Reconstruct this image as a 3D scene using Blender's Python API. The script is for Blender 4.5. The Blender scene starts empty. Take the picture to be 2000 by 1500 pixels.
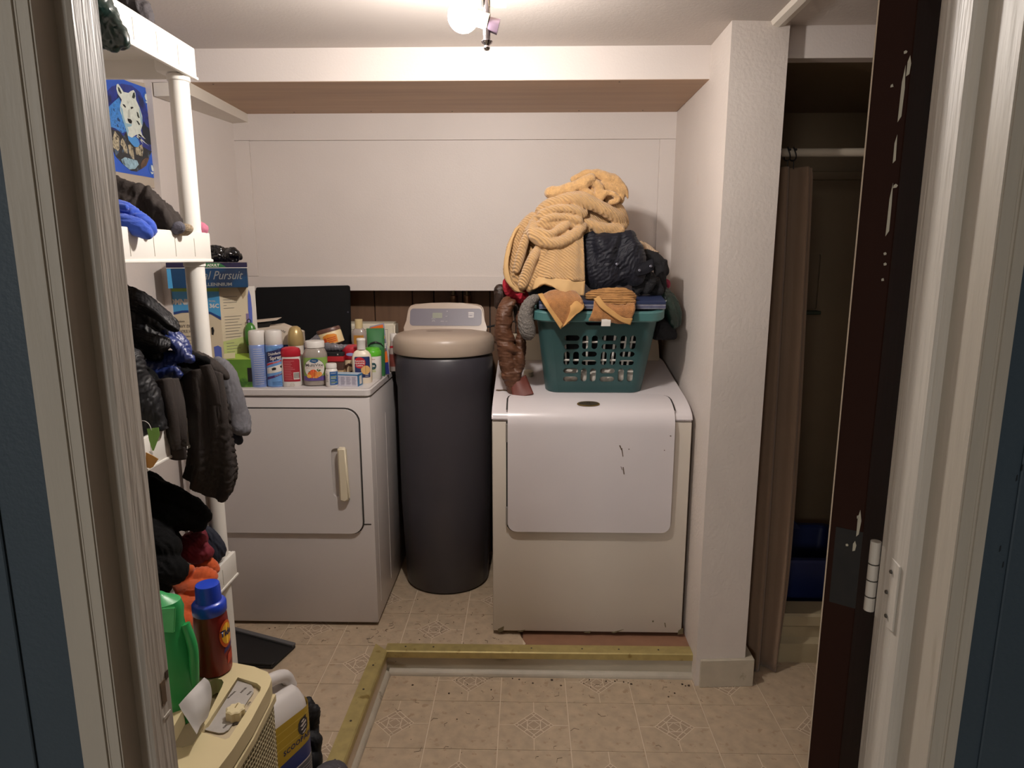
import bpy, bmesh, math, random
import numpy as np
from mathutils import Vector, Matrix, Euler
S = bpy.context.scene
COL = S.collection
R = math.radians
PI = math.pi
# ---------------------------------------------------------------- camera, world, lights, exposure
cam_d = bpy.data.cameras.new('camera'); cam = bpy.data.objects.new('camera', cam_d); COL.objects.link(cam)
cam.location = (0, 0, 1.46); cam.rotation_euler = (R(90-10.7), 0, R(1.3))
cam_d.sensor_width = 36; cam_d.lens = 23.58; cam_d.clip_start = .02
S.camera = cam
w = bpy.data.worlds.new('world'); S.world = w; w.use_nodes = True
w.node_tree.nodes['Background'].inputs[0].default_value = (.62, .78, 1, 1)
w.node_tree.nodes['Background'].inputs[1].default_value = .012
def area(name, loc, rot, size, power, col):
    d = bpy.data.lights.new(name, 'AREA'); d.energy = power; d.color = col; d.shape = 'RECTANGLE'
    d.size, d.size_y = size
    o = bpy.data.objects.new(name, d); COL.objects.link(o); o.location = loc; o.rotation_euler = [R(a) for a in rot]
    return o
area('hall_lamp', (-1.5, -3.2, 2.0), (62, 0, -22), (.6, .6), 46, (1, .98, .95))
BULB = 940.0        # radiance of the bulb in the laundry room
BULB_COL = (1, .93, .875, 1)
S.view_settings.view_transform = 'Standard'; S.view_settings.look = 'None'
S.view_settings.exposure = -.02; S.view_settings.gamma = 1; S.view_settings.use_curve_mapping = False
S.cycles.use_denoising = True
S.cycles.max_bounces = 8; S.cycles.diffuse_bounces = 5; S.cycles.caustics_reflective = False; S.cycles.caustics_refractive = False
S.cycles.sample_clamp_indirect = 4

# ---------------------------------------------------------------- helpers: materials
def lin(h):
    h = h.lstrip('#'); c = [int(h[i:i+2], 16)/255 for i in (0, 2, 4)]
    return tuple(v/12.92 if v <= .04045 else ((v+.055)/1.055)**2.4 for v in c) + (1,)
MATS = {}
def M(key, col, rough=.5, metal=0, var=None, bump=None, wave=None, spec=.5, trans=0, sheen=0, two=None, alpha=None, stretch=None):
    """var=(scale, amount) mottles the colour; two=(hex, scale, threshold) adds blotches of a second colour; bump=(scale, strength); wave=(scale, strength, axis)."""
    if key in MATS: return MATS[key]
    m = bpy.data.materials.new(key); m.use_nodes = True; MATS[key] = m
    nt = m.node_tree; n = nt.nodes; L = nt.links; b = n['Principled BSDF']
    c = lin(col)
    b.inputs['Base Color'].default_value = c; b.inputs['Roughness'].default_value = rough; b.inputs['Metallic'].default_value = metal
    b.inputs['Specular IOR Level'].default_value = spec; b.inputs['Transmission Weight'].default_value = trans
    if sheen: b.inputs['Sheen Weight'].default_value = sheen
    if alpha is not None: b.inputs['Alpha'].default_value = alpha
    tc = n.new('ShaderNodeTexCoord'); co = tc.outputs['Object']
    if stretch:
        mp = n.new('ShaderNodeMapping'); mp.inputs['Scale'].default_value = stretch; L.new(co, mp.inputs[0]); co = mp.outputs[0]
    out = None
    if var:
        t = n.new('ShaderNodeTexNoise'); t.inputs['Scale'].default_value = var[0]; t.inputs['Detail'].default_value = 6; L.new(co, t.inputs['Vector'])
        r = n.new('ShaderNodeMapRange'); r.inputs[1].default_value = .3; r.inputs[2].default_value = .7
        r.inputs[3].default_value = 1-var[1]; r.inputs[4].default_value = 1+var[1]; L.new(t.outputs[0], r.inputs[0])
        mx = n.new('ShaderNodeMix'); mx.data_type = 'RGBA'; mx.blend_type = 'MULTIPLY'; mx.inputs[0].default_value = 1
        mx.inputs[6].default_value = c; L.new(r.outputs[0], mx.inputs[7]); out = mx.outputs[2]
    if two:
        t = n.new('ShaderNodeTexNoise'); t.inputs['Scale'].default_value = two[1]; t.inputs['Detail'].default_value = 5; L.new(co, t.inputs['Vector'])
        r = n.new('ShaderNodeMapRange'); r.inputs[1].default_value = two[2]; r.inputs[2].default_value = two[2]+.08; L.new(t.outputs[0], r.inputs[0])
        mx = n.new('ShaderNodeMix'); mx.data_type = 'RGBA'; L.new(r.outputs[0], mx.inputs[0])
        if out: L.new(out, mx.inputs[6])
        else: mx.inputs[6].default_value = c
        mx.inputs[7].default_value = lin(two[0]); out = mx.outputs[2]
    if out: L.new(out, b.inputs['Base Color'])
    h = None
    if bump:
        t = n.new('ShaderNodeTexNoise'); t.inputs['Scale'].default_value = bump[0]; t.inputs['Detail'].default_value = 4; L.new(co, t.inputs['Vector'])
        bp = n.new('ShaderNodeBump'); bp.inputs['Strength'].default_value = bump[1]; bp.inputs['Distance'].default_value = .004; L.new(t.outputs[0], bp.inputs['Height']); h = bp
    if wave:
        t = n.new('ShaderNodeTexWave'); t.inputs['Scale'].default_value = wave[0]; t.bands_direction = wave[2]; t.inputs['Distortion'].default_value = 1.2; t.inputs['Detail'].default_value = 1
        L.new(co, t.inputs['Vector'])
        bp = n.new('ShaderNodeBump'); bp.inputs['Strength'].default_value = wave[1]; bp.inputs['Distance'].default_value = .005; L.new(t.outputs[1], bp.inputs['Height'])
        if h: L.new(h.outputs[0], bp.inputs['Normal'])
        h = bp
    if h: L.new(h.outputs[0], b.inputs['Normal'])
    return m
def emit(key, col, strength):
    m = bpy.data.materials.new(key); m.use_nodes = True; b = m.node_tree.nodes['Principled BSDF']
    b.inputs['Emission Color'].default_value = col; b.inputs['Emission Strength'].default_value = strength; b.inputs['Base Color'].default_value = (.8, .8, .8, 1)
    return m

# ---------------------------------------------------------------- helpers: objects
def thing(name, label, cat, loc=(0, 0, 0), rotz=0, group=None, kind=None):
    o = bpy.data.objects.new(name, None); COL.objects.link(o); o.location = loc; o.rotation_euler = (0, 0, rotz); o.empty_display_size = .02
    o['label'] = label; o['category'] = cat
    if group: o['group'] = group
    return o
def tag(o, label, cat, group=None, kind=None):
    o['label'] = label; o['category'] = cat
    if group: o['group'] = group
    if kind: o['kind'] = kind
    return o
def link(name, me, mat, parent=None, local=False, smooth=None, label=None):
    if isinstance(me, bmesh.types.BMesh):
        b = me; me = bpy.data.meshes.new(name); bmesh.ops.recalc_face_normals(b, faces=b.faces); b.to_mesh(me); b.free()
    o = bpy.data.objects.new(name, me); COL.objects.link(o)
    if mat and not me.materials: me.materials.append(mat)
    if smooth is not None:
        if smooth >= 180: me.polygons.foreach_set('use_smooth', [True]*len(me.polygons))
        else:
            me.polygons.foreach_set('use_smooth', [True]*len(me.polygons))
            me.set_sharp_from_angle(angle=R(smooth))
    if parent:
        o.parent = parent
        if not local:
            t = parent
            while t.parent: t = t.parent
            if parent is t: o.matrix_parent_inverse = Matrix.Translation(-t.location)
            # deeper levels: the parent mesh sits unmoved in world space
    if label: o['label'] = label
    return o
def struct(name, bm, mat, parent=None, smooth=None):
    o = link(name, bm, mat, parent, smooth=smooth)
    if not parent: o['kind'] = 'structure'
    return o
def BM(): return bmesh.new()
def box(b, x0, x1, y0, y1, z0, z1, bev=0, seg=2, mat=None):
    r = bmesh.ops.create_cube(b, size=1)
    v = r['verts']
    for p in v: p.co = Vector(((x0+x1)/2 + p.co.x*(x1-x0), (y0+y1)/2 + p.co.y*(y1-y0), (z0+z1)/2 + p.co.z*(z1-z0)))
    if bev:
        es = list({e for p in v for e in p.link_edges})
        bmesh.ops.bevel(b, geom=es, offset=bev, segments=seg, affect='EDGES', profile=.5)
    return b
def B1(*a, **k): return box(BM(), *a, **k)
def prism(b, pts, ext):
    """polygon of 3-D points extruded by the vector ext"""
    e = Vector(ext); n = len(pts)
    lo = [b.verts.new(p) for p in pts]; hi = [b.verts.new(Vector(p)+e) for p in pts]
    b.faces.new(lo); b.faces.new(hi[::-1])
    for i in range(n): b.faces.new((lo[i], hi[i], hi[(i+1) % n], lo[(i+1) % n]))
    return b
def P1(pts, ext, bev=0, seg=2):
    b = prism(BM(), pts, ext)
    if bev:
        bmesh.ops.recalc_face_normals(b, faces=b.faces); b.normal_update()
        bmesh.ops.bevel(b, geom=[e for e in b.edges if e.calc_face_angle(3) > .55], offset=bev, segments=seg, affect='EDGES')
    return b
def rrect(x0, x1, y0, y1, r, n=5):
    """rounded rectangle; r is one radius or four (bl, br, tr, tl)"""
    r = (r,)*4 if not isinstance(r, (tuple, list)) else r
    out = []
    for (cx, cy, a0, q) in ((x0+r[0], y0+r[0], 180, r[0]), (x1-r[1], y0+r[1], 270, r[1]), (x1-r[2], y1-r[2], 0, r[2]), (x0+r[3], y1-r[3], 90, r[3])):
        if q <= 0: out.append((cx, cy)); continue
        for i in range(n+1):
            a = R(a0+90*i/n); out.append((cx+q*math.cos(a), cy+q*math.sin(a)))
    return out
def lathe(b, prof, seg=24, sx=1, sy=1, c=(0, 0, 0), cap=True, power=2):
    """profile [(r, z)]; power > 2 makes a squarish section"""
    rings = []
    for r, z in prof:
        ring = []
        for i in range(seg):
            a = 2*PI*i/seg; ca, sa = math.cos(a), math.sin(a)
            k = 1 if power == 2 else 1/((abs(ca)**power+abs(sa)**power)**(1/power))
            ring.append(b.verts.new((c[0]+r*sx*ca*k, c[1]+r*sy*sa*k, c[2]+z)))
        rings.append(ring)
    for p, q in zip(rings, rings[1:]):
        for i in range(seg): b.faces.new((p[i], p[(i+1) % seg], q[(i+1) % seg], q[i]))
    if cap:
        b.faces.new(rings[0][::-1]); b.faces.new(rings[-1])
    return b
def L1(*a, **k): return lathe(BM(), *a, **k)
def cr(pts, n):
    """Catmull-Rom through pts (numpy rows), n samples a span"""
    P = np.array(pts, float); P = np.vstack([2*P[0]-P[1], P, 2*P[-1]-P[-2]]); out = []
    t = np.linspace(0, 1, n, endpoint=False)[:, None]
    for i in range(1, len(P)-2):
        a, b_, c, d = P[i-1], P[i], P[i+1], P[i+2]
        out.append(.5*((2*b_)+(-a+c)*t+(2*a-5*b_+4*c-d)*t**2+(-a+3*b_-3*c+d)*t**3))
    out.append(P[-2][None]); return np.vstack(out)
def tube(b, pts, r, seg=8, smooth=0, cap=True):
    pts = [Vector(p) for p in (cr(pts, smooth) if smooth else pts)]
    rs = r if isinstance(r, (list, tuple)) else [r]*len(pts)
    up = None; rings = []
    for i, p in enumerate(pts):
        t = (pts[min(i+1, len(pts)-1)]-pts[max(i-1, 0)]).normalized()
        if up is None: up = t.orthogonal().normalized()
        up = (up-t*up.dot(t)).normalized(); s = t.cross(up)
        rings.append([b.verts.new(p+(up*math.cos(2*PI*k/seg)+s*math.sin(2*PI*k/seg))*rs[i]) for k in range(seg)])
    for p, q in zip(rings, rings[1:]):
        for k in range(seg): b.faces.new((p[k], p[(k+1) % seg], q[(k+1) % seg], q[k]))
    if cap: b.faces.new(rings[0][::-1]); b.faces.new(rings[-1])
    return b
def T1(*a, **k): return tube(BM(), *a, **k)
def curve_mesh(outlines, ext):
    """flat filled outline with holes, extruded: for panels with real openings"""
    cu = bpy.data.curves.new('c', 'CURVE'); cu.dimensions = '2D'; cu.fill_mode = 'BOTH'; cu.extrude = ext/2
    for o in outlines:
        s = cu.splines.new('POLY'); s.points.add(len(o)-1); s.use_cyclic_u = True
        for p, q in zip(s.points, o): p.co = (q[0], q[1], 0, 1)
    ob = bpy.data.objects.new('c', cu); me = bpy.data.meshes.new_from_object(ob)
    bpy.data.objects.remove(ob); bpy.data.curves.remove(cu); return me
def text_mesh(body, size, ext=.0003, align='CENTER', bold=0, shear=0, sx=1, sp=1):
    cu = bpy.data.curves.new('t', 'FONT'); cu.body = body; cu.size = size; cu.extrude = ext; cu.align_x = align; cu.align_y = 'CENTER'; cu.resolution_u = 2
    cu.offset = bold; cu.shear = shear; cu.space_character = sp
    ob = bpy.data.objects.new('t', cu); me = bpy.data.meshes.new_from_object(ob)
    bpy.data.objects.remove(ob); bpy.data.curves.remove(cu)
    if sx != 1: me.transform(Matrix.Diagonal((sx, 1, 1, 1)))
    return me
def flat_text(name, body, size, mat, parent, origin, u, v, local=False, **k):
    """lettering on a plane: u is the reading direction, v is up; the letters stand proud along u x v"""
    me = text_mesh(body, size, **k); u = Vector(u).normalized(); v = Vector(v).normalized(); n = u.cross(v)
    m = Matrix((u, v, n)).transposed().to_4x4(); m.translation = Vector(origin)
    me.transform(m); return link(name, me, mat, parent, local)
def poly_mesh(polys, f, ext=None):
    """2-D polygons put on a surface by f(x, y) -> point"""
    b = BM()
    for p in polys:
        try: b.faces.new([b.verts.new(f(*q)) for q in p])
        except ValueError: pass
    bmesh.ops.triangulate(b, faces=b.faces)
    return b
def around(r, sy=1, power=2, off=.0006):
    """surface map for a bottle: arc length x and height z -> point on its front (towards -Y)"""
    def f(x, z, rr=None):
        q = r(z) if callable(r) else r
        a = x/q - PI/2; ca, sa = math.cos(a), math.sin(a)
        k = 1 if power == 2 else 1/((abs(ca)**power+abs(sa)**power)**(1/power))
        return Vector((q*ca*k+off*ca, q*sa*sy*k+off*sa, z))
    return f
def wrap(f, x0, x1, z0, z1, nx=26, nz=2):
    """a label band on the map f"""
    b = BM(); g = [[b.verts.new(f(x0+(x1-x0)*i/nx, z0+(z1-z0)*j/nz)) for i in range(nx+1)] for j in range(nz+1)]
    for j in range(nz):
        for i in range(nx): b.faces.new((g[j][i], g[j][i+1], g[j+1][i+1], g[j+1][i]))
    return b
def wrap_poly(f, poly, n=18):
    """a filled shape on the map f (cut into strips so that it follows the curve)"""
    b = BM(); b.faces.new([b.verts.new((x, y, 0)) for x, y in poly])
    xs = [p[0] for p in poly]
    for i in range(1, n):
        x = min(xs)+(max(xs)-min(xs))*i/n
        bmesh.ops.bisect_plane(b, geom=list(b.verts)+list(b.edges)+list(b.faces), plane_co=(x, 0, 0), plane_no=(1, 0, 0))
    bmesh.ops.triangulate(b, faces=b.faces)
    for v in b.verts: v.co = f(v.co.x, v.co.y)
    return b
def wrap_text(name, body, size, mat, parent, f, x, z, rot=0, **k):
    me = text_mesh(body, size, ext=0, **k); c, s = math.cos(rot), math.sin(rot)
    for v in me.vertices: v.co = f(x+v.co.x*c-v.co.y*s, z+v.co.x*s+v.co.y*c)
    return link(name, me, mat, parent, True)
def circle(cx, cy, r, n=20, ry=None): return [(cx+r*math.cos(2*PI*i/n), cy+(ry or r)*math.sin(2*PI*i/n)) for i in range(n)]

# ---------------------------------------------------------------- helpers: cloth (a field of rounded folds turned into one surface)
def surface_nets(F, o, h):
    inside = F < 0; nx, ny, nz = F.shape
    c = np.zeros((nx-1, ny-1, nz-1), int)
    for i in (0, 1):
        for j in (0, 1):
            for k in (0, 1): c += inside[i:nx-1+i, j:ny-1+j, k:nz-1+k]
    act = (c > 0) & (c < 8); idx = -np.ones(act.shape, int); I = np.argwhere(act); idx[act] = np.arange(len(I))
    acc = np.zeros((len(I), 3)); cnt = np.zeros(len(I))
    cor = [(i, j, k) for i in (0, 1) for j in (0, 1) for k in (0, 1)]
    for a in cor:
        for ax in range(3):
            if a[ax]: continue
            bq = list(a); bq[ax] = 1
            fa = F[I[:, 0]+a[0], I[:, 1]+a[1], I[:, 2]+a[2]]; fb = F[I[:, 0]+bq[0], I[:, 1]+bq[1], I[:, 2]+bq[2]]
            s = (fa < 0) != (fb < 0); t = np.where(s, fa/np.where(s, fa-fb, 1), 0)
            p = np.tile(np.array(a, float), (len(I), 1)); p[:, ax] += t
            acc[s] += p[s]; cnt[s] += 1
    V = o+h*(I+acc/np.maximum(cnt, 1)[:, None]); Q = []
    for ax in range(3):
        sl = [slice(1, -1)]*3; sl2 = [slice(1, -1)]*3; sl[ax] = slice(0, -1); sl2[ax] = slice(1, None)
        e = inside[tuple(sl)] != inside[tuple(sl2)]; E = np.argwhere(e)
        off = [1, 1, 1]; off[ax] = 0; E = E+off
        u, v = [(1, 2), (2, 0), (0, 1)][ax]; q = []
        for du, dv in ((0, 0), (1, 0), (1, 1), (0, 1)):
            K = E.copy(); K[:, u] -= du; K[:, v] -= dv; q.append(idx[K[:, 0], K[:, 1], K[:, 2]])
        q = np.stack(q, 1); fl = inside[E[:, 0], E[:, 1], E[:, 2]]; q[~fl] = q[~fl][:, ::-1]; Q.append(q)
    Q = np.vstack(Q); Q = Q[(Q >= 0).all(1)]
    return V, Q
def folds(P, freq, seed, n=5):
    """ridged fold noise in metres^-1, 0..1, vectorised"""
    rng = np.random.RandomState(seed); out = 0; wsum = 0
    W = sum(np.sin((P @ rng.normal(size=(3, 3)))*freq*.6+rng.rand(3)*7) for _ in range(2))*.5/freq*1.3
    for i in range(n):
        d = rng.normal(size=3); d[2] *= .6; d /= np.linalg.norm(d); f = freq*(.55+.9*rng.rand())
        x = ((P+W) @ d*f+rng.rand()*7)/PI; tri = np.abs((x % 2)-1)
        mask = .5+.5*np.sin((P @ rng.normal(size=3))*freq*.35+rng.rand()*7)      # each set of creases fades in and out
        out = np.maximum(out, tri**1.4*(.35+.65*mask))
    return out
def wrinkle(V, Q, grow=.25, it=70, bend=.10, anchor=.012, seed=0, gdir=None):
    """lets the surface grow against soft anchors so that it buckles into real creases"""
    E = np.vstack([Q[:, [0, 1]], Q[:, [1, 2]], Q[:, [2, 3]], Q[:, [3, 0]], Q[:, [0, 2]], Q[:, [1, 3]]]); E.sort(1); E = np.unique(E, axis=0)
    i, j = E[:, 0], E[:, 1]; n = len(V); X0 = V.copy(); X = V.copy(); rng = np.random.RandomState(seed+100)
    d = X[j]-X[i]; L0 = np.linalg.norm(d, axis=1); u = d/np.maximum(L0, 1e-9)[:, None]
    if gdir is None:
        mid = (X[i]+X[j])/2; A = np.sin(mid @ rng.normal(size=(3, 3))*9+rng.rand(3)*7)+.001; A /= np.linalg.norm(A, axis=1)[:, None]
    else: A = np.array(gdir, float)[None]; A = A/np.linalg.norm(A)
    g = grow*(.25+.75*np.abs((u*A).sum(1))**2*1.6)
    deg = np.bincount(i, minlength=n)+np.bincount(j, minlength=n)
    def acc(w): return np.stack([np.bincount(j, w[:, a], n)+0*np.bincount(i, w[:, a], n) for a in range(3)], 1), np.stack([np.bincount(i, w[:, a], n) for a in range(3)], 1)
    e4 = np.vstack([Q[:, [0, 1]], Q[:, [1, 2]], Q[:, [2, 3]], Q[:, [3, 0]]]); dg4 = np.maximum(np.bincount(e4[:, 0], minlength=n)+np.bincount(e4[:, 1], minlength=n), 1)[:, None]
    X = X+rng.normal(size=X.shape)*.0006
    for t in range(it):
        L = L0*(1+g*min(1, (t+1)/(it*.6)))
        d = X[j]-X[i]; l = np.linalg.norm(d, axis=1); c = d*((l-L)/np.maximum(l, 1e-9)*.5)[:, None]
        p, q = acc(c); X = X+(q-p)/deg[:, None]*3.2
        s = np.stack([np.bincount(e4[:, 0], X[e4[:, 1], a], n)+np.bincount(e4[:, 1], X[e4[:, 0], a], n) for a in range(3)], 1)
        X = X+bend*(s/dg4-X)+anchor*(X0-X)
    return X
def cloth_mesh(strokes, h=.0035, k=.012, wr=(.006, 40), seed=0, flat=1.0, axis=(0, 1, 0), cut=None, fine=None, grow=.34, bend=.17, gdir=None, anchor=.012):
    """strokes: lists of (x, y, z, r) fold ridges, or ('E', centre, radii) ellipsoids"""
    strokes = [(s[1:], s[0]) if not isinstance(s[0], (tuple, str)) else (s, None) for s in strokes]
    allp = []
    for s, _ in strokes:
        if s[0] == 'E': allp += [np.array(s[1])-np.array(s[2]), np.array(s[1])+np.array(s[2])]
        else:
            for p in s: allp += [np.array(p[:3])-p[3], np.array(p[:3])+p[3]]
    lo = np.min(allp, 0)-4*h-wr[0]; hi = np.max(allp, 0)+4*h+wr[0]
    n = np.ceil((hi-lo)/h).astype(int)+1
    F = np.full(n, 1.0); g = [lo[i]+h*np.arange(n[i]) for i in range(3)]
    ax = np.array(axis, float); ax /= np.linalg.norm(ax)
    def put(l, u, fn):
        s = [slice(max(0, int((l[i]-lo[i])/h)-2), min(n[i], int((u[i]-lo[i])/h)+4)) for i in range(3)]
        X = np.stack(np.meshgrid(g[0][s[0]], g[1][s[1]], g[2][s[2]], indexing='ij'), -1)
        d = fn(X); a = F[tuple(s)]; hh = np.maximum(k-np.abs(a-d), 0)/k
        F[tuple(s)] = np.minimum(a, d)-hh*hh*k*.25
    for s, fl in strokes:
        fl = flat if fl is None else fl
        if s[0] == 'E':
            c, r = np.array(s[1]), np.array(s[2])
            def fe(X, c=c, r=r):
                q = (X-c)/r; l = np.sqrt((q*q).sum(-1))+1e-9
                return (l-1)*r.min()
            put(c-r-k, c+r+k, fe); continue
        P = cr(np.array(s), 4) if len(s) > 2 else np.array(s, float)
        for a, b in zip(P, P[1:]):
            m = max(a[3], b[3])+k
            def fs(X, a=a, b=b):
                d = b[:3]-a[:3]; t = np.clip(((X-a[:3]) @ d)/max(d @ d, 1e-9), 0, 1)
                q = X-(a[:3]+t[..., None]*d); al = q @ ax
                q2 = (q*q).sum(-1)-al*al+(al/fl)**2
                return np.sqrt(np.maximum(q2, 0))-(a[3]+t*(b[3]-a[3]))
            put(np.minimum(a[:3], b[:3])-m, np.maximum(a[:3], b[:3])+m, fs)
    if grow: F += .0025
    if wr[0]:
        near = np.abs(F) < wr[0]+3*h; I = np.argwhere(near); P = lo+h*I
        F[near] -= wr[0]*((folds(P, wr[1], seed)-.55)*1.5+(folds(P, wr[1]*2.3, seed+5)-.55)*.5)
    if fine:
        near = np.abs(F) < 4*h; I = np.argwhere(near); P = lo+h*I; F[near] += fine[0]*(folds(P, fine[1], seed+9, 3)-.6)
    if cut is not None:
        F = np.maximum(F, (cut-g[2])[None, None, :])
    F[0], F[-1], F[:, 0], F[:, -1], F[:, :, 0], F[:, :, -1] = 1, 1, 1, 1, 1, 1
    V, Q = surface_nets(F, lo, h)
    if grow: V = wrinkle(V, Q, grow, bend=bend, seed=seed, gdir=gdir, anchor=anchor)
    if cut is not None: V[:, 2] = np.maximum(V[:, 2], cut)
    me = bpy.data.meshes.new('cloth'); me.from_pydata(V.tolist(), [], Q.tolist()); me.update()
    # light relaxation takes the voxel steps out
    ne = len(me.edges); E = np.zeros(ne*2, int); me.edges.foreach_get('vertices', E); E = E.reshape(-1, 2)
    X = V.copy(); deg = np.bincount(E.ravel(), minlength=len(V))[:, None]
    for lam in (.6, -.45, .6, -.45):
        s = np.zeros_like(X); np.add.at(s, E[:, 0], X[E[:, 1]]); np.add.at(s, E[:, 1], X[E[:, 0]])
        X = X+lam*(s/np.maximum(deg, 1)-X)
    me.vertices.foreach_set('co', X.ravel()); me.update(); return me
def cloth(name, mat, strokes, label=None, cat=None, parent=None, group=None, **k):
    o = link(name, cloth_mesh(strokes, **k), mat, parent, smooth=180)
    if label: tag(o, label, cat, group)
    return o
def sheet_mesh(rows, nu=10, nv=8, thick=.004, fold=None, rip=None, wk=None):
    """a cloth sheet through rows of control points; fold=(amp, count, phase, grows) adds folds running down it"""
    G = np.array(rows, float)[:, :, :3]
    A = np.stack([cr(G[:, j], nv) for j in range(G.shape[1])], 1)
    Bq = np.stack([cr(A[i], nu) for i in range(A.shape[0])], 0)
    def nrm(Bq):
        du = np.gradient(Bq, axis=1); dv = np.gradient(Bq, axis=0); N = np.cross(du, dv); return N/np.maximum(np.linalg.norm(N, axis=-1, keepdims=True), 1e-9)
    u = np.linspace(0, 1, Bq.shape[1])[None, :]; v = np.linspace(0, 1, Bq.shape[0])[:, None]
    if fold:
        amp, cnt, ph, gr = fold
        w = np.sin(u*cnt*2*PI+ph+1.3*np.sin(v*2.5+ph))+.4*np.sin(u*cnt*4.4*PI+2*ph+v*2)
        Bq = Bq+nrm(Bq)*(amp*w*((1-gr)+gr*v))[..., None]
    if rip:
        Bq = Bq+nrm(Bq)*(rip[0]*(folds(Bq.reshape(-1, 3), rip[1], 3).reshape(Bq.shape[:2])-.6))[..., None]
    if wk:
        m, n = Bq.shape[:2]; g_ = np.arange(m*n).reshape(m, n)
        Qg = np.stack([g_[:-1, :-1], g_[1:, :-1], g_[1:, 1:], g_[:-1, 1:]], -1).reshape(-1, 4)
        Bq = wrinkle(Bq.reshape(-1, 3), Qg, wk[0], it=60, bend=wk[1], anchor=.01, seed=int(wk[2])).reshape(m, n, 3)
    N = nrm(Bq); a, b = Bq-N*thick/2, Bq+N*thick/2; m, n = Bq.shape[:2]
    V = np.vstack([a.reshape(-1, 3), b.reshape(-1, 3)]); o = m*n; Q = []
    for i in range(m-1):
        for j in range(n-1):
            p = i*n+j; Q += [(p, p+n, p+n+1, p+1), (o+p, o+p+1, o+p+n+1, o+p+n)]
    for j in range(n-1): p = j; Q.append((p, p+1, o+p+1, o+p)); p = (m-1)*n+j; Q.append((p+1, p, o+p, o+p+1))
    for i in range(m-1): p = i*n; Q.append((p+n, p, o+p, o+p+n)); p = i*n+n-1; Q.append((p, p+n, o+p+n, o+p))
    me = bpy.data.meshes.new('sheet'); me.from_pydata(V.tolist(), [], Q); me.update(); return me
def sheet(name, mat, rows, parent=None, label=None, cat=None, group=None, sm=60, **k):
    o = link(name, sheet_mesh(rows, **k), mat, parent, smooth=sm)
    if cat: tag(o, label, cat, group)
    return o
# ================================================================ materials of the room
m_wall = M('wall_paint', 'd1c8c2', .55, var=(3, .03), bump=(160, .12))
m_wall2 = M('wall_paint_rough', 'd6ccc4', .6, var=(4, .04), bump=(90, .35), two=('d6cac0', 9, .66))
m_ceil = M('ceiling_paint', 'c8bfb8', .6, var=(2.5, .03), bump=(120, .15))
m_trim = M('trim_paint', 'd6cec2', .42, var=(6, .03), bump=(60, .1))
m_oldtrim = M('old_white_paint', 'b9b0a2', .5, var=(14, .07), bump=(70, .3), two=('a09583', 22, .68), stretch=(1, 1, .12))
m_jamb = M('brushed_white_paint', 'c9c1b6', .5, var=(45, .10), bump=(130, .4), stretch=(1, 1, .06))
m_blue = M('blue_grey_paint', '3d4a54', .55, var=(5, .05), bump=(200, .12), two=('343f48', 2.2, .62))
m_groove = M('dark_groove', '1d2328', .8)  # near-black tone shared by the board joints and paint dings
m_sheath = M('wood_soffit', 'b4957a', .55, var=(7, .10), stretch=(.25, 3, 3), bump=(40, .1))
m_panel = M('walnut_panelling', '6a4e39', .55, var=(26, .18), stretch=(1.4, 1, .10), bump=(60, .1))
m_vinyl = M('vinyl_tile', 'b3a088', .42, var=(26, .13), two=('a48d74', 34, .60), bump=(120, .08))
m_joint = M('vinyl_joint', 'd2c3ad', .5, var=(20, .05))
m_inlay = M('vinyl_inlay', 'a5917b', .45, var=(30, .06))
m_sub = M('bare_underlay', '86614a', .7, var=(18, .10))
m_brass = M('brass_nosing', 'b09f68', .42, .35, var=(30, .12), two=('8a7640', 24, .64), bump=(50, .1))
m_riser = M('grubby_riser', 'b3ab99', .5, var=(12, .10), two=('8d836c', 9, .62), stretch=(.5, 1, 1.5))
m_qr = M('quarter_round', 'b3aa9a', .5, var=(16, .10), two=('8d8270', 26, .64))
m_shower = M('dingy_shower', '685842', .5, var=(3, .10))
m_dark = M('dark_gap', '0b0a0a', .8)
m_nail = M('nail', '3a332a', .5)
m_chip = M('paint_chip', 'b8b09c', .6)

# ================================================================ the setting
CEIL = 2.13; UP = .088
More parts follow.
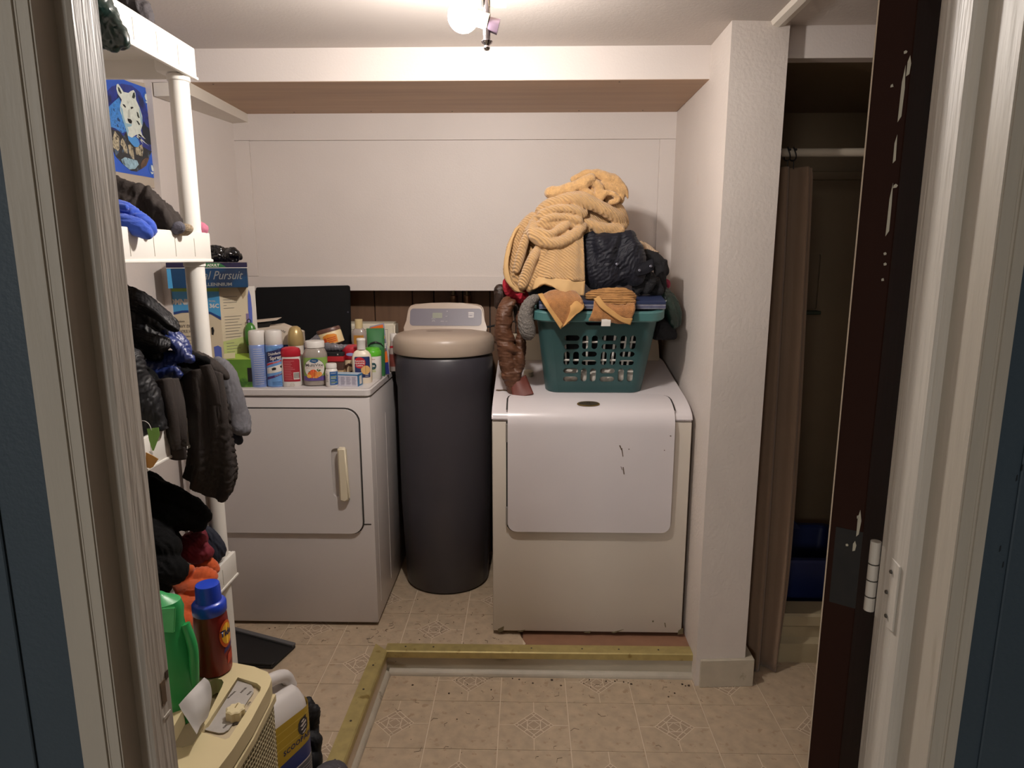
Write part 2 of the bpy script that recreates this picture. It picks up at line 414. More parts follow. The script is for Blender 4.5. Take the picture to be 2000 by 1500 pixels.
# --- lower floor: printed vinyl, each square with its own edge
fl = struct('floor', B1(-1.9, 1.95, -3.8, 2.99, -.05, -.0018), m_joint)
def tile_mesh(sz):
    b = box(BM(), -sz/2, sz/2, -sz/2, sz/2, -.004, 0); me = bpy.data.meshes.new('vinyl_tile'); b.to_mesh(me); b.free(); me.materials.append(m_vinyl); return me
TS = .2222; tm = tile_mesh(TS-.0032)
def line(b, x0, y0, x1, y1, wd, z0=0, z1=.0004):
    d = Vector((x1-x0, y1-y0)); n = Vector((-d.y, d.x)).normalized()*wd/2
    prism(b, [(x0-n.x, y0-n.y, z0), (x1-n.x, y1-n.y, z0), (x1+n.x, y1+n.y, z0), (x0+n.x, y0+n.y, z0)], (0, 0, z1-z0))
def inlay_mesh():
    b = BM(); d = .062; e = .044; wl = .0024; hs = TS/2
    for q in (d, e):
        for (a, c) in (((q, 0), (0, q)), ((0, q), (-q, 0)), ((-q, 0), (0, -q)), ((0, -q), (q, 0))): line(b, *a, *c, wl)
    for sx, sy in ((1, 1), (-1, 1), (1, -1), (-1, -1)):
        for t in (.12, .5, .88):
            line(b, sx*d*t, sy*d*(1-t), sx*(d*t-(d-e)/2), sy*(d*(1-t)-(d-e)/2), wl)
    q = .021
    for (a, c) in (((q, q), (-q, q)), ((-q, q), (-q, -q)), ((-q, -q), (q, -q)), ((q, -q), (q, q))): line(b, *a, *c, wl)
    for (a, c) in (((0, q), (q, 0)), ((q, 0), (0, -q)), ((0, -q), (-q, 0)), ((-q, 0), (0, q))): line(b, *a, *c, wl*.8)
    for a in ((1, 0), (-1, 0), (0, 1), (0, -1)): line(b, a[0]*d, a[1]*d, a[0]*hs, a[1]*hs, wl)
    me = bpy.data.meshes.new('inlay_lines'); b.to_mesh(me); b.free(); me.materials.append(m_joint); return me
def inlay_fill():
    b = BM(); d = .062
    b.faces.new([b.verts.new(p) for p in ((d, 0, .0002), (0, d, .0002), (-d, 0, .0002), (0, -d, .0002))])
    me = bpy.data.meshes.new('inlay'); b.to_mesh(me); b.free(); me.materials.append(m_inlay); return me
im, ifm = inlay_mesh(), inlay_fill()
cut_tiles = {}
def lay(parent, cx, cy, z, deco, x0=-9, x1=9, y0=-9, y1=9):
    h = TS/2-.0016
    if cx-h < x0 or cx+h > x1 or cy-h < y0 or cy+h > y1:
        a, b_, c, d = max(cx-h, x0), min(cx+h, x1), max(cy-h, y0), min(cy+h, y1)
        if b_-a < .01 or d-c < .01: return
        t = link('vinyl_tile', B1(a, b_, c, d, z-.004, z), m_vinyl, parent, True)
        if deco:
            for nm, me0 in (('inlay', ifm), ('inlay_lines', im)):
                bb = BM(); bb.from_mesh(me0); bmesh.ops.translate(bb, verts=bb.verts, vec=(cx, cy, z+.0001))
                for co, no in (((a, 0, 0), (-1, 0, 0)), ((b_, 0, 0), (1, 0, 0)), ((0, c, 0), (0, -1, 0)), ((0, d, 0), (0, 1, 0))):
                    bmesh.ops.bisect_plane(bb, geom=list(bb.verts)+list(bb.edges)+list(bb.faces), plane_co=co, plane_no=no, clear_outer=True)
                if len(bb.faces): link(nm, bb, me0.materials[0], t, True)
                else: bb.free()
        return
    t = link('vinyl_tile', tm, None, parent, True); t.location = (cx, cy, z)
    if deco:
        for nm, me0 in (('inlay', ifm), ('inlay_lines', im)):
            q = link(nm, me0, None, t, True); q.location = (0, 0, .0001)
for i in range(-3, 6):
    for j in range(-5, 3):
        cx, cy = .0265+TS*i, 1.893+TS*j
        deco = (i % 2 == 0 and j % 2 == 0) or (i % 2 == 1 and j % 2 == 1)
        if cy < 1.1: continue
        lay(fl, cx, cy, 0, deco, x0=-.497, x1=1.7, y1=2.152 if cx < .62 else 2.25)
# --- raised floor
fu = struct('floor.001', P1([(-1.35, .66, UP-.0018), (-.512, .66, UP-.0018), (-.495, 2.165, UP-.0018), (-.03, 2.172, UP-.0018), (-.03, 2.185, UP-.0018), (.62, 2.185, UP-.0018), (.62, 3.03, UP-.0018), (-1.35, 3.03, UP-.0018)], (0, 0, -.0882)), m_joint)
fu['kind'] = 'structure'
for i in range(-4, 5):
    for j in range(-5, 5):
        cx, cy = -.566+.2262*i*.985, 2.072+TS*j
        deco = (i+j) % 2 == 0 and (i % 2 == 0 or True) and (i % 2 == j % 2 == 0 or i % 2 == j % 2 == 1)
        if cy < 1.2 or cx > 0: continue
        lay(fu, cx, cy, UP, deco, x0=-1.3, x1=-.505 if cy < 2.0 else (-.5 if cy < 2.16 and cx < -.46 else .0), y0=0 if cx < -.6 else (2.182 if cx > -.5 else 0))
link('underlay', P1([(-.012, 2.178, UP), (.62, 2.182, UP), (.62, 2.9, UP), (-.02, 2.9, UP), (-.035, 2.4, UP), (-.02, 2.26, UP), (.0, 2.21, UP)], (0, 0, -.003)), m_sub, fu)
# --- step: riser, quarter round, brass nosing (front run and side run)
struct('trim_1', P1([(-.495, 2.156, 0), (.606, 2.156, 0), (.606, 2.186, 0), (-.495, 2.186, 0)], (0, 0, UP-.003)), m_riser)
struct('trim_2', P1([(-.498, 2.175, 0), (-.52, .7, 0), (-.545, .7, 0), (-.525, 2.175, 0)], (0, 0, UP-.003)), m_riser)
def rodqr(b, p, q, n, r):      # a quarter round from p to q, n points away from the riser
    n = Vector(n); pts = [(0, 0)]+[(r*math.sin(R(a)), r*math.cos(R(a))) for a in range(0, 91, 18)]
    prism(b, [Vector(p)+n*x+Vector((0, 0, z)) for x, z in pts], Vector(q)-Vector(p)); return b
struct('trim_3', rodqr(BM(), (-.486, 2.156, 0), (.606, 2.156, 0), (0, -1, 0), .019), m_qr)
struct('trim_4', rodqr(BM(), (-.499, 2.142, 0), (-.52, .7, 0), (1, 0, 0), .019), m_qr)
nf = struct('trim_5', P1([(0, 2.194, UP+.0035), (0, 2.149, UP+.0035), (0, 2.1455, UP), (0, 2.1455, UP-.022), (0, 2.149, UP-.024), (0, 2.149, UP), (0, 2.194, UP)], (1.103, 0, 0)), m_brass)
for v in nf.data.vertices: v.co.x -= .499; v.co.y += (v.co.x+.5)*.004
for x in (-.43, -.33, .02, .2, .33, .47): link('nail_head', L1([(.0035, UP+.003), (.003, UP+.0048)], 8, c=(x, 2.174, 0)), m_nail, nf)
ns = struct('trim_6', P1([(-.541, 2.19, UP+.004), (-.495, 2.15, UP+.004), (-.491, 2.146, UP), (-.491, 2.146, UP-.022), (-.495, 2.15, UP-.024), (-.495, 2.15, UP), (-.541, 2.19, UP)], (-.022, -1.45, 0)), m_brass)
for k, y in enumerate((2.06, 1.93, 1.78, 1.62, 1.47)): link('nail_head', L1([(.004, UP+.003), (.0034, UP+.0052)], 8, c=(-.519-.0152*(2.16-y), y, 0)), m_nail, ns)
# --- ceiling, with its cover strip
cl = struct('ceiling', B1(-1.4, 1.75, .66, 3.0, CEIL, CEIL+.06), m_ceil)
struct('ceiling.001', B1(-1.9, 2.0, -3.8, .66, 2.2, 2.26), m_ceil)
struct('trim_7', P1([(.700, 2.146, CEIL), (.706, 2.146, CEIL-.012), (.724, 2.146, CEIL-.016), (.742, 2.146, CEIL-.012), (.748, 2.146, CEIL)], (-.03, -1.5, 0)), m_trim)
# --- back wall: panelled upper wall built out over dark wood boards
wb = struct('wall_back', B1(-1.3, .62, 2.842, 2.972, 1.322, CEIL), m_wall)
for nm, a in (('frame_board', (-1.3, .62, 1.925, CEIL)), ('frame_board', (-1.3, .62, 1.322, 1.382)), ('frame_board', (-1.3, -1.132, 1.382, 1.925)), ('frame_board', (.528, .62, 1.382, 1.925))):
    link(nm, B1(a[0], a[1], 2.83, 2.842, a[2]+.0006, a[3]-.0006), m_wall, wb)
wl_ = struct('wall_back_lower', B1(-1.3, .62, 2.985, 3.04, .05, 1.34), m_groove)
xs = [-1.3, -1.05, -.90, -.677, -.508, -.413, -.285, -.165, -.05, .12, .28, .44, .62]
for a, b_ in zip(xs, xs[1:]): link('panel_board', B1(a+.002, b_-.002, 2.973, 2.987, .088, 1.335, .0015, 1), m_panel, wl_)
# --- left wall and the built-out board in the recess
struct('wall_left', B1(-1.36, -1.272, .66, 3.0, 0, CEIL), m_wall)
struct('wall_left_recess', P1([(-1.272, 2.334, 1.0), (-1.246, 2.334, 1.0), (-1.192, 2.83, 1.0), (-1.192, 2.845, 1.0), (-1.272, 2.845, 1.0)], (0, 0, CEIL-1.0)), m_wall)
struct('trim_8', P1([(-1.24, 2.336, 1.985), (-1.116, 2.336, 1.987), (-1.13, 2.83, 1.995), (-1.20, 2.83, 1.99)], (0, 0, .042)), m_trim)
# --- header above the recess and the bare wood underside of its shelf
struct('wall_header', B1(-1.2465, .588, 2.334, 2.353, 2.028, CEIL), m_wall)
struct('trim_9', B1(-1.16, .588, 2.336, 2.832, 2.027, 2.045), m_sheath)
for x, y in ((-1.05, 2.36), (-.93, 2.80), (-.62, 2.79), (-.30, 2.80), (.2, 2.80), (.45, 2.80), (.3, 2.36)): link('nail_head', L1([(.003, 2.0262), (.0025, 2.0285)], 8, c=(x, y, 0)), m_nail, [o for o in COL.objects if o.name == 'trim_9'][0])
# --- pillar wall right of the recess
struct('wall_right_recess', P1([(.586, 2.104, 0), (.757, 2.118, 0), (.765, 2.95, 0), (.592, 2.95, 0)], (0, 0, CEIL)), m_wall2)
struct('baseboard_right', P1([(.600, 2.094, 0), (.786, 2.106, 0), (.786, 2.20, 0), (.757, 2.20, 0), (.757, 2.118, 0), (.600, 2.106, 0)], (0, 0, .102), .0015, 1), M('base_block_paint', 'b8ae9c', .5, var=(20, .08), two=('9a8d76', 18, .66)))
# --- shower alcove
struct('wall_header_shower', B1(.75, 1.75, 2.152, 2.20, 2.04, CEIL), m_wall)
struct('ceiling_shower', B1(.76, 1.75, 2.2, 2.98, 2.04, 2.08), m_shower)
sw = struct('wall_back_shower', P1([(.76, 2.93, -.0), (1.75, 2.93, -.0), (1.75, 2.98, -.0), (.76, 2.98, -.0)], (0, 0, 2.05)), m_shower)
struct('wall_right', B1(1.70, 1.76, .66, 2.2, 0, CEIL), m_wall)
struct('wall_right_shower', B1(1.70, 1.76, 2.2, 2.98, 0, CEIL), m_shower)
niche = link('niche_frame', curve_mesh([rrect(1.16, 1.25, 1.21, 1.48, .012), rrect(1.167, 1.243, 1.24, 1.473, .008)][:2], .008), m_shower, sw)
niche.matrix_world = Matrix.Translation((0, 2.926, 0)) @ Matrix.Rotation(PI/2, 4, 'X')
link('ledge', B1(1.163, 1.247, 2.88, 2.93, 1.22, 1.236, .004), M('green_ledge', '22301f', .5), sw)
struct('trim_10', B1(.765, 1.7, 2.915, 2.93, 1.775, 1.81, .004), m_shower)
cb = struct('floor_shower', P1([(0, 2.25, -.001), (0, 2.25, .075), (0, 2.262, .082), (0, 2.272, .09), (0, 2.272, .13), (0, 2.262, .14), (0, 2.262, .176), (0, 2.27, .184), (0, 2.36, .184), (0, 2.37, .1), (0, 2.97, .1), (0, 2.97, 0)], (.93, 0, 0)), M('shower_pan', 'a5987b', .4, var=(10, .08), two=('7d6f52', 9, .66)))
for v in cb.data.vertices: v.co.x += .77

# ================================================================ doorway
wd = struct('wall_front_left', B1(-1.9, -.408, .563, .66, 0, 2.2), m_blue)
wr_ = struct('wall_front_right', B1(.396, 1.9, .563, .66, 0, 2.2), m_blue)
struct('wall_front_top', B1(-.5, .5, .563, .655, 2.04, 2.2), m_blue)
struct('wall_front_inside', B1(-1.35, -.408, .6605, .668, 0, CEIL), m_wall); struct('wall_front_inside.001', B1(.396, 1.7, .6605, .668, 0, CEIL), m_wall); struct('wall_front_inside.002', B1(-.408, .396, .6555, .668, 2.04, CEIL), m_wall)
struct('wall_hall_left', B1(-2.0, -1.9, -3.8, .66, 0, 2.2), m_blue); struct('wall_hall_right', B1(1.9, 2.0, -3.8, .66, 0, 2.2), m_blue); struct('wall_hall_back', B1(-1.9, 2, -3.9, -3.8, 0, 2.2), m_blue)
for p, (a, b_) in ((wd, (-.478, -.475)), (wr_, (.424, .427))):
    link('batten', B1(a-.05 if a < 0 else a, b_ if a < 0 else b_+.06, .5600, .563, 0, 2.2, .001, 1), m_blue, p)
for (x, z) in ((.4235, 1.28), (.4225, 1.27), (.417, 1.205), (.4275, 1.38), (.4265, 1.30), (.4215, 1.19)):
    link('paint_ding', P1([(x-.0006, .5625 if x < .4235 else .5597, z), (x+.0006, .5625 if x < .4235 else .5597, z+.001), (x+.0004, .5625 if x < .4235 else .5597, z+.006), (x-.0004, .5625 if x < .4235 else .5597, z+.005)], (0, .0005, 0)), m_groove, wr_)
dj = struct('door_1', P1([(-.408, .556, 0), (-.386, .556, 0), (-.386, .62, 0), (-.408, .62, 0)], (0, 0, 2.04), .0015), m_oldtrim)      # left jamb
dj['kind'] = 'structure'
link('casing', P1([(-.424, .5535, 0), (-.397, .5535, 0), (-.397, .563, 0), (-.424, .563, 0)], (0, 0, 2.05), .002), m_oldtrim, dj)
st = link('door_stop', P1([(-.396, .585, 0), (-.3765, .585, 0), (-.3735, .588, 0), (-.3735, .606, 0), (-.3755, .6065, 0), (-.3755, .628, 0), (-.396, .66, 0)], (0, 0, 2.04)), m_jamb, dj)
link('strike_mortise', B1(-.3765, -.3748, .611, .6195, (-.374,.615,1.004)[2], (-.372,.615,1.03)[2]), M('raw_mortise', '6e5a44', .8, var=(60, .3)), st)
link('strike_lip', B1(-.3765, -.3745, .611, .624, (-.376,.615,.988)[2], (-.376,.615,.991)[2]), m_trim, st)
link('mortise_chip', B1(-.3765, -.3747, .6215, .6265, (-.373,.624,1.027)[2], (-.372,.624,1.036)[2]), M('bare_wood_chip', '4b3a2b', .8), st)
dr = struct('door_2', P1([(.374, .556, 0), (.396, .556, 0), (.396, .66, 0), (.374, .66, 0)], (0, 0, 2.04), .0015), m_oldtrim)     # right jamb
link('casing', P1([(.3855, .5535, 0), (.398, .5535, 0), (.398, .563, 0), (.3855, .563, 0)], (0, 0, 2.05), .002), m_oldtrim, dr)
sr = link('door_stop', P1([(.396, .602, 0), (.3655, .602, 0), (.363, .6045, 0), (.361, .636, 0), (.364, .652, 0), (.396, .66, 0)], (0, 0, 2.04)), m_jamb, dr)
hz0, hz1 = (.359,.645,1.093)[2], (.351,.645,1.172)[2]
link('hinge_leaf', P1([(.3605, .612, hz0+.004), (.3625, .650, hz0), (.3625, .650, hz1), (.3605, .612, hz1-.006)], (.002, 0, 0), .0006, 1), m_jamb, sr)
for k in range(3): link('screw_head', L1([(.0022, 0), (.0018, .0012)], 8, c=(0, 0, 0)), m_nail, sr).matrix_world = Matrix.Translation((.3605, .625+.004*(k % 2), hz0+(hz1-hz0)*(.18+.3*k))) @ Matrix.Rotation(-PI/2, 4, 'Y')
struct('trim_11', B1(-.408, .396, .556, .62, 2.03, 2.06), m_oldtrim)
# --- the open door seen by its hinge edge
m_door = M('dark_brown_door', '2c160e', .7, spec=.12, var=(14, .12), stretch=(1, 1, .1), bump=(50, .1))
c0, s0 = math.cos(R(35)), math.sin(R(35)); P1_ = Vector((.3275, .690, 0)); ex = Vector((c0, -s0, 0)); ey = Vector((s0, c0, 0))
def dp(a, b_, z): return P1_+ex*a+ey*b_+Vector((0, 0, z))
dd = struct('door_3', P1([dp(0, 0, .02), dp(.032, 0, .02), dp(.032, .74, .02), dp(0, .74, .02)], (0, 0, 2.0), .001, 1), m_door)
link('hinge_leaf', P1([dp(.006, -.0004, hz0-.004), dp(.032, -.0004, hz0-.004), dp(.032, -.0004, hz1+.004), dp(.006, -.0004, hz1+.004)], ey*.001), M('painted_hinge', '15100c', .7, var=(60, .3)), dd)
hk = T1([dp(.0455, -.0065, hz0+.002), dp(.0455, -.0065, hz1)], .0052, 10)
hp = link('hinge_knuckle', hk, m_jamb, dd, smooth=40)
for t in (.22, .45, .68): link('knuckle_ring', T1([dp(.0455, -.0065, hz0+(hz1-hz0)*t), dp(.0455, -.0065, hz0+(hz1-hz0)*t+.0012)], .0056, 10), m_nail, hp)
link('lit_edge', P1([dp(-.0008, .0, .02), dp(.0006, -.0006, .02), dp(.0006, .002, .02), dp(-.0008, .003, .02)], (0, 0, 2.0)), M('lit_paint_edge', 'cdb9a2', .5), dd)  # light catching the door's paint edge, put into the strip's pale colour
rnd = random.Random(3)
for z, h_, a in ((1.585, .05, .031), (1.625, .018, .034), (1.548, .026, .030), (1.525, .004, .033), (1.48, .05, .0305), (1.462, .003, .03), (1.452, .003, .031), (1.437, .003, .0305), (1.17, .03, .031), (1.153, .012, .029), (1.19, .004, .03), (1.645, .003, .03), (1.617, .003, .022), (1.157, .003, .022)):
    a -= .004; pts = [dp(a-.0012+rnd.uniform(-.0006, .0006), -.0008, z), dp(a+.0012, -.0008, z+.1*h_), dp(a+.0016+rnd.uniform(-.001, .001), -.0008, z+.6*h_), dp(a+.0004, -.0008, z+h_), dp(a-.0012, -.0008, z+.7*h_)]
    link('paint_chip', P1(pts, ey*.0006), m_chip, dd)

# ================================================================ ceiling lamp with one bare bulb
bx, by, bz = (-.14,1.6,1.982)
rx = (-.092,1.6,1.973)[0]
m_chrome = M('worn_chrome', 'b8b2b6', .16, 1, var=(40, .1)); m_cream = M('cream_socket', 'cdbf9f', .4)
lamp = thing('ceiling_lamp', 'ceiling lamp with a chrome rod and one lit bare round bulb', 'lamp', (rx, 1.60, CEIL))
zt_ = (-.091,1.6,2.011)[2]
for x0, x1 in ((-.010, -.036), (.010, .042)): link('socket', T1([(rx+x0, 1.60, zt_+.001), (rx+x1, 1.60, zt_+.004)], [.012, .0165], 16), MATS['cream_socket'], lamp, smooth=40)
link('canopy', L1([(.02, CEIL-.045), (.045, CEIL-.040), (.06, CEIL-.03), (.066, CEIL-.012), (.068, CEIL)], 28, c=(rx+.004, 1.60, 0)), M('cream_canopy', 'cfb98a', .35), lamp, smooth=40)
zb = (-.092,1.6,1.933)[2]
link('rod', T1([(rx, 1.60, CEIL-.03), (rx, 1.60, zb)], .0078, 14), m_chrome, lamp, smooth=60)
link('finial', L1([(.0085, .0), (.013, -.003), (.011, -.007), (.006, -.010), (.0055, -.013), (.0075, -.0165), (.005, -.021), (.001, -.022)][::-1], 14, c=(rx, 1.60, zb)), m_chrome, lamp, smooth=50)
sk = link('socket', T1([(bx+.024, 1.60, bz-.004), (rx+.004, 1.60, bz-.012)], .0165, 16), m_cream, lamp, smooth=40)
s2 = link('socket', T1([(rx+.004, 1.60, bz-.016), (rx+.026, 1.602, bz-.022)], [.015, .017], 16), M('dark_socket', '6b5a68', .35, .3), lamp, smooth=40)
link('pivot_screw', L1([(.005, 0), (.004, .004)], 10), m_chrome, lamp).matrix_world = Matrix.Translation((rx+.006, 1.582, bz-.014)) @ Matrix.Rotation(PI/2, 4, 'X')
b = BM(); bmesh.ops.create_uvsphere(b, u_segments=24, v_segments=16, radius=.034); bmesh.ops.translate(b, verts=b.verts, vec=(bx-.004, 1.60, bz))
link('bulb', b, emit('lit_bulb', BULB_COL, BULB), lamp, smooth=180, label='lit round white bulb')
# ================================================================ white dryer on the left
m_enam = M('white_enamel', 'ccc6c4', .30, var=(3, .02), spec=.5)
m_enamside = M('white_enamel_side', 'c2bcba', .35, var=(5, .04))
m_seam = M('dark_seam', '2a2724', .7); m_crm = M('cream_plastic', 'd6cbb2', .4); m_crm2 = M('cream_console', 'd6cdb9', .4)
m_ink = M('print_grey', '77716a', .6); m_black = M('black_matt', '0d0c0d', .6)
YD, DX0, DX1, DT = 2.312, -1.255, -.557, 1.005
t = thing('clothes_dryer', 'white front-loading dryer with a recessed cream door handle, bottles crowding its top', 'dryer', (-.9, 2.6, UP))
link('body', B1(DX0, DX1, YD, 2.915, UP+.014, DT-.034, .004), m_enam, t, smooth=40)
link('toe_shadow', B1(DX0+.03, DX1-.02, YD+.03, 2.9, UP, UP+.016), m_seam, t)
for x in (DX0+.05, DX1-.025): link('foot', L1([(.016, UP), (.014, UP+.016)], 12, c=(x, YD+.04, 0)), m_black, t)
link('top', P1([(p[0], p[1], DT-.031) for p in rrect(DX0-.002, DX1+.004, YD-.006, 2.915, (.012, .02, .004, .004))], (0, 0, .031), .006, 3), m_enam, t, smooth=40)
DZ = ((-.965,2.312,.93)[2], (-.999,2.312,.464)[2])
x1 = (-.599,2.312,.739)[0]
m_d = Matrix.Rotation(PI/2, 4, 'X')
def front(me, y): me.transform(Matrix.Translation((0, y, 0)) @ m_d); return me
hx0, hx1 = (-.699,2.31,.691)[0], (-.627,2.31,.691)[0]; hzz = ((-.678,2.31,.792)[2], (-.687,2.31,.599)[2])
pocket = rrect(hx0-.002, hx0+.034, hzz[1]+.006, hzz[0]-.004, (.016, .002, .002, .016))
dme = front(curve_mesh([rrect(DX0+.03, x1, DZ[1], DZ[0], (.02, .042, .05, .02), 6), pocket], .012), YD-.006)
dd = link('door', dme, m_enam, t)
link('door_seam', front(curve_mesh([rrect(DX0+.026, x1+.005, DZ[1]-.004, DZ[0]+.005, (.02, .045, .053, .02), 6)], .003), YD-.0005), m_seam, t)
link('handle_recess', B1(hx0-.004, hx0+.036, YD-.003, YD-.001, hzz[1], hzz[0]), M('recess_white', 'b9b2ae', .4), dd)
link('handle', P1([(hx0+.027, YD-.014, hzz[1]), (hx0+.047, YD-.012, hzz[1]-.006), (hx0+.062, YD-.012, hzz[1]+.004), (hx0+.056, YD-.012, hzz[0]+.002), (hx0+.027, YD-.012, hzz[0]+.004)], (0, -.022, 0), .005, 3), m_crm, dd, smooth=50)
link('lower_groove', B1(DX0, DX1-.012, YD-.0012, YD+.001, .498-.003, .4985), m_seam, t)
for k, y in enumerate((2.37, 2.56)): link('side_crease', B1(DX1-.001, DX1+.0012, y, y+.006, .16, .86), m_enam, t)
cz0, cz1 = DT, 1.186
con = link('console', P1([(DX0+.02, 2.80, DT-.004), (DX0+.02, 2.915, DT-.004), (DX0+.02, 2.915, cz1), (DX0+.02, 2.86, cz1), (DX0+.02, 2.835, cz1-.006)], (DX1-DX0-.025, 0, 0), .008, 3), m_crm2, t, smooth=50)
def cface(x, z): return Vector((x, 2.80+.035*(z-DT)/(cz1-.006-DT)-.0012, z))
bb = BM()
for a in ((-1.2, -.592, 1.158, 1.1595), (-1.2, -.592, 1.07, 1.0715), (-.5935, -.592, 1.07, 1.159)):
    bb.faces.new([bb.verts.new(cface(*q)) for q in ((a[0], a[2]), (a[1], a[2]), (a[1], a[3]), (a[0], a[3]))])
link('console_lines', bb, m_ink, con)
for z in (1.135, 1.122): flat_text('lettering', 'AUTO DRY', .012, m_ink, con, cface(-.63, z)-Vector((0, .001, 0)), (1, 0, 0), (0, .2, 1))

# ================================================================ water softener
SX, SY = -.341, 2.722
m_soft = M('slate_plastic', '3b393f', .4, var=(6, .04)); m_lid = M('taupe_plastic', 'b3a292', .36, var=(8, .02))
t = thing('water_softener', 'tall slate grey water softener with a taupe lid and raised display panel', 'water softener', (SX, SY, UP))
link('tank', L1([(.165, UP), (.176, UP+.012), (.190, .45), (.193, .80), (.193, .94), (.198, .965), (.2, 1.0), (.2, 1.066), (.194, 1.074), (.19, 1.08)], 48, sy=.97, c=(SX, SY, 0)), m_soft, t, smooth=40)
link('rim_gap', L1([(.193, 1.07), (.193, 1.088)], 48, sy=.97, c=(SX, SY, 0)), m_black, t)
lid = link('lid', L1([(.203, 1.082), (.206, 1.086), (.206, 1.128), (.203, 1.142), (.195, 1.152), (.18, 1.158), (.12, 1.166), (.02, 1.169)], 56, sy=.97, c=(SX, SY, 0)), m_lid, t, smooth=50)
link('lid_recess', L1([(.058, -.002), (.052, .0016)], 28, sy=.36, c=(SX-.012, SY-.035, 1.1672)), M('taupe_recess', '8f7d70', .45), lid)
def tower(y0, y1, inset=0, ext=0):
    pts = [(-.180, 1.13), (.180, 1.13), (.176, 1.155), (.168, 1.17), (.164, 1.20), (.160, 1.240), (.156, 1.252), (.148, 1.261), (.13, 1.267), (.07, 1.2715), (0, 1.273), (-.07, 1.2715), (-.13, 1.267), (-.148, 1.261), (-.156, 1.252), (-.160, 1.240), (-.164, 1.20), (-.168, 1.17), (-.176, 1.155)]
    return [(SX+x, 0, z) for x, z in pts]
b = BM(); f0 = [b.verts.new((p[0], 2.765+.055*(p[2]-1.13)/.14, p[2])) for p in tower(0, 0)]; f1 = [b.verts.new((SX+(p[0]-SX)*.96, 2.89, p[2]-.004)) for p in tower(0, 0)]
b.faces.new(f0); b.faces.new(f1[::-1])
for i in range(len(f0)): b.faces.new((f0[i], f1[i], f1[(i+1) % len(f0)], f0[(i+1) % len(f0)]))
bmesh.ops.bevel(b, geom=[e for e in b.edges if len({v.index for v in e.verts}) and all(v in f0 for v in e.verts)], offset=.006, segments=3, affect='EDGES')
link('head', b, m_lid, t, smooth=40)
def hf(x, z, o=.0015): return Vector((SX+x, 2.765+.055*(z-1.13)/.14-o, z))
pan = link('panel', poly_mesh([rrect(-.149, .151, 1.180, 1.249, .014, 5)], hf), M('panel_grey', '6d6873', .4), t)
link('display', poly_mesh([rrect(-.055, -.014, 1.211, 1.232, .002, 2)], lambda x, z: hf(x, z, .0025)), M('lcd_grey_green', '8f9384', .25), pan)
m_wh = M('white_print', 'd9d4d2', .5)
link('button_ring', curve_mesh([circle(0, 0, .006, 18), circle(0, 0, .0048, 18)], .0005), m_wh, pan).matrix_world = Matrix.Translation(hf(-.050, 1.1975, .002)) @ Matrix.Rotation(PI/2, 4, 'X')
flat_text('lettering', '<>', .006, m_wh, pan, hf(-.050, 1.1975, .002), (1, 0, 0), (0, .39, 1))
for x, z, s in ((.006, 1.238, 'UP'), (.004, 1.2175, 'SET'), (-.013, 1.1975, 'MENU'), (.004, 1.1975, 'DN'), (-.05, 1.207, 'ENTER')): flat_text('lettering', s, .0055, m_wh, pan, hf(x, z, .002), (1, 0, 0), (0, .39, 1))
lg = link('emblem', poly_mesh([rrect(.095, .118, 1.213, 1.235, .002, 2)], lambda x, z: hf(x, z, .0022)), m_wh, pan)
link('emblem_mark', poly_mesh([[(.095, 1.2275), (.116, 1.2275), (.116, 1.2295), (.095, 1.2295)], [(.095, 1.2235), (.1185, 1.2235), (.107, 1.2205), (.1185, 1.2185), (.095, 1.2185), (.095, 1.2197), (.104, 1.2205), (.095, 1.222)]], lambda x, z: hf(x, z, .003)), M('emblem_grey', '8b8590', .5), lg)
# pipes behind it
for i, px in enumerate((886, 913)):
    x = (-.323,2.95,1.289)[0]+.0605*i
    v = thing('water_pipe', ('brass water pipe with a collar above the softener, the left of the pair', 'brass water pipe with a collar above the softener, the right of the pair')[i], 'pipe', (x, 2.95, UP), group='pipes behind the softener')
    link('pipe', T1([(x, 2.95, UP), (x, 2.95, 1.34)], .009, 12), M('dull_brass', '6f6048', .35, .8, var=(30, .15)), v, smooth=40)
    link('collar', L1([(.012, 1.238), (.016, 1.24), (.016, 1.285), (.0165, 1.287), (.0165, 1.294), (.012, 1.297)], 14, c=(x, 2.95, 0)), M('dull_copper', '7a5c44', .4, .7), v, smooth=40)
tag(link('power_cord', T1([(-.17, 2.83, 1.17), (-.12, 2.85, 1.178), (-.06, 2.87, 1.19), (.02, 2.9, 1.19), (.05, 2.92, 1.2)], .004, 8, smooth=5), m_black), 'black power cord running from the softener behind the brown jacket', 'cord')

# ================================================================ white washer on the right
WX0, WX1, YW = -.121, .571, 2.262
m_wbody = M('washer_white', 'cbc2b6', .34, var=(4, .03)); m_wtop = M('washer_top_white', 'd3cccd', .26, var=(4, .02))
m_grime = M('grime', '6b5f44', .7)
t = thing('washing_machine', 'white front-loading washer with a sloped top and a large flat door, laundry basket on it', 'washer', (.22, 2.55, UP))
link('body', B1(WX0, WX1, YW, 2.93, UP+.016, .902, .006), m_wbody, t, smooth=40)
for x in (WX0+.06, WX1-.06): link('foot', L1([(.02, UP), (.016, UP+.018)], 12, c=(x, YW+.07, 0)), m_black, t)
prof = [(YW-.003, .906), (YW-.002, .915), (YW+.012, .931), (YW+.05, .949), (YW+.10, .962), (2.80, 1.036), (2.915, 1.036), (2.915, .904), (YW, .904)]
tp = link('top', P1([(WX0-.001, y, z) for y, z in prof], (WX1-WX0+.002, 0, 0), .004, 2), m_wtop, t, smooth=45)
dx0, dx1 = (-.066,2.255,.76)[0], (.508,2.255,.764)[0]
dz0 = (.222,2.255,.501)[2]
outl = rrect(dx0, dx1, 0, 1, 0, 1)
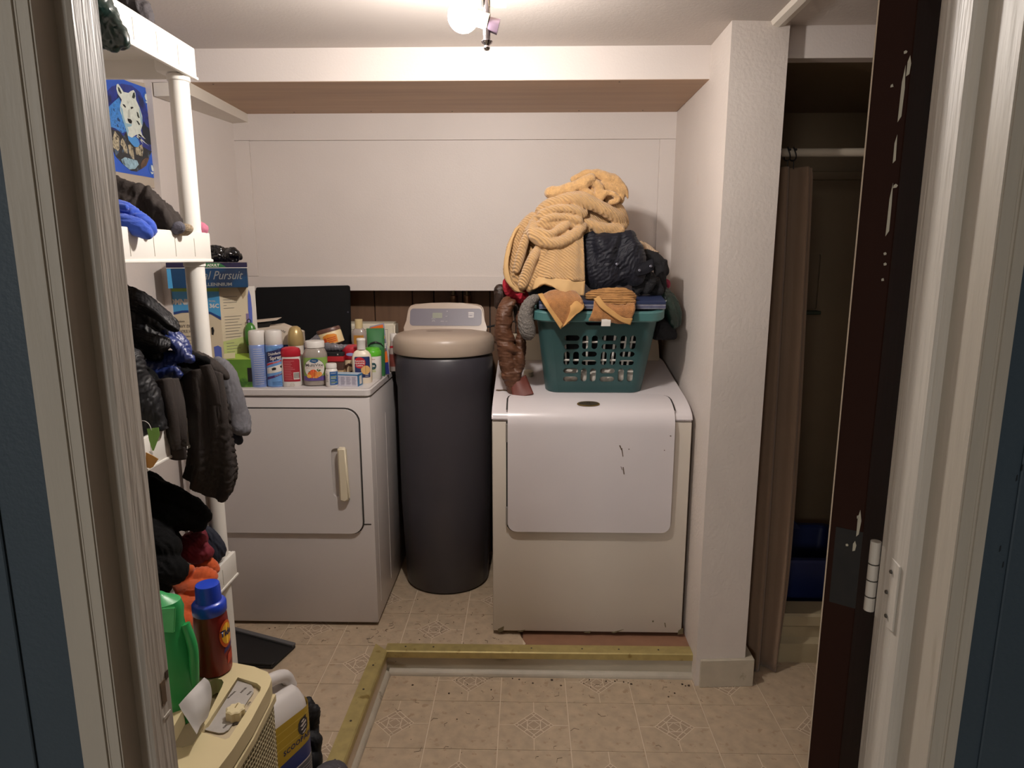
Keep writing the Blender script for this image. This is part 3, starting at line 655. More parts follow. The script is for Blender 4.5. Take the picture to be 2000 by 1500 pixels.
# the door is one curved panel: flat front that bends back over the sloped top
pd = [(YW-.017, dz0), (YW-.020, .6), (YW-.022, .80), (YW-.021, .895), (YW-.016, .918), (YW+.004, .941), (YW+.04, .956), (YW+.09, .968), (YW+.13, .974)]
b = BM(); rows = []
def dw(s):  # narrowing of the door at its rounded ends (distance from the bottom / top end)
    return s
L_ = [0]
for p, q in zip(pd, pd[1:]): L_.append(L_[-1]+math.dist(p, q))
fine = []
for s in [0, .002, .006, .012, .02, .03]+[.03+(L_[-1]-.06)*i/26 for i in range(1, 26)]+[L_[-1]-x for x in (.05, .03, .02, .012, .006, .002, 0)]:
    k = max(i for i in range(len(L_)) if L_[i] <= s+1e-9); k = min(k, len(pd)-2); f_ = (s-L_[k])/(L_[k+1]-L_[k])
    y, z = [pd[k][i]+f_*(pd[k+1][i]-pd[k][i]) for i in (0, 1)]
    r = .032; d = min(s, 9); ins = 0
    if d < r: ins = r-math.sqrt(max(r*r-(r-d)**2, 0))
    d2 = L_[-1]-s; ri = .05
    if d2 < ri: ins = ri-math.sqrt(max(ri*ri-(ri-d2)**2, 0))
    fine.append((y, z, ins))
for y, z, ins in fine: rows.append([b.verts.new((dx0+ins+(dx1-dx0-2*ins)*i/12, y, z)) for i in range(13)])
for p, q in zip(rows, rows[1:]):
    for i in range(12): b.faces.new((p[i], p[i+1], q[i+1], q[i]))
bmesh.ops.recalc_face_normals(b, faces=b.faces)
r = bmesh.ops.extrude_face_region(b, geom=list(b.faces))
vs = [v for v in r['geom'] if isinstance(v, bmesh.types.BMVert)]
for v in vs:
    v.co.y += .016 if v.co.z < .9 else .010; v.co.z -= 0 if v.co.z < .9 else .012
dd = link('door', b, m_wtop, t, smooth=50)
link('door_gap', front(curve_mesh([rrect(dx0-.006, dx1+.004, dz0-.006, .9, (.036, .036, .002, .002), 6)], .003), YW-.0012), m_seam, t)
gp = [(x, y-.004, z-.0052) for y, z, ins in fine if z > .935 for x in (dx0-.006+ins,)]+[(x, y-.004, z-.0052) for y, z, ins in reversed(fine) if z > .935 for x in (dx1+.006-ins,)]
b = BM(); hn = len(gp)//2; vl = [b.verts.new((p[0], p[1]+.006, p[2]+.0036)) for p in gp[:hn]]; vr = [b.verts.new((p[0], p[1]+.006, p[2]+.0036)) for p in reversed(gp[hn:])]
for i in range(hn-1): b.faces.new((vl[i], vr[i], vr[i+1], vl[i+1]))
link('top_gap', b, m_seam, t)
for za, zb_ in ((.83, .893), (.525, .59)): link('hinge', B1(dx0-.007, dx0-.001, YW-.016, YW-.002, za, zb_), M('hinge_grey', '8a847e', .4, .4), dd)
em = link('badge', L1([(.040, 0), (.039, .002)], 30, sy=.36), M('badge_gold', '8d7442', .3, .7), dd)
mt = Matrix.Translation(((.215,2.295,.953)[0], YW+.034, .9565)) @ Matrix.Rotation(R(23), 4, 'X'); em.data.transform(mt)
e2 = link('badge_face', L1([(.035, .002), (.034, .003)], 30, sy=.34), M('badge_dark', '4a4236', .3, .4), em); e2.data.transform(mt)
me = text_mesh('M', .014, .0005); me.transform(mt @ Matrix.Translation((0, 0, .0034)) @ Matrix.Diagonal((1.4, .8, 1, 1))); link('badge_mark', me, M('badge_mark', '171310', .4), em)
m_scr = M('rust_scratch', '5b4938', .7)
for pts in ([(.318,2.239,.823),(.323,2.239,.823),(.329,2.239,.807),(.326,2.239,.806)], [(.326,2.239,.812),(.329,2.239,.814),(.334,2.239,.784),(.332,2.239,.782)], [(.326,2.239,.747),(.328,2.239,.747),(.333,2.239,.734),(.33,2.239,.736)], [(.333,2.239,.745),(.336,2.239,.745),(.34,2.239,.719),(.337,2.239,.719)], [(.35,2.239,.811),(.355,2.239,.811),(.354,2.239,.808),(.351,2.239,.808)], [(.491,2.239,.859),(.495,2.239,.859),(.496,2.239,.856),(.491,2.239,.856)], [(.473,2.239,.808),(.476,2.239,.808),(.476,2.239,.805),(.473,2.239,.805)]):
    link('scratch', P1(pts, (0, .003, 0)), m_scr, dd)
for pts in ([(-.104,2.26,.112),(-.081,2.26,.124),(-.083,2.26,.106),(-.099,2.26,.099)], [(.556,2.26,.1),(.559,2.26,.115),(.574,2.26,.126),(.576,2.26,.103)], [(-.031,2.26,.104),(-.002,2.26,.111),(-.014,2.26,.103)], [(.213,2.26,.103),(.239,2.26,.109),(.235,2.26,.101)], [(.314,2.26,.104),(.359,2.26,.118),(.325,2.26,.102)], [(.462,2.26,.154),(.467,2.26,.154),(.467,2.26,.149),(.462,2.26,.149)], [(.506,2.26,.145),(.509,2.26,.146),(.513,2.26,.128),(.51,2.26,.129)]):
    link('grime_mark', P1(pts, (0, .002, 0)), m_grime, t)
# console with its dial at the back of the top
link('console', P1([(0, 2.79, 1.03), (0, 2.912, 1.03), (0, 2.912, 1.135), (0, 2.87, 1.135), (0, 2.83, 1.10)], (WX1-WX0-.03, 0, 0), .006, 2), m_crm2, t, smooth=40).data.transform(Matrix.Translation((WX0+.015, 0, 0)))
kn = link('dial', L1([(.033, 0), (.036, .003), (.035, .008), (.020, .011), (.019, .03), (.015, .033)], 24), m_crm, t, smooth=40)
mt = Matrix.Translation(((.006,2.574,.99)[0], (.006,2.574,.99)[1]+.03, .99)) @ Matrix.Rotation(R(9.5), 4, 'X'); kn.data.transform(mt)
link('dial', L1([(.026, 0), (.028, .003), (.027, .008), (.016, .011), (.015, .024), (.012, .026)], 24), m_crm, t, smooth=40).data.transform(Matrix.Translation((-.085, 2.62, .996)) @ Matrix.Rotation(R(9.5), 4, 'X'))
link('rust_mark', P1([(-.112, 2.44, .9755), (-.10, 2.438, .9755), (-.085, 2.439, .9755), (-.07, 2.435, .9750), (-.072, 2.430, .9745), (-.09, 2.432, .9745), (-.105, 2.428, .974), (-.115, 2.434, .9745)], (0, 0, .0025)), m_scr, t)
# ================================================================ white plastic shelving along the left wall
m_pl = M('white_resin', 'e4e0d8', .42, var=(5, .03)); m_plu = M('resin_underside', 'd6cdb2', .5)
SF0, SF1, SB0, SB1 = .80, 1.768, -1.245, -.826      # near end, far end, back, front
t = thing('shelving_unit', 'white plastic shelving unit with round poles, clothes heaped on every shelf', 'shelf', (-1.03, 1.3, UP))
def shelf(zt, zb):
    b = BM(); box(b, SB0+.004, SB1-.004, SF0+.004, SF1-.004, zt-.028, zt-.018)
    def strip(x0, x1, y0, y1): box(b, x0, x1, y0, y1, zb, zt, .003, 2)
    strip(SB1-.012, SB1, SF0, SF1); strip(SB0, SB0+.012, SF0, SF1); strip(SB0+.0125, SB1-.0125, SF1-.012, SF1); strip(SB0+.0125, SB1-.0125, SF0, SF0+.012)
    for y in (SF0, SF1-.07): box(b, SB1-.075, SB1-.012, y+.006, y+.064, zb+.002, zt-.004, .01, 2)
    for k in range(5): box(b, SB0+.012, SB1-.012, SF0+.16*(k+1)-.002, SF0+.16*(k+1)+.002, zt-.05, zt-.028)
    s = link('shelf', b, m_pl, t, smooth=35)
    for k in range(9):
        y = SF1-.088-.092*k
        link('seam_line', B1(SB1-.0006, SB1+.0006, y-.0008, y+.0008, zb+.012, zt-.016), M('seam_shade', '9d9585', .6), s)
    link('lip', B1(SB1-.008, SB1+.003, SF0-.002, SF1+.003, zb-.002, zb+.005, .002, 2), m_pl, s)
    return s
ST = (1.968, 1.522, 1.076, .640, .24); SBt = [z-.072 for z in ST]
for zt, zb in zip(ST, SBt): shelf(zt, zb)
def pole(x, y):
    for za, zb in ((SBt[0], ST[1]), (SBt[1], ST[2]), (SBt[2], ST[3]), (SBt[3], ST[4]), (SBt[4], UP)):
        p = link('pole', T1([(x, y, zb-.02), (x, y, za+.005)], .0235, 20), m_pl, t, smooth=40)
        link('pole_collar', L1([(.0235, za-.014), (.0268, za-.012), (.0268, za+.001), (.0235, za+.002)], 20, c=(x, y, 0)), m_pl, p, smooth=40)
for x in (-.857, -1.205):
    for y in (1.735, .85): pole(x, y)

# ================================================================ wolf print on the left wall
WX = -1.2705
def wp(pts, d): return P1([(WX+.004+d, p[1], p[2]) for p in pts], (.0004, 0, 0))
t = thing('wolf_picture', 'blue picture of a white wolf head above a small pack, clear panel on wall', 'picture', (WX, 2.2, 1.7))
pl = [(-1.266,2.027,1.966),(-1.267,2.199,2.006),(-1.266,2.386,2.033),(-1.266,2.391,1.691),(-1.266,2.113,1.688),(-1.266,2,1.689)]
link('backing_panel', P1([(WX+.0005, p[1], p[2]) for p in pl], (.003, 0, 0), .0006, 1), M('clear_panel', 'b3a797', .15, spec=.6), t)
pr = link('print', wp([(-1.266,2.035,1.965),(-1.267,2.208,2.006),(-1.266,2.358,2.012),(-1.266,2.354,1.724),(-1.266,2.108,1.719),(-1.266,2.005,1.717)], 0), M('print_blue', '1f56c0', .3, var=(14, .15)), t)
W = lambda nm, pts, d, m: link(nm, wp(pts, d), m, pr)
W('night_sky', [(-1.266,2.108,1.944),(-1.266,2.145,1.971),(-1.266,2.197,1.991),(-1.266,2.253,1.999),(-1.266,2.299,1.989),(-1.266,2.323,1.958),(-1.266,2.341,1.913),(-1.266,2.347,1.86),(-1.266,2.337,1.82),(-1.266,2.312,1.783),(-1.266,2.276,1.751),(-1.266,2.233,1.732),(-1.266,2.2,1.731),(-1.266,2.161,1.745),(-1.266,2.129,1.763),(-1.266,2.111,1.785),(-1.266,2.099,1.833),(-1.266,2.082,1.878)], .0005, M('night_blue', '1a2f86', .3, var=(40, .35), two=('16204f', 22, .55)))
W('blue_glow', [(-1.267,2.107,1.9),(-1.266,2.141,1.924),(-1.266,2.175,1.946),(-1.266,2.193,1.92),(-1.266,2.186,1.883),(-1.266,2.198,1.85),(-1.266,2.174,1.841),(-1.266,2.136,1.849),(-1.266,2.106,1.848)], .0009, M('glow_blue', '3f84cf', .3, var=(60, .5), two=('173a6c', 60, .55)))
W('dark_trees', [(-1.266,2.289,1.85),(-1.266,2.289,1.879),(-1.266,2.305,1.901),(-1.266,2.315,1.887),(-1.266,2.33,1.884),(-1.266,2.344,1.848),(-1.266,2.339,1.831),(-1.266,2.321,1.831),(-1.266,2.3,1.83)], .0009, M('tree_ink', '18222e', .5))
W('dark_ground', [(-1.266,2.113,1.842),(-1.267,2.161,1.843),(-1.266,2.176,1.831),(-1.266,2.198,1.85),(-1.266,2.203,1.825),(-1.266,2.268,1.82),(-1.266,2.317,1.811),(-1.266,2.335,1.811),(-1.266,2.306,1.777),(-1.266,2.27,1.748),(-1.266,2.231,1.732),(-1.266,2.2,1.731),(-1.266,2.157,1.747),(-1.266,2.125,1.765),(-1.267,2.112,1.79)], .0009, M('ground_ink', '26282c', .4, var=(60, .5), two=('4a5f78', 40, .58)))
W('wolf_head', [(-1.266,2.169,1.982),(-1.266,2.177,1.986),(-1.266,2.187,1.98),(-1.266,2.201,1.968),(-1.267,2.229,1.971),(-1.266,2.243,1.98),(-1.266,2.26,1.987),(-1.266,2.269,1.98),(-1.266,2.269,1.959),(-1.266,2.285,1.939),(-1.266,2.296,1.915),(-1.266,2.293,1.888),(-1.266,2.279,1.867),(-1.266,2.285,1.854),(-1.266,2.27,1.855),(-1.266,2.252,1.85),(-1.266,2.223,1.835),(-1.266,2.2,1.838),(-1.266,2.208,1.854),(-1.266,2.197,1.87),(-1.266,2.182,1.888),(-1.266,2.174,1.906),(-1.266,2.176,1.922),(-1.266,2.188,1.942),(-1.266,2.17,1.955),(-1.266,2.165,1.969)], .0013, M('wolf_white', 'd5dcd2', .4, var=(80, .10)))
W('ear', [(-1.266,2.173,1.977),(-1.266,2.181,1.975),(-1.266,2.191,1.962),(-1.266,2.185,1.958),(-1.266,2.174,1.965)], .0018, M('ear_ink', '2b352f', .5)); W('ear', [(-1.266,2.255,1.977),(-1.266,2.263,1.981),(-1.266,2.265,1.969),(-1.266,2.258,1.96),(-1.266,2.246,1.961)], .0018, MATS['ear_ink'])
W('eye', [(-1.266,2.189,1.93),(-1.266,2.2,1.93),(-1.266,2.206,1.925),(-1.267,2.203,1.921),(-1.266,2.193,1.925)], .0018, m_black); W('eye', [(-1.266,2.233,1.93),(-1.266,2.243,1.933),(-1.266,2.249,1.931),(-1.266,2.234,1.923)], .0018, m_black)
W('nose', [(-1.266,2.209,1.891),(-1.266,2.224,1.892),(-1.266,2.233,1.888),(-1.266,2.229,1.879),(-1.266,2.217,1.878),(-1.266,2.209,1.884)], .0018, m_black)
W('cheek_fur', [(-1.266,2.265,1.922),(-1.267,2.272,1.921),(-1.266,2.279,1.906),(-1.266,2.273,1.904),(-1.266,2.266,1.909)], .0018, MATS['ear_ink']); W('cheek_fur', [(-1.266,2.257,1.894),(-1.266,2.267,1.894),(-1.266,2.278,1.885),(-1.266,2.27,1.882)], .0018, MATS['ear_ink'])
for q in ([(-1.266,2.252,1.85),(-1.266,2.263,1.857),(-1.266,2.29,1.846)], [(-1.266,2.259,1.849),(-1.266,2.275,1.858),(-1.267,2.303,1.844)], [(-1.267,2.248,1.843),(-1.266,2.259,1.847),(-1.266,2.32,1.825)], [(-1.266,2.22,1.946),(-1.266,2.228,1.949),(-1.266,2.219,1.938)], [(-1.266,2.252,1.849),(-1.266,2.265,1.852),(-1.266,2.284,1.825)]): W('fur_streak', q, .0017, MATS['wolf_white'])
m_sh = M('wolf_shade', '8fb4c4', .4)
for q in ([(-1.266,2.176,1.922),(-1.266,2.187,1.914),(-1.266,2.188,1.894),(-1.266,2.198,1.873),(-1.266,2.209,1.854),(-1.266,2.2,1.838),(-1.266,2.191,1.864),(-1.266,2.18,1.886)], [(-1.266,2.198,1.875),(-1.266,2.218,1.876),(-1.266,2.231,1.878),(-1.266,2.225,1.87),(-1.266,2.205,1.864)], [(-1.266,2.28,1.938),(-1.266,2.288,1.927),(-1.266,2.294,1.904),(-1.266,2.291,1.882),(-1.266,2.284,1.891),(-1.266,2.283,1.912)]): W('fur_shade', q, .0016, m_sh)
for q in ([(-1.266,2.216,1.917),(-1.266,2.226,1.922),(-1.266,2.225,1.896),(-1.266,2.211,1.892)], [(-1.266,2.217,1.944),(-1.267,2.228,1.946),(-1.266,2.224,1.939),(-1.266,2.218,1.937)]): W('fur_shade', q, .0016, M('wolf_grey_shade', 'b3bab2', .4))
W('blue_chest', [(-1.266,2.2,1.838),(-1.266,2.223,1.835),(-1.266,2.243,1.842),(-1.266,2.257,1.837),(-1.266,2.265,1.822),(-1.266,2.252,1.811),(-1.266,2.233,1.809),(-1.266,2.219,1.815),(-1.266,2.203,1.825)], .0016, M('chest_blue', '4a94d8', .35))
m_fur = M('wolf_grey', 'a99f86', .5, var=(110, .5), two=('3a3730', 90, .56))
for q in ([(-1.266,2.134,1.841),(-1.267,2.142,1.833),(-1.266,2.153,1.827),(-1.266,2.149,1.791),(-1.266,2.139,1.782),(-1.266,2.116,1.789),(-1.266,2.117,1.814)], [(-1.266,2.162,1.818),(-1.266,2.171,1.825),(-1.266,2.182,1.814),(-1.266,2.191,1.798),(-1.266,2.19,1.782),(-1.266,2.176,1.78),(-1.267,2.166,1.799),(-1.266,2.156,1.805)], [(-1.266,2.197,1.809),(-1.266,2.21,1.813),(-1.266,2.222,1.805),(-1.266,2.224,1.787),(-1.267,2.225,1.769),(-1.266,2.214,1.77),(-1.266,2.2,1.783)], [(-1.266,2.237,1.807),(-1.266,2.279,1.824),(-1.266,2.281,1.806),(-1.267,2.272,1.783),(-1.267,2.257,1.786),(-1.266,2.238,1.786)]): W('small_wolf', q, .0014, m_fur)
W('snow_mound', [(-1.267,2.152,1.759),(-1.266,2.174,1.769),(-1.266,2.202,1.768),(-1.266,2.24,1.768),(-1.266,2.247,1.756),(-1.266,2.225,1.74),(-1.266,2.191,1.734),(-1.266,2.161,1.745)], .0012, M('snow_blue', '8fb0c0', .4, var=(60, .4), two=('22303c', 50, .58)))
W('autumn_bush', [(-1.266,2.27,1.772),(-1.266,2.292,1.783),(-1.266,2.315,1.786),(-1.266,2.292,1.759),(-1.266,2.259,1.743),(-1.266,2.257,1.754)], .0013, M('bush_brown', '5c4636', .5, var=(80, .4)))
for cx, cy in ((568, 308), (638, 1142)):
    W('badge', [(WX, 0, 0)] and ({568: [(-1.266,2.335,2),(-1.266,2.346,1.997),(-1.266,2.35,1.985),(-1.266,2.345,1.97),(-1.266,2.331,1.958),(-1.266,2.319,1.959),(-1.266,2.312,1.97),(-1.266,2.315,1.982),(-1.266,2.322,1.993)], 638: [(-1.266,2.33,1.772),(-1.266,2.34,1.768),(-1.266,2.345,1.755),(-1.266,2.34,1.74),(-1.266,2.325,1.731),(-1.266,2.313,1.734),(-1.266,2.305,1.747),(-1.266,2.308,1.758),(-1.266,2.317,1.768)]}[cx]), .0009, M('badge_blue', '2c5fb8', .4))
for q in ([(-1.266,2.327,1.99),(-1.266,2.334,1.992),(-1.267,2.337,1.982),(-1.266,2.339,1.974),(-1.266,2.332,1.97),(-1.266,2.326,1.974),(-1.266,2.323,1.981)], [(-1.266,2.325,1.967),(-1.266,2.333,1.968),(-1.266,2.341,1.974),(-1.266,2.342,1.97),(-1.266,2.332,1.962),(-1.266,2.325,1.963)], [(-1.266,2.322,1.764),(-1.266,2.33,1.764),(-1.266,2.333,1.756),(-1.266,2.335,1.748),(-1.266,2.328,1.744),(-1.266,2.322,1.749)], [(-1.266,2.314,1.742),(-1.266,2.325,1.741),(-1.266,2.333,1.743),(-1.266,2.33,1.737),(-1.266,2.32,1.735)]): W('badge_figure', q, .0014, MATS['wolf_white'])
for p in ((-1.266,2.426,2.035), (-1.266,2.371,1.71)):
    s = link('standoff_bolt', L1([(.006, 0), (.0058, .004), (.003, .006)], 12), m_chrome, t, smooth=40); s.data.transform(Matrix.Translation((WX+.004, p[1], p[2])) @ Matrix.Rotation(PI/2, 4, 'Y'))

# ================================================================ shower curtain, rod and rings, blue tub
rx0, rz_ = .77, (.929,2.262,1.788)[2]
tag(link('curtain_rod', T1([(.762, 2.262, rz_), (1.70, 2.262, rz_)], .0135, 16), M('white_rod', 'a89f90', .4), smooth=40), 'white shower curtain rod across the alcove', 'curtain rod')
m_cur = M('tan_curtain', '7b6450', .8, var=(6, .05), bump=(300, .1), sheen=.2)
cu = thing('shower_curtain', 'tan shower curtain bunched beside the white pillar', 'curtain', (.85, 2.25, .02))
def crow(z, x0, x1, y0):
    n = 13; out = []
    for i in range(n):
        u = i/(n-1); out.append((x0+(x1-x0)*u, y0+.024*math.sin(i*PI*.36+.3)*(1-.3*u)+.006*math.sin(i*2.4), z+(.0)))
    return out
zz = [rz_-.045, rz_-.12, 1.3, .8, .35, (.874,2.21,.006)[2]]
rows = [crow(zz[0], .772, .915, 2.26), crow(zz[1], .772, .92, 2.257), crow(zz[2], .773, .925, 2.24), crow(zz[3], .775, .935, 2.232), crow(zz[4], .776, .93, 2.215), crow(zz[5], .78, .915, 2.205)]
rows[-1][-1] = (.908, 2.215, zz[5]+.05); rows[-1][-2] = (.902, 2.21, zz[5]+.02)
sheet('fabric', m_cur, rows, cu, nu=5, nv=8, thick=.003, sm=180)
for i, x in enumerate((.783, .800, .829, .848)):
    b = BM(); ring = [(x+.004*math.sin(a*2), 2.262+.019*math.cos(a), rz_-.004+.021*math.sin(a)) for a in [2*PI*k/16 for k in range(17)]]
    tube(b, ring, .0022, 6); tube(b, [(x, 2.262-.008, rz_-.022), (x+.002, 2.258, rz_-.05)], .0016, 6); b2 = lathe(b, [(.003, 0), (.0045, .003), (.003, .006)], 8, c=(x, 2.243, rz_+.004))
    link('curtain_ring', b, m_black, cu, smooth=60)
m_btub = M('blue_tub', '122050', .5)
bt = thing('storage_tub', 'dark blue plastic tub inside the shower behind the curtain', 'tub', (1.14, 2.55, .1))
b = BM(); A = [(.99, 2.43), (1.28, 2.43), (1.28, 2.74), (.99, 2.74)]
lo = rrect(.99, 1.27, 2.44, 2.74, .03); hi = rrect(.965, 1.295, 2.415, 2.765, .03); inn = rrect(.975, 1.285, 2.425, 2.755, .028); ilo = rrect(1.0, 1.26, 2.45, 2.73, .028)
rg = [[b.verts.new((x, y, z)) for x, y in q] for q, z in ((lo, .101), (hi, .32), (inn, .32), (ilo, .108))]
for p, q in zip(rg, rg[1:]):
    for i in range(len(p)): b.faces.new((p[i], p[(i+1) % len(p)], q[(i+1) % len(p)], q[i]))
b.faces.new(rg[0][::-1]); b.faces.new(rg[-1])
link('body', b, m_btub, bt, smooth=40)
link('rim', curve_mesh([rrect(.955, 1.305, 2.405, 2.775, .035), rrect(.978, 1.282, 2.428, 2.752, .03)], .012), m_btub, bt).data.transform(Matrix.Translation((0, 0, .322)))
link('lid', P1([(.965, 2.70, .33), (1.16, 2.70, .33), (1.06, 2.75, .47), (.965, 2.77, .56)], (0, .012, 0), .003), m_btub, bt)

# ================================================================ dustpan on the floor before the dryer
t = thing('dustpan', 'flat black dustpan with a grey lip lying on the floor before the dryer', 'dustpan', (-.95, 2.14, UP))
fp = [(-1.085, 2.262), (-.822, 2.162), (-.858, 2.034), (-1.10, 2.05)]
link('tray', P1([(x, y, UP+.002) for x, y in fp], (0, 0, .010), .002, 1), m_black, t)
link('lip', P1([(-1.085, 2.262, UP+.012), (-.820, 2.162, UP+.012), (-.828, 2.146, UP+.012), (-1.088, 2.244, UP+.012)], (0, 0, .010), .002, 1), M('grey_lip', '5a5a5c', .4), t)
link('side_wall', P1([(-.858, 2.034, UP+.012), (-.852, 2.05, UP+.012), (-1.09, 2.064, UP+.012), (-1.10, 2.05, UP+.012)], (0, 0, .008), .002, 1), m_black, t)
# crumbs and fibres along the step
b = BM(); rnd = random.Random(11)
def crumb(x, y, z, s):
    n = rnd.randint(4, 6); a0 = rnd.random()*6
    prism(b, [(x+s*rnd.uniform(.5, 1)*math.cos(a0+2*PI*i/n), y+s*rnd.uniform(.4, .9)*math.sin(a0+2*PI*i/n), z) for i in range(n)], (0, 0, s*.5))
for _ in range(90): crumb(-.45+1.05*rnd.random(), 2.13-.09*rnd.random()**2.2, .0002, .001+.0042*rnd.random()**3)
for _ in range(50): crumb(rnd.uniform(-.45, 1.0), rnd.uniform(1.6, 2.1), .0002, rnd.uniform(.0008, .002))
for _ in range(90): crumb(rnd.uniform(-1.1, -.15), 2.30-.13*rnd.random()**1.5 if rnd.random() < .6 else rnd.uniform(1.75, 2.3), UP+.0002, .0007+.0026*rnd.random()**3)
for _ in range(40): crumb(rnd.uniform(-.52, -.02), rnd.uniform(2.19, 2.52), UP+.0002, rnd.uniform(.0008, .003))
for _ in range(70):
    z = UP if rnd.random() < .65 else 0; x = rnd.uniform(-.95, -.03) if z else rnd.uniform(-.45, .6); y = rnd.uniform(2.2, 2.45) if z else rnd.uniform(1.75, 2.13); a = rnd.random()*6; l = rnd.uniform(.006, .018)
    if z and x > -.53 and y < 2.2: continue
    tube(b, [(x, y, z+.001), (x+l*math.cos(a), y+l*math.sin(a), z+.0012), (x+l*1.7*math.cos(a+.6), y+l*1.7*math.sin(a+.6), z+.001)], .0005, 4)
tag(link('floor_crumbs', b, M('dirt', '3f3023', .9)), 'dark crumbs and fibres scattered over the vinyl floor', 'crumbs', kind='stuff')
# ================================================================ cream space heater / dehumidifier near the door
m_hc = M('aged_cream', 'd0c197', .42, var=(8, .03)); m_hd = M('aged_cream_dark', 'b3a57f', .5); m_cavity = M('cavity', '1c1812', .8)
HX0, HX1, HY0, HY1, HT = -.83, -.470, .66, 1.15, .69
t = thing('dehumidifier', 'aged cream dehumidifier with a perforated grille and a round dial, bottles on top', 'dehumidifier', (-.65, .92, UP))
_xr = lambda y: HX1+.012*math.sin(PI*(y-HY0)/(HY1-HY0))-.07*max(0, (y-1.10)/.05)**2
def outline(d=0):
    pts = [(HX0+d, .70), (HX0+d, 1.06)]
    far = [(-.80, 1.125), (-.76, 1.15), (-.70, 1.166), (-.63, 1.170), (-.57, 1.163), (-.52, 1.150), (-.487, 1.133), (-.472, 1.112), (-.468, 1.09)]
    near = [(-.464, 1.0), (-.466, .93), (-.474, .86), (-.49, .79), (-.515, .72), (-.56, .665)]
    pts += [(x-(d if x > -.7 else -d), y-d) for x, y in far]+[(x-d, y) for x, y in near]
    return pts
body = P1([(x, y, UP+.012) for x, y in outline(.004)], (0, 0, HT-.045-UP-.012), .004, 2)
link('body', body, m_hc, t, smooth=40)
for y in (.75, 1.08): link('foot', L1([(.014, UP), (.012, UP+.014)], 10, c=(-.52, y, 0)), m_black, t)
# top deck with its sunken control panel and hand well
panel = [(-.548, 1.096), (-.502, 1.082), (-.494, 1.066), (-.500, .935), (-.508, .922), (-.545, .926), (-.556, .936)]
panel = [(-.537,1.116,.69),(-.494,1.099,.69),(-.483,1.089,.69),(-.48,1.078,.69),(-.483,.957,.69),(-.488,.953,.69),(-.535,.969,.69)]
well = [(-.577,1.112,.69),(-.564,1.109,.69),(-.557,1.101,.69),(-.554,1.087,.69),(-.535,.95,.69),(-.535,.939,.69),(-.548,.934,.69),(-.571,.933,.69),(-.586,.972,.69),(-.599,1.069,.69)]
top = curve_mesh([outline(), [(p[0], p[1]) for p in panel], [(p[0], p[1]) for p in well]], .03)
top.transform(Matrix.Translation((0, 0, HT-.015)))
tp = link('top', top, m_hc, t)
link('panel_floor', P1([(p[0], p[1], HT-.009) for p in panel], (0, 0, -.003)), M('panel_beige', 'b9aa8e', .5), t)
sk = link('control_plate', P1([(-.537,1.115,.683),(-.507,1.103,.683),(-.498,1.092,.683),(-.494,1.081,.683),(-.496,.983,.683),(-.501,.976,.683),(-.509,.975,.683),(-.539,.983,.683),(-.532,.989,.683)], (0, 0, .0015)), M('silver_plate', 'b5b0aa', .35, .2, var=(60, .06)), t)
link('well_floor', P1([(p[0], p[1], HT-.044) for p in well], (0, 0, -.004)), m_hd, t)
link('deck_seam', P1([(x, y, HT-.031) for x, y in outline(.002)], (0, 0, -.003)), M('seam_tan', '5f5236', .6), t)
kx, ky, _z = (-.498,1.016,.7)
dl = link('dial', L1([(.019, .681), (.019, .684)], 28, c=(kx, ky, 0)), M('dial_ring', '55504a', .4), t)
b = BM(); n = 48
rg = [[b.verts.new((kx+rr*math.cos(2*PI*i/n), ky+rr*math.sin(2*PI*i/n), z)) for i in range(n) for rr in ((r0+.0013*math.cos(2*PI*i/n*8)),)] for r0, z in ((.0155, .684), (.0150, .699), (.0125, .701))]
for p, q in zip(rg, rg[1:]):
    for i in range(n): b.faces.new((p[i], p[(i+1) % n], q[(i+1) % n], q[i]))
b.faces.new(rg[-1]); link('knob', b, M('cream_knob', 'd6c8a0', .4), dl, smooth=40)
link('pointer', B1(kx-.001, kx+.001, ky-.0, ky+.011, .7008, .7016), M('pointer_tan', '8f7f52', .5), dl)
for txt, px in (('OFF', (-.505,.99,.685)), ('NORMAL', (-.53,1.073,.685)), ('DRYER', (-.514,1.086,.685)), ('MAX', (-.5,1.078,.685)), ('ON', (-.489,1.05,.685))):
    flat_text('lettering', txt, .0052, m_ink, sk, px, (.25, 1, 0), (-1, .25, 0))
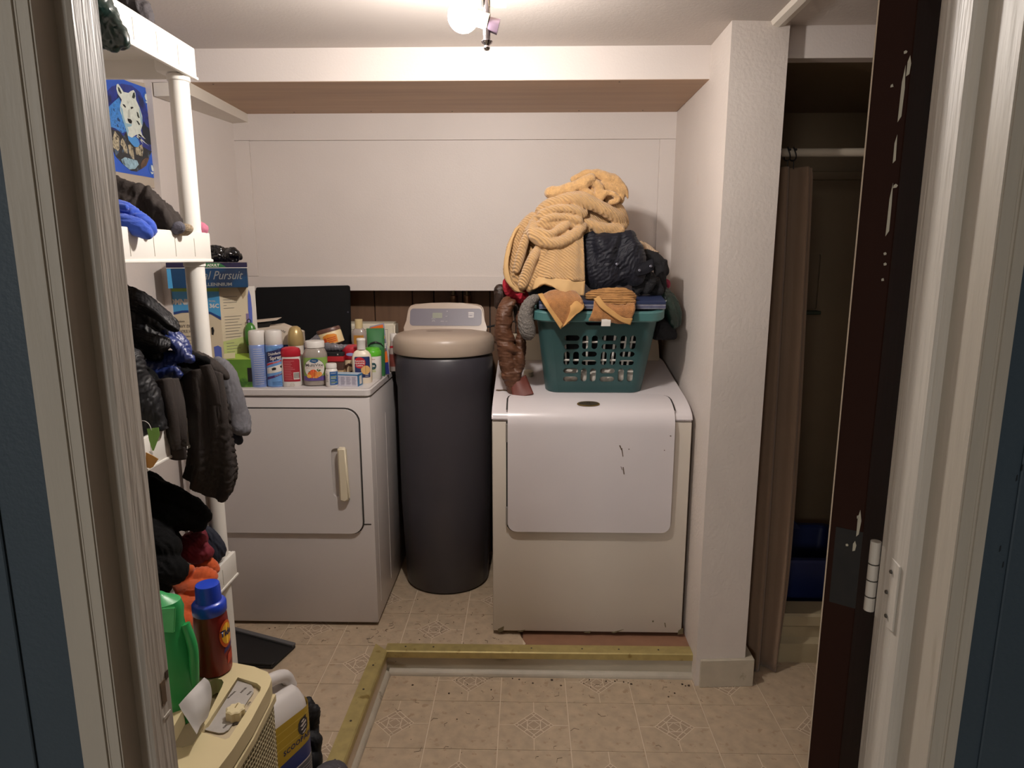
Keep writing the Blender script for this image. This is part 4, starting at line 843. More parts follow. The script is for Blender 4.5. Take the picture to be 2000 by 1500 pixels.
# perforated grille on the side facing the room
ys = np.linspace(1.112, .668, 2); ncol, nrow = 33, 36
def sx(y):
    o = [(1.112, -.472), (1.09, -.468), (1.0, -.464), (.93, -.466), (.86, -.474), (.79, -.49), (.72, -.515), (.66, -.56)]
    for (y1, x1), (y0, x0) in zip(o, o[1:]):
        if y0 <= y <= y1: return x0+(x1-x0)*(y-y0)/(y1-y0)
    return -.47
b = BM(); cw = (1.108-.80)/34; ch = .0094; z1 = HT-.050; nr = 42; cache = {}
def V(y, z, d=0.0):
    k = (round(y, 5), round(z, 5), d)
    if k not in cache: cache[k] = b.verts.new((sx(y)+.0014-d, y, z))
    return cache[k]
for i in range(34):
    for j in range(nr):
        y0, z0 = 1.108-cw*i, z1-ch*j; st = (i % 2)*.0
        sq = [(y0, z0), (y0-cw/2, z0), (y0-cw, z0), (y0-cw, z0-ch/2), (y0-cw, z0-ch), (y0-cw/2, z0-ch), (y0, z0-ch), (y0, z0-ch/2)]
        cy, cz = y0-cw/2, z0-ch/2
        rr = .40
        ho = [(cy+cw*rr*1.18*math.cos(R(a)), cz+ch*rr*1.18*math.sin(R(a))) for a in (45, 90, 135, 180, 225, 270, 315, 0)]
        for k in range(8):
            k2 = (k+1) % 8
            b.faces.new((V(*sq[k]), V(*sq[k2]), V(*ho[k2]), V(*ho[k])))
            b.faces.new((V(*ho[k]), V(*ho[k2]), V(*ho[k2], .002), V(*ho[k], .002)))
link('grille', b, M('grille_cream', 'b9ab88', .45), t)
link('grille_back', P1([(sx(y)-.0008, y, z1) for y in (1.108, 1.0, .93, .86, .80)]+[(sx(y)-.01, y, z1) for y in (.80, .86, .93, 1.0, 1.108)], (0, 0, -ch*nr)), m_cavity, t)
link('grille_frame', P1([(sx(y)+.0018, y, HT-.034) for y in (1.118, 1.0, .93, .86, .79, .70)]+[(sx(y)-.006, y, HT-.034) for y in (.70, .79, .86, .93, 1.0, 1.118)], (0, 0, -.015), .001, 1), m_hc, t)
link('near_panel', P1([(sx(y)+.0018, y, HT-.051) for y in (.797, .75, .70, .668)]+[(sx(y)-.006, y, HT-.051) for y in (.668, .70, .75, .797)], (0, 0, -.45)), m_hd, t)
# --- things on it
m_tide = M('dark_red_plastic', '7c1f1b', .3, var=(5, .05)); m_tcap = M('royal_blue_plastic', '1f3fb4', .3)
tx, ty = (-.59,1.116,.69)[0], (-.59,1.116,.69)[1]+.022
t = thing('detergent_bottle', 'dark red detergent bottle with a tall blue cap on the dehumidifier', 'bottle', (tx, ty, .69), R(76))
prof = [(.027, 0), (.031, .004), (.0315, .02), (.031, .07), (.030, .10), (.029, .115), (.0265, .126)]
link('body', L1(prof, 28), m_tide, t, True, 40)
cp = link('cap', L1([(.0285, .120), (.030, .122), (.030, .139), (.0275, .142), (.0225, .144), (.0215, .172), (.0205, .176), (.018, .1765)], 28), m_tcap, t, True, 40)
f = around(.0313)
lb = link('label', wrap_poly(f, circle(.002, .080, .0165, 26, .027)), M('tide_orange', 'd8611f', .4), t, True, 180)
link('label_ring', wrap_poly(around(.0313, off=.0009), circle(.002, .081, .0125, 24, .021)), M('tide_yellow', 'e9b02e', .4), lb, True, 180)
wrap_text('lettering', 'Tide', .017, M('tide_navy', '1b2557', .4), lb, around(.0313, off=.0013), .001, .083, .0, bold=.0006, sx=.9)
link('label_band', wrap_poly(f, [(-.008, .044), (.018, .052), (.018, .062), (-.006, .053)]), M('band_purple', '3a2a60', .4), t, True, 180)
link('label_lower', wrap_poly(f, [(-.002, .02), (.018, .026), (.018, .046), (.0, .038)]), M('label_red', 'b8432e', .4), t, True, 180)

gx, gy = -.637, 1.045
t = thing('cleaner_jug', 'green plastic jug with a moulded grip beside the dark red detergent bottle', 'jug', (gx, gy, .645), R(15))
m_gj = M('green_plastic', '2f9a55', .34, var=(4, .05))
link('body', L1([(.045, 0), (.054, .005), (.056, .03), (.055, .10), (.051, .14), (.045, .17), (.042, .20), (.044, .222), (.040, .236), (.022, .245), (.016, .25)], 32, sx=1.05, sy=.7), m_gj, t, True, 40)
link('shoulder_panel', P1([(-.03, -.0335, .205), (.036, -.0325, .19), (.04, -.026, .235), (-.02, -.027, .238)], (0, .004, 0), .002), M('light_green_plastic', '4db870', .34), t, True)
link('grip', T1([(.046, -.004, .19), (.056, -.01, .15), (.055, -.012, .10), (.05, -.008, .06)], .0085, 10, smooth=5), m_gj, t, True, 60)
link('cap', L1([(.016, .248), (.018, .25), (.018, .272), (.015, .276)], 20, c=(-.012, 0, 0)), M('white_cap', 'd8d2c8', .4), t, True, 40)
# curled white paper leaning in the hand well
rows = [[(-.545,.93,.769),(-.541,.93,.758),(-.532,.93,.74),(-.521,.93,.717)], [(-.541,.95,.772),(-.534,.95,.76),(-.526,.95,.741),(-.524,.95,.718)], [(-.543,.985,.766),(-.533,.985,.754),(-.527,.985,.731),(-.531,.985,.705)], [(-.538,1,.769),(-.53,1,.76),(-.528,1,.737),(-.534,1,.709)]]
pp = sheet('curled_paper', M('white_paper', 'c9c6c3', .6), rows, None, 'white paper curled over the hand well of the dehumidifier', 'paper', nu=6, nv=6, thick=.0006)
pk = thing('green_packet', 'green and yellow packet lying under the curled paper', 'packet', (-.6, .93, .647))
link('wrapper', P1([(x, y, .6475) for x, y in ((-.64, .89), (-.60, .885), (-.57, .93), (-.585, .975), (-.63, .97))], (0, 0, .008), .002), M('packet_green', '2f7a2a', .4, var=(50, .2)), pk)
link('print', P1([(-.615, .935, .6558), (-.59, .93, .6558), (-.585, .955, .6558), (-.61, .96, .6558)], (0, 0, .0006)), M('packet_yellow', 'c79a2c', .4), pk)

# ================================================================ white litter jug beside it
JA = math.atan2(.88, .47); jc = Vector((-.652, 1.468, UP))
t = thing('litter_jug', 'white litter jug with a yellow and blue label on the floor beside the dehumidifier', 'jug', jc, JA)
m_jug = M('milky_plastic', 'd3cecb', .4); JL, JW, JH = .105, .066, .345     # half length along the label, half depth
b = BM(); rings = []
for k, (z, s, w_) in enumerate(((0, .95, .92), (.008, 1, 1), (.20, 1, 1), (.235, .99, .97), (.262, .96, .86), (.285, .88, .66), (.297, .78, .50))):
    rings.append([b.verts.new((x, y, z)) for x, y in rrect(-JL*s, JL*s, -JW*w_, JW*w_, .035*min(s, w_), 6)])
for p, q in zip(rings, rings[1:]):
    for i in range(len(p)): b.faces.new((p[i], p[(i+1) % len(p)], q[(i+1) % len(p)], q[i]))
b.faces.new(rings[0][::-1]); b.faces.new(rings[-1])
link('body', b, m_jug, t, True, 50)
link('handle', T1([(-.075, 0, .285), (-.06, 0, .322), (-.02, 0, .335), (.035, 0, .333), (.075, 0, .318), (.092, 0, .28)], [.016, .017, .016, .016, .018, .02], 14, smooth=5)if False else tube(BM(), cr([(-.075, 0, .285), (-.06, 0, .322), (-.02, 0, .335), (.035, 0, .333), (.075, 0, .318), (.092, 0, .28)], 5), .0165, 14), m_jug, t, True, 60)
link('cap', L1([(.024, .29), (.026, .292), (.026, .312), (.022, .316)], 24, c=(-.07, -.012, 0)), M('jug_cap', 'd9d2c2', .4), t, True, 40)
def jf(x, z, o=.0008):
    q = JL-.035
    if abs(x) <= q: return Vector((x, -JW-o, z))
    s = 1 if x > 0 else -1; a = min((abs(x)-q)/.035, PI/2)
    return Vector((s*(q+(.035+o)*math.sin(a)), -JW+.035-(.035+o)*math.cos(a), z))
def lab(nm, poly, m, par, o=.0008): return link(nm, wrap_poly(lambda x, z: jf(x, z, o), poly, 22), m, par, True, 60)
jf0 = jf
def jf(x, z, o=.0008): return jf0(x, z+.036 if z > .021 else z, o)
lb = lab('label', [(-.12, .02), (.125, .02), (.125, .218), (-.12, .218)], M('label_yellow', 'b79a22', .4), t)
for dz in (.0, .022, .044): lab('label_stripe', [(-.12, .150+dz), (.125, .156+dz), (.125, .158+dz), (-.12, .152+dz)], M('label_light_yellow', 'd3bd55', .4), lb, .0011)
lab('label_blue', [(-.12, .02), (.125, .02), (.125, .128), (.05, .116), (-.03, .108), (-.12, .104)], M('label_blue', '2b3a7c', .4), lb, .0011)
lab('label_grey', [(-.12, .02), (.125, .02), (.125, .080), (.05, .070), (-.12, .062)], M('label_grey', '6f6c70', .4), lb, .0014)
lab('label_line', [(-.12, .062), (.05, .070), (.125, .080), (.125, .084), (.05, .074), (-.12, .066)], m_wh, lb, .0017)
for k in range(5): lab('small_print', [(.0, .054-.008*k), (.11, .060-.008*k), (.11, .0615-.008*k), (.0, .0555-.008*k)], MATS['white_print'], lb, .0019)
sh = lab('shield_emblem', [(.052, .158), (.060, .148), (.072, .152), (.080, .166), (.080, .184), (.075, .192), (.076, .200), (.066, .196), (.056, .194), (.050, .186), (.048, .170)], M('emblem_navy', '1c1d2c', .4), lb, .0015)
for q in ([(.055, .176), (.062, .172), (.075, .180), (.074, .186), (.062, .180)], [(.056, .165), (.062, .162), (.074, .170), (.074, .174)], [(.058, .186), (.064, .184), (.071, .189), (.066, .192)], [(.060, .154), (.066, .152), (.073, .158), (.072, .161)]): lab('emblem_mark', q, MATS['white_print'], sh, .0019)
me = text_mesh('SCOOPABLE', .0185, 0, bold=.0005, sp=1.08)
for v in me.vertices: v.co = jf(v.co.x+.053, .1385+v.co.y+.05*(v.co.x), .0016)
link('lettering', me, MATS['tide_navy'], lb, True)

# ================================================================ dark bag and shoe on the floor past the jug
bg = cloth('fabric_bag', M('black_fabric', '101014', .7, bump=(160, .2)), [[(-.594,1.62,.269,.014),(-.586,1.62,.226,.018),(-.591,1.62,.178,.018),(-.595,1.62,.127,.02)], [(-.566,1.6,.264,.013),(-.572,1.6,.225,.015),(-.579,1.6,.178,.017)], [(-.577,1.58,.194,.019),(-.561,1.58,.187,.014),(-.571,1.58,.16,.019)], [(-.598,1.57,.155,.025),(-.569,1.57,.137,.022),(-.588,1.57,.093,.033)], [(-.605,1.58,.1,.036),(-.594,1.58,.052,.042)]], 'crumpled black fabric bag on the floor behind the white litter jug', 'bag', h=.0033, wr=(.005, 45), seed=4, cut=UP)
sh = thing('shoe', 'dark grey shoe toe with white stripes beside the litter jug', 'shoe', (-.52, 1.50, UP))
shb = cloth_mesh([[(-.53, 1.44, UP+.035, .04), (-.515, 1.50, UP+.036, .042), (-.50, 1.535, UP+.030, .035)], [(-.54, 1.40, UP+.045, .045), (-.53, 1.44, UP+.04, .042)]], h=.0033, wr=(0, 1), cut=UP+.012)
link('upper', shb, M('dark_grey_suede', '47444a', .8, bump=(200, .3)), sh, smooth=180)
link('sole', P1([(x, y, UP) for x, y in ((-.575, 1.38), (-.50, 1.36), (-.476, 1.45), (-.462, 1.53), (-.48, 1.566), (-.51, 1.57), (-.545, 1.55), (-.57, 1.47))], (0, 0, .012), .003), m_black, sh)
for k in range(3): link('stripe', T1([(-.545+.02*k, 1.470+.02*k, UP+.060-.006*k), (-.52+.018*k, 1.475+.02*k, UP+.0765-.004*k), (-.495+.012*k, 1.47+.02*k, UP+.066-.006*k)], .0016, 6, smooth=5), MATS['white_print'], sh)
# ================================================================ things on the dryer
m_wp = M('white_plastic', 'd8d3cd', .35); m_wlab = M('label_white', 'd6d0c8', .45); m_red = M('red_plastic', 'a51c2c', .32)
def bottle(name, label, x, y, prof, mat, rotz=0, seg=28, sy=1, power=2, z=DT, cat='bottle', **k):
    t = thing(name, label, cat, (x, y, z), rotz, **k)
    link('body', L1(prof, seg, sy=sy, power=power), mat, t, True, 40)
    return t
def part(nm, me, mat, t, sm=40): return link(nm, me, mat, t, True, sm)
def band(nm, f, x0, x1, z0, z1, mat, t): return link(nm, wrap(f, x0, x1, z0, z1), mat, t, True, 180)
def shape(nm, f, poly, mat, t): return link(nm, wrap_poly(f, poly), mat, t, True, 180)
def lines(f, x0, x1, zs, mat, t, hh=.0011, rag=.25, seed=1):
    rnd = random.Random(seed); b = BM()
    for z in zs:
        xe = x1-(x1-x0)*rag*rnd.random(); g = [(f(x0+(xe-x0)*i/5, z), f(x0+(xe-x0)*i/5, z+hh)) for i in range(6)]
        v = [(b.verts.new(p), b.verts.new(q)) for p, q in g]
        for (a, c), (d, e) in zip(v, v[1:]): b.faces.new((a, d, e, c))
    return link('small_print', b, mat, t, True)
# two disinfectant cans
m_can = M('can_blue', '7d93c8', .3, .2, var=(30, .05)); m_canl = M('can_light_blue', '6f9fd8', .3, .2, var=(20, .08)); m_navy = M('navy_print', '1f2350', .4)
canp = [(.028, 0), (.030, .003), (.030, .148), (.0285, .151)]
def can(label, x, y, rz):
    t = bottle('spray_can', label, x, y, canp, m_can, rz, group='blue spray cans on the dryer')
    part('cap', L1([(.0283, .1505), (.0292, .152), (.0285, .195), (.0262, .2005), (.018, .202)], 28), m_wp, t)
    return t
t = can('blue spray can with a white cap showing only small print, nearest the green carton', -.959, 2.349, R(22)); f = around(.030)
lines(f, -.016, .026, [.012+.0078*k for k in range(17)], m_wlab, t, .0012, .3, 2)
t = can('blue disinfectant spray can with a white cap, its lettered front turned to the room', -.901, 2.353, R(30)); f = around(.030, off=.0008); f2 = around(.030, off=.0012); f3 = around(.030, off=.0016)
lb = band('label', f, -.047, .047, .004, .147, m_canl, t)
shape('sun_arc', f2, [(-.04, .084), (-.02, .092), (0, .097), (.02, .104), (.035, .112), (.035, .142), (.01, .137), (-.015, .131), (-.04, .125)], m_navy, lb)
wrap_text('lettering', 'Disinfectant', .0132, m_wlab, lb, f3, .000, .1215, R(8), bold=.0002, sx=.88); wrap_text('lettering', 'Spray', .0175, m_wlab, lb, f3, -.003, .106, R(9), bold=.0004)
shape('red_band', f2, [(-.04, .075), (-.02, .083), (.005, .089), (.035, .098), (.035, .103), (.005, .094), (-.02, .089), (-.04, .083)], M('band_red', 'b53030', .4), lb)
wrap_text('lettering', 'KILLS GERMS', .0045, m_wlab, lb, f3, .0, .0905, R(13))
shape('white_patch', f2, [(-.04, .048), (.035, .060), (.035, .088), (.005, .080), (-.04, .068)], m_wlab, lb)
for q in ([(-.018, .068), (-.010, .072), (-.003, .071), (-.004, .063), (-.016, .061)], [(.010, .074), (.018, .079), (.025, .079), (.025, .071), (.013, .069)]): shape('picture', f3, q, m_black, lb)
shape('purple_band', f2, [(-.04, .026), (-.02, .032), (.01, .043), (.035, .052), (.035, .058), (.01, .049), (-.02, .041), (-.04, .036)], M('band_purple2', '4b2a66', .4), lb)
wrap_text('lettering', 'FRESH LINEN', .0048, m_wlab, lb, f3, .004, .045, R(20))
wrap_text('lettering', 'Household', .0055, m_navy, lb, f3, .0, .138, R(6)); lines(f3, -.018, .018, [.009, .014, .019], m_navy, lb, .001, .4, 4)
# red and white shampoo bottle
t = bottle('shampoo_bottle', 'white bottle with a domed red cap and red back label beside the disinfectant can', -.845, 2.356, [(.030, 0), (.034, .004), (.0345, .06), (.033, .10), (.031, .112)], m_wp, R(18), sy=.62, power=2.6)
part('cap', L1([(.0335, .108), (.0345, .110), (.0345, .126), (.031, .136), (.018, .1415), (.006, .1425)], 32, sy=.64, power=2.4), m_red, t)
f = around(.0343, .62, 2.6, .0008); f2 = around(.0343, .62, 2.6, .0012)
lb = shape('label', f, [(-.027, .020), (.030, .018), (.030, .095), (.026, .100), (-.024, .102), (-.027, .098)], M('label_crimson', '9a2431', .4), t)
lines(f2, -.023, .012, [.026+.006*k for k in range(12)], M('print_pink', 'c98b8b', .5), lb, .0012, .4, 5)
lb2 = shape('barcode', f2, [(.006, .026), (.026, .026), (.026, .052), (.006, .052)], m_wlab, lb)
b = BM()
for k in range(11): x = .0075+.0017*k; b.faces.new([b.verts.new(around(.0343, .62, 2.6, .0016)(*q)) for q in ((x, .030), (x+.0008, .030), (x+.0008, .050), (x, .050))])
link('bars', b, m_black, lb2, True)
shape('thumb_dent', f, circle(.0, .006, .008, 16, .009), M('dent_grey', 'b9b2aa', .4), t)
# vitamin jar
m_jar = M('clear_jar', 'a49a90', .12, spec=.6, trans=.25)
t = bottle('vitamin_jar', 'clear vitamin jar with a white lid and green label showing fruit', -.766, 2.386, [(.036, 0), (.041, .004), (.0425, .012), (.0425, .104), (.041, .116), (.034, .130), (.031, .135)], m_jar, R(12), power=3)
part('lid', L1([(.0325, .136), (.034, .137), (.034, .157), (.032, .160), (.01, .161)], 32), m_wp, t)
part('gummies', L1([(.0395, .004), (.0395, .03)], 20, power=3), M('gummy_dark', '4a3030', .4, var=(90, .6)), t)
f = around(.0427, 1, 3, .0006); f2 = around(.0427, 1, 3, .001); f3 = around(.0427, 1, 3, .0014)
lb = band('label', f, -.043, .052, .021, .104, M('label_green', '7f9f4e', .4, var=(30, .08)), t)
band('label_purple', f2, -.043, .052, .021, .038, M('label_violet', '5d4a86', .4), lb)
shape('label_ring', f2, circle(-.001, .065, .034, 30, .036), M('ring_dark', '34503c', .4), lb); sc_ = shape('label_disc', f3, circle(-.001, .065, .0325, 30, .0345), m_wlab, lb)
f4 = around(.0427, 1, 3, .0018); f5 = around(.0427, 1, 3, .0022)
shape('badge', f4, [(-.016, .092), (-.010, .099), (0, .101), (.010, .099), (.014, .092), (.008, .087), (0, .084), (-.010, .087)], M('badge_teal', '1f4d76', .4), lb); wrap_text('lettering', 'Value', .0065, m_wlab, lb, f5, -.001, .093)
wrap_text('lettering', 'MultiVite', .0155, M('print_brown', '3e3436', .5), lb, f4, -.001, .077, bold=.0002); wrap_text('lettering', 'ADULT GUMMY VITAMINS', .0045, M('print_red', 'a83a30', .5), lb, f4, -.001, .0675)
for cx, cz, r, c in ((-.012, .043, .012, 'd2612e'), (.003, .042, .012, 'd8863c'), (-.005, .049, .013, 'c9542a'), (.014, .045, .009, 'dd9a50'), (-.019, .038, .007, 'e0b04a')): shape('fruit', f4, circle(cx, cz, r, 16), M('fruit'+c, c, .45), lb)
for q in ([(.008, .056), (.016, .062), (.020, .058), (.014, .054)], [(.010, .056), (.012, .066), (.006, .060)], [(-.016, .056), (-.022, .054), (-.014, .052)]): shape('leaf', f5, q, M('leaf_green', '3d5a2c', .5), lb)
wrap_text('lettering', '150 CT', .005, m_wlab, lb, f3, .041, .028)
# pill bottle
t = bottle('pill_bottle', 'small white pill bottle with a blue label, in front of the cream tub', -.699, 2.350, [(.0195, 0), (.0215, .003), (.022, .01), (.022, .055), (.019, .063), (.0165, .066)], m_wp, R(15))
part('cap', L1([(.0175, .066), (.019, .067), (.019, .080), (.0175, .083), (.005, .0835)], 24), m_wp, t)
f = around(.0221, 1, 2, .0006); f2 = around(.0221, 1, 2, .001)
lb = band('label', f, -.006, .027, .008, .056, M('label_blue2', '1f548f', .4), t); lines(f2, -.003, .022, [.017, .030, .038], M('label_lime', 'a9b64c', .4), lb, .0018, .4, 3); lines(f2, -.003, .02, [.012, .023, .034, .05], m_wlab, lb, .0014, .5, 6)
lines(f2, -.022, -.012, [.02+.004*k for k in range(8)], m_ink, t, .0014, .3, 3)
# small carton
t = thing('medicine_carton', 'small blue and white carton lying at the front corner of the dryer', 'box', (-.640, 2.372, DT), R(-7))
part('box', B1(-.052, .038, -.024, .024, 0, .043, .0008, 1), M('carton_white', 'c6c2cc', .45), t, None)
m_cb = M('carton_blue', '2d6d9c', .4)
part('top_print', P1([(-.052, -.0242, .0428), (.038, -.0242, .0428), (.038, .024, .0428), (-.052, .024, .0428)], (0, 0, .0006)), M('carton_sky', 'a9bccb', .4), t, None)
part('edge_band', P1([(-.0525, -.0247, .0400), (.0385, -.0247, .0400), (.0385, -.0247, .0437), (-.0525, -.0247, .0437)], (0, .0006, 0)), m_cb, t, None)
part('end_print', P1([(.0383, -.0244, 0), (.0383, .0244, 0), (.0383, .0244, .0436), (.0383, -.0244, .0436)], (.0006, 0, 0)), m_cb, t, None)
part('end_label', P1([(.0391, -.008, .006), (.0391, .014, .006), (.0391, .014, .036), (.0391, -.008, .036)], (.0004, 0, 0)), m_wlab, t, None)
b = BM()
for i in range(4):
    for k in range(9): box(b, -.046+.021*i, -.046+.021*i+.017-.004*((k*7+i*3) % 4)/3, -.0246, -.0240, .006+.0034*k, .0072+.0034*k)
part('small_print', b, M('print_violet', '8d8a9c', .5), t, None)
# lotion bottle
t = bottle('lotion_bottle', 'cream lotion bottle with a navy label and red disc at the dryer corner', -.607, 2.425, [(.033, 0), (.0355, .004), (.036, .09), (.033, .104), (.025, .116), (.0155, .122), (.0145, .128)], M('lotion_cream', 'dccfba', .35), R(14), sy=.6, power=2.5)
part('cap', L1([(.0155, .124), (.0158, .126), (.0158, .155), (.0165, .156), (.0165, .162), (.0145, .1645), (.004, .165)], 24), m_wp, t)
f = around(.036, .6, 2.5, .0006); f2 = around(.036, .6, 2.5, .001); f3 = around(.036, .6, 2.5, .0014)
lb = shape('label', f, rrect(-.026, .029, .022, .099, .003, 3), M('label_navy', '23305c', .4), t)
shape('red_disc', f2, [p for p in circle(-.008, .077, .0205, 26) if p[0] > -.0261], M('disc_red', 'b02230', .4), lb); shape('cream_disc', f2, circle(.012, .050, .0165, 24), M('disc_peach', 'd0a468', .4), lb)
for k, s in enumerate(('Renewing', 'Hydrating', 'Lotion')): wrap_text('lettering', s, .0085, m_wlab, lb, f3, -.008, .084-.0085*k, bold=.0002)
lines(f3, .010, .026, [.026, .032], m_wlab, lb, .0014, .3, 2)
# white bottle with a green lid
t = bottle('wipes_tub', 'white tub with a bright green lid behind the cream lotion bottle', -.587, 2.513, [(.030, 0), (.032, .003), (.032, .088), (.030, .092)], m_wp, R(14))
part('lid', L1([(.0325, .088), (.033, .09), (.033, .104), (.031, .108), (.028, .109), (.026, .118), (.006, .121)], 28), M('lid_green', '58b02c', .35), t)
f = around(.0321, 1, 2, .0006); f2 = around(.0321, 1, 2, .001)
shape('logo', f, circle(.0, .052, .012, 20, .013), M('logo_teal', '0f3f44', .4), t); wrap_text('lettering', 'OK', .010, m_wlab, t, f2, 0, .052, bold=.0004); wrap_text('lettering', 'wipes', .007, M('print_red', 'a83a30', .5), t, f, .0, .078)
lines(f, -.010, .014, [.030, .036, .041], MATS['label_lime'], t, .0022, .3, 5)
# green squeeze tube standing behind, cap down
t = bottle('hair_gel_tube', 'dark green squeeze tube with a flat crimped top behind the green lidded tub', -.586, 2.570, [(.0315, 0), (.033, .004), (.033, .11)], M('tube_green', '356e40', .45, two=('2f6f3c', 6, .55)), R(12), sy=.5)
b = BM(); rg = [[b.verts.new((.033*s*math.cos(2*PI*i/28), .0165*d*math.sin(2*PI*i/28), z)) for i in range(28)] for z, s, d in ((.108, 1, 1), (.14, 1.0, .62), (.178, 1.02, .12), (.186, 1.02, .10))]
for p, q in zip(rg, rg[1:]):
    for i in range(28): b.faces.new((p[i], p[(i+1) % 28], q[(i+1) % 28], q[i]))
b.faces.new(rg[-1]); link('crimp', b, MATS['tube_green'], t, True, 40)
shape('dark_wave', around(.033, .5, 2, .001), [(-.033, .12), (-.02, .133), (0, .138), (.02, .130), (.033, .118), (.033, .112), (.02, .125), (0, .131), (-.02, .127), (-.033, .115)], m_black, t)
# orange and blue box, leaning
t = thing('hook_box', 'orange and navy blister pack standing at the right edge of the dryer', 'box', (-.578, 2.60, DT), R(10))
X = lambda p: [(q[0], -.004, q[1]) for q in p]
part('card', P1(X([(-.040, 0), (.036, 0), (.020, .203), (-.036, .190), (-.040, .17)]), (0, .008, 0), .001), M('pack_grey', '8f8da0', .4), t, None)
Q = lambda nm, p, c, d=.0: link(nm, P1([(q[0], -.0046-d, q[1]) for q in p], (0, .0006, 0)), M('pack_'+c, c, .4), t, True)
Q('print_orange', [(-.034, .135), (.019, .155), (.0155, .198), (-.034, .186)], 'd9691f'); Q('print_navy', [(-.036, .002), (.034, .002), (.031, .05), (-.036, .035)], '1f2a6c'); Q('print_orange', [(-.036, .035), (.031, .05), (.0265, .095), (.0, .075), (-.036, .06)], 'd9691f')
Q('print_grey', [(-.036, .06), (.0, .075), (.0265, .095), (.024, .118), (.0195, .155), (-.034, .135)], '5f5f63'); Q('print_yellow', [(.0, .136), (.0215, .143), (.0205, .155), (.0, .148)], 'd9a52c', .0006)
flat_text('lettering', 'Off', .026, m_wlab, t, (.008, -.0060, .112), (1, 0, .1), (0, 0, 1), True, bold=.001); flat_text('lettering', 'Deep', .012, m_wlab, t, (.0, -.0060, .178), (1, 0, .2), (0, 0, 1), True, bold=.0005)
lb = Q('print_red', [(-.0, .09), (.0225, .097), (.0222, .101), (-.0, .094)], 'a8342c', .0004)
# small clear bottle with red stripe
t = bottle('mouthwash_bottle', 'small clear bottle with a white cap and red stripe beside the softener', -.541, 2.690, [(.017, 0), (.019, .003), (.0195, .06), (.019, .085), (.015, .105), (.0125, .125)], M('clear_plastic', 'b7aaa2', .2, trans=.2), R(10))
part('cap', L1([(.0135, .122), (.014, .124), (.014, .150), (.012, .153), (.003, .154)], 20), m_wp, t); f = around(.0195, 1, 2, .0008)
shape('stripe', lambda x, z: around(.0165, 1, 2, .001)(x, z), [(-.02, .094), (.02, .098), (.02, .108), (-.02, .102)], MATS['disc_red'], t); band('label', f, -.03, .03, .02, .07, M('label_brick', '7d4038', .4, var=(40, .3)), t)
t = bottle('white_bottle', 'plain white bottle between the orange pack and the clear mouthwash bottle', -.575, 2.655, [(.020, 0), (.0215, .003), (.0215, .075), (.012, .13), (.008, .14)], m_wp, 0)
# amber bottle
t = bottle('amber_bottle', 'tall clear bottle half full of amber liquid with a tan cap, before the console', -.672, 2.66, [(.027, 0), (.029, .004), (.029, .15), (.027, .165), (.018, .176), (.0145, .18)], M('clear_plastic', 'b7aaa2', .2, trans=.2), 0, sy=.7, power=2.4)
part('cap', L1([(.0155, .176), (.0155, .211), (.014, .2125), (.003, .213)], 20), M('cap_tan', 'cdb98c', .4), t); f = around(.029, .7, 2.4, .0008)
lb = band('label', f, -.018, .022, .01, .150, M('label_amber', 'b98238', .35, var=(20, .1)), t); lines(around(.029, .7, 2.4, .0014), -.013, .016, [.03+.01*k for k in range(9)], M('label_cream', 'cdb98c', .4), lb, .003, .3, 3)
# red-lidded jar
t = bottle('cream_jar', 'cream jar with a wide red lid and brown leaf print behind the pill bottle', -.659, 2.485, [(.030, 0), (.0335, .004), (.034, .075), (.031, .085)], M('jar_cream', 'cdb999', .4), R(12))
part('lid', L1([(.0335, .080), (.036, .083), (.036, .116), (.033, .126), (.022, .1325), (.006, .1335)], 28), m_red, t)
f = around(.034, 1, 2, .0008)
for q in ([(-.034, .055), (-.02, .062), (-.012, .068), (-.0, .064), (.012, .066), (.025, .056), (.01, .058), (.0, .054), (-.012, .058), (-.018, .05), (-.022, .03), (-.026, .048)], [(-.012, .01), (.002, .006), (.014, .012), (.016, .034), (.004, .042), (-.008, .036)]): shape('leaf_print', f, q, M('print_cocoa', '4a3026', .5), t)
shape('lid_print', around(.036, 1, 2, .001), circle(-.004, .101, .016, 18, .006), M('lid_lilac', '8a8fc0', .4), t)
# stack in the middle: box, pouch, tilted tub
t = thing('cocoa_box', 'low brown and cream box between the vitamin jar and red lidded jar', 'box', (-.712, 2.44, DT), R(6))
part('carton', B1(-.045, .035, -.03, .03, 0, .075, .001, 1), M('box_cream', 'b99f78', .45), t, None); part('brown_band', B1(-.0455, .0355, -.0306, .0306, .048, .0757), MATS['print_cocoa'], t, None); part('orange_print', P1([(-.03, -.0306, .006), (.02, -.0306, .006), (.02, -.0306, .03), (-.03, -.0306, .03)], (0, .0004, 0)), M('print_orange', 'c4793c', .4), t, None)
t = thing('red_box', 'red and black flat box stacked on the brown and cream box', 'box', (-.722, 2.455, DT+.077), R(3))
part('carton', B1(-.05, .045, -.03, .03, 0, .020, .001, 1), M('box_red', 'a8262c', .45), t, None); part('black_top', B1(-.05, .045, -.0302, .0302, .0203, .034, .001, 1), m_black, t, None); flat_text('lettering', 'x', .012, m_wlab, t, (.025, -.0304, .028), (1, 0, 0), (0, 0, 1), True)
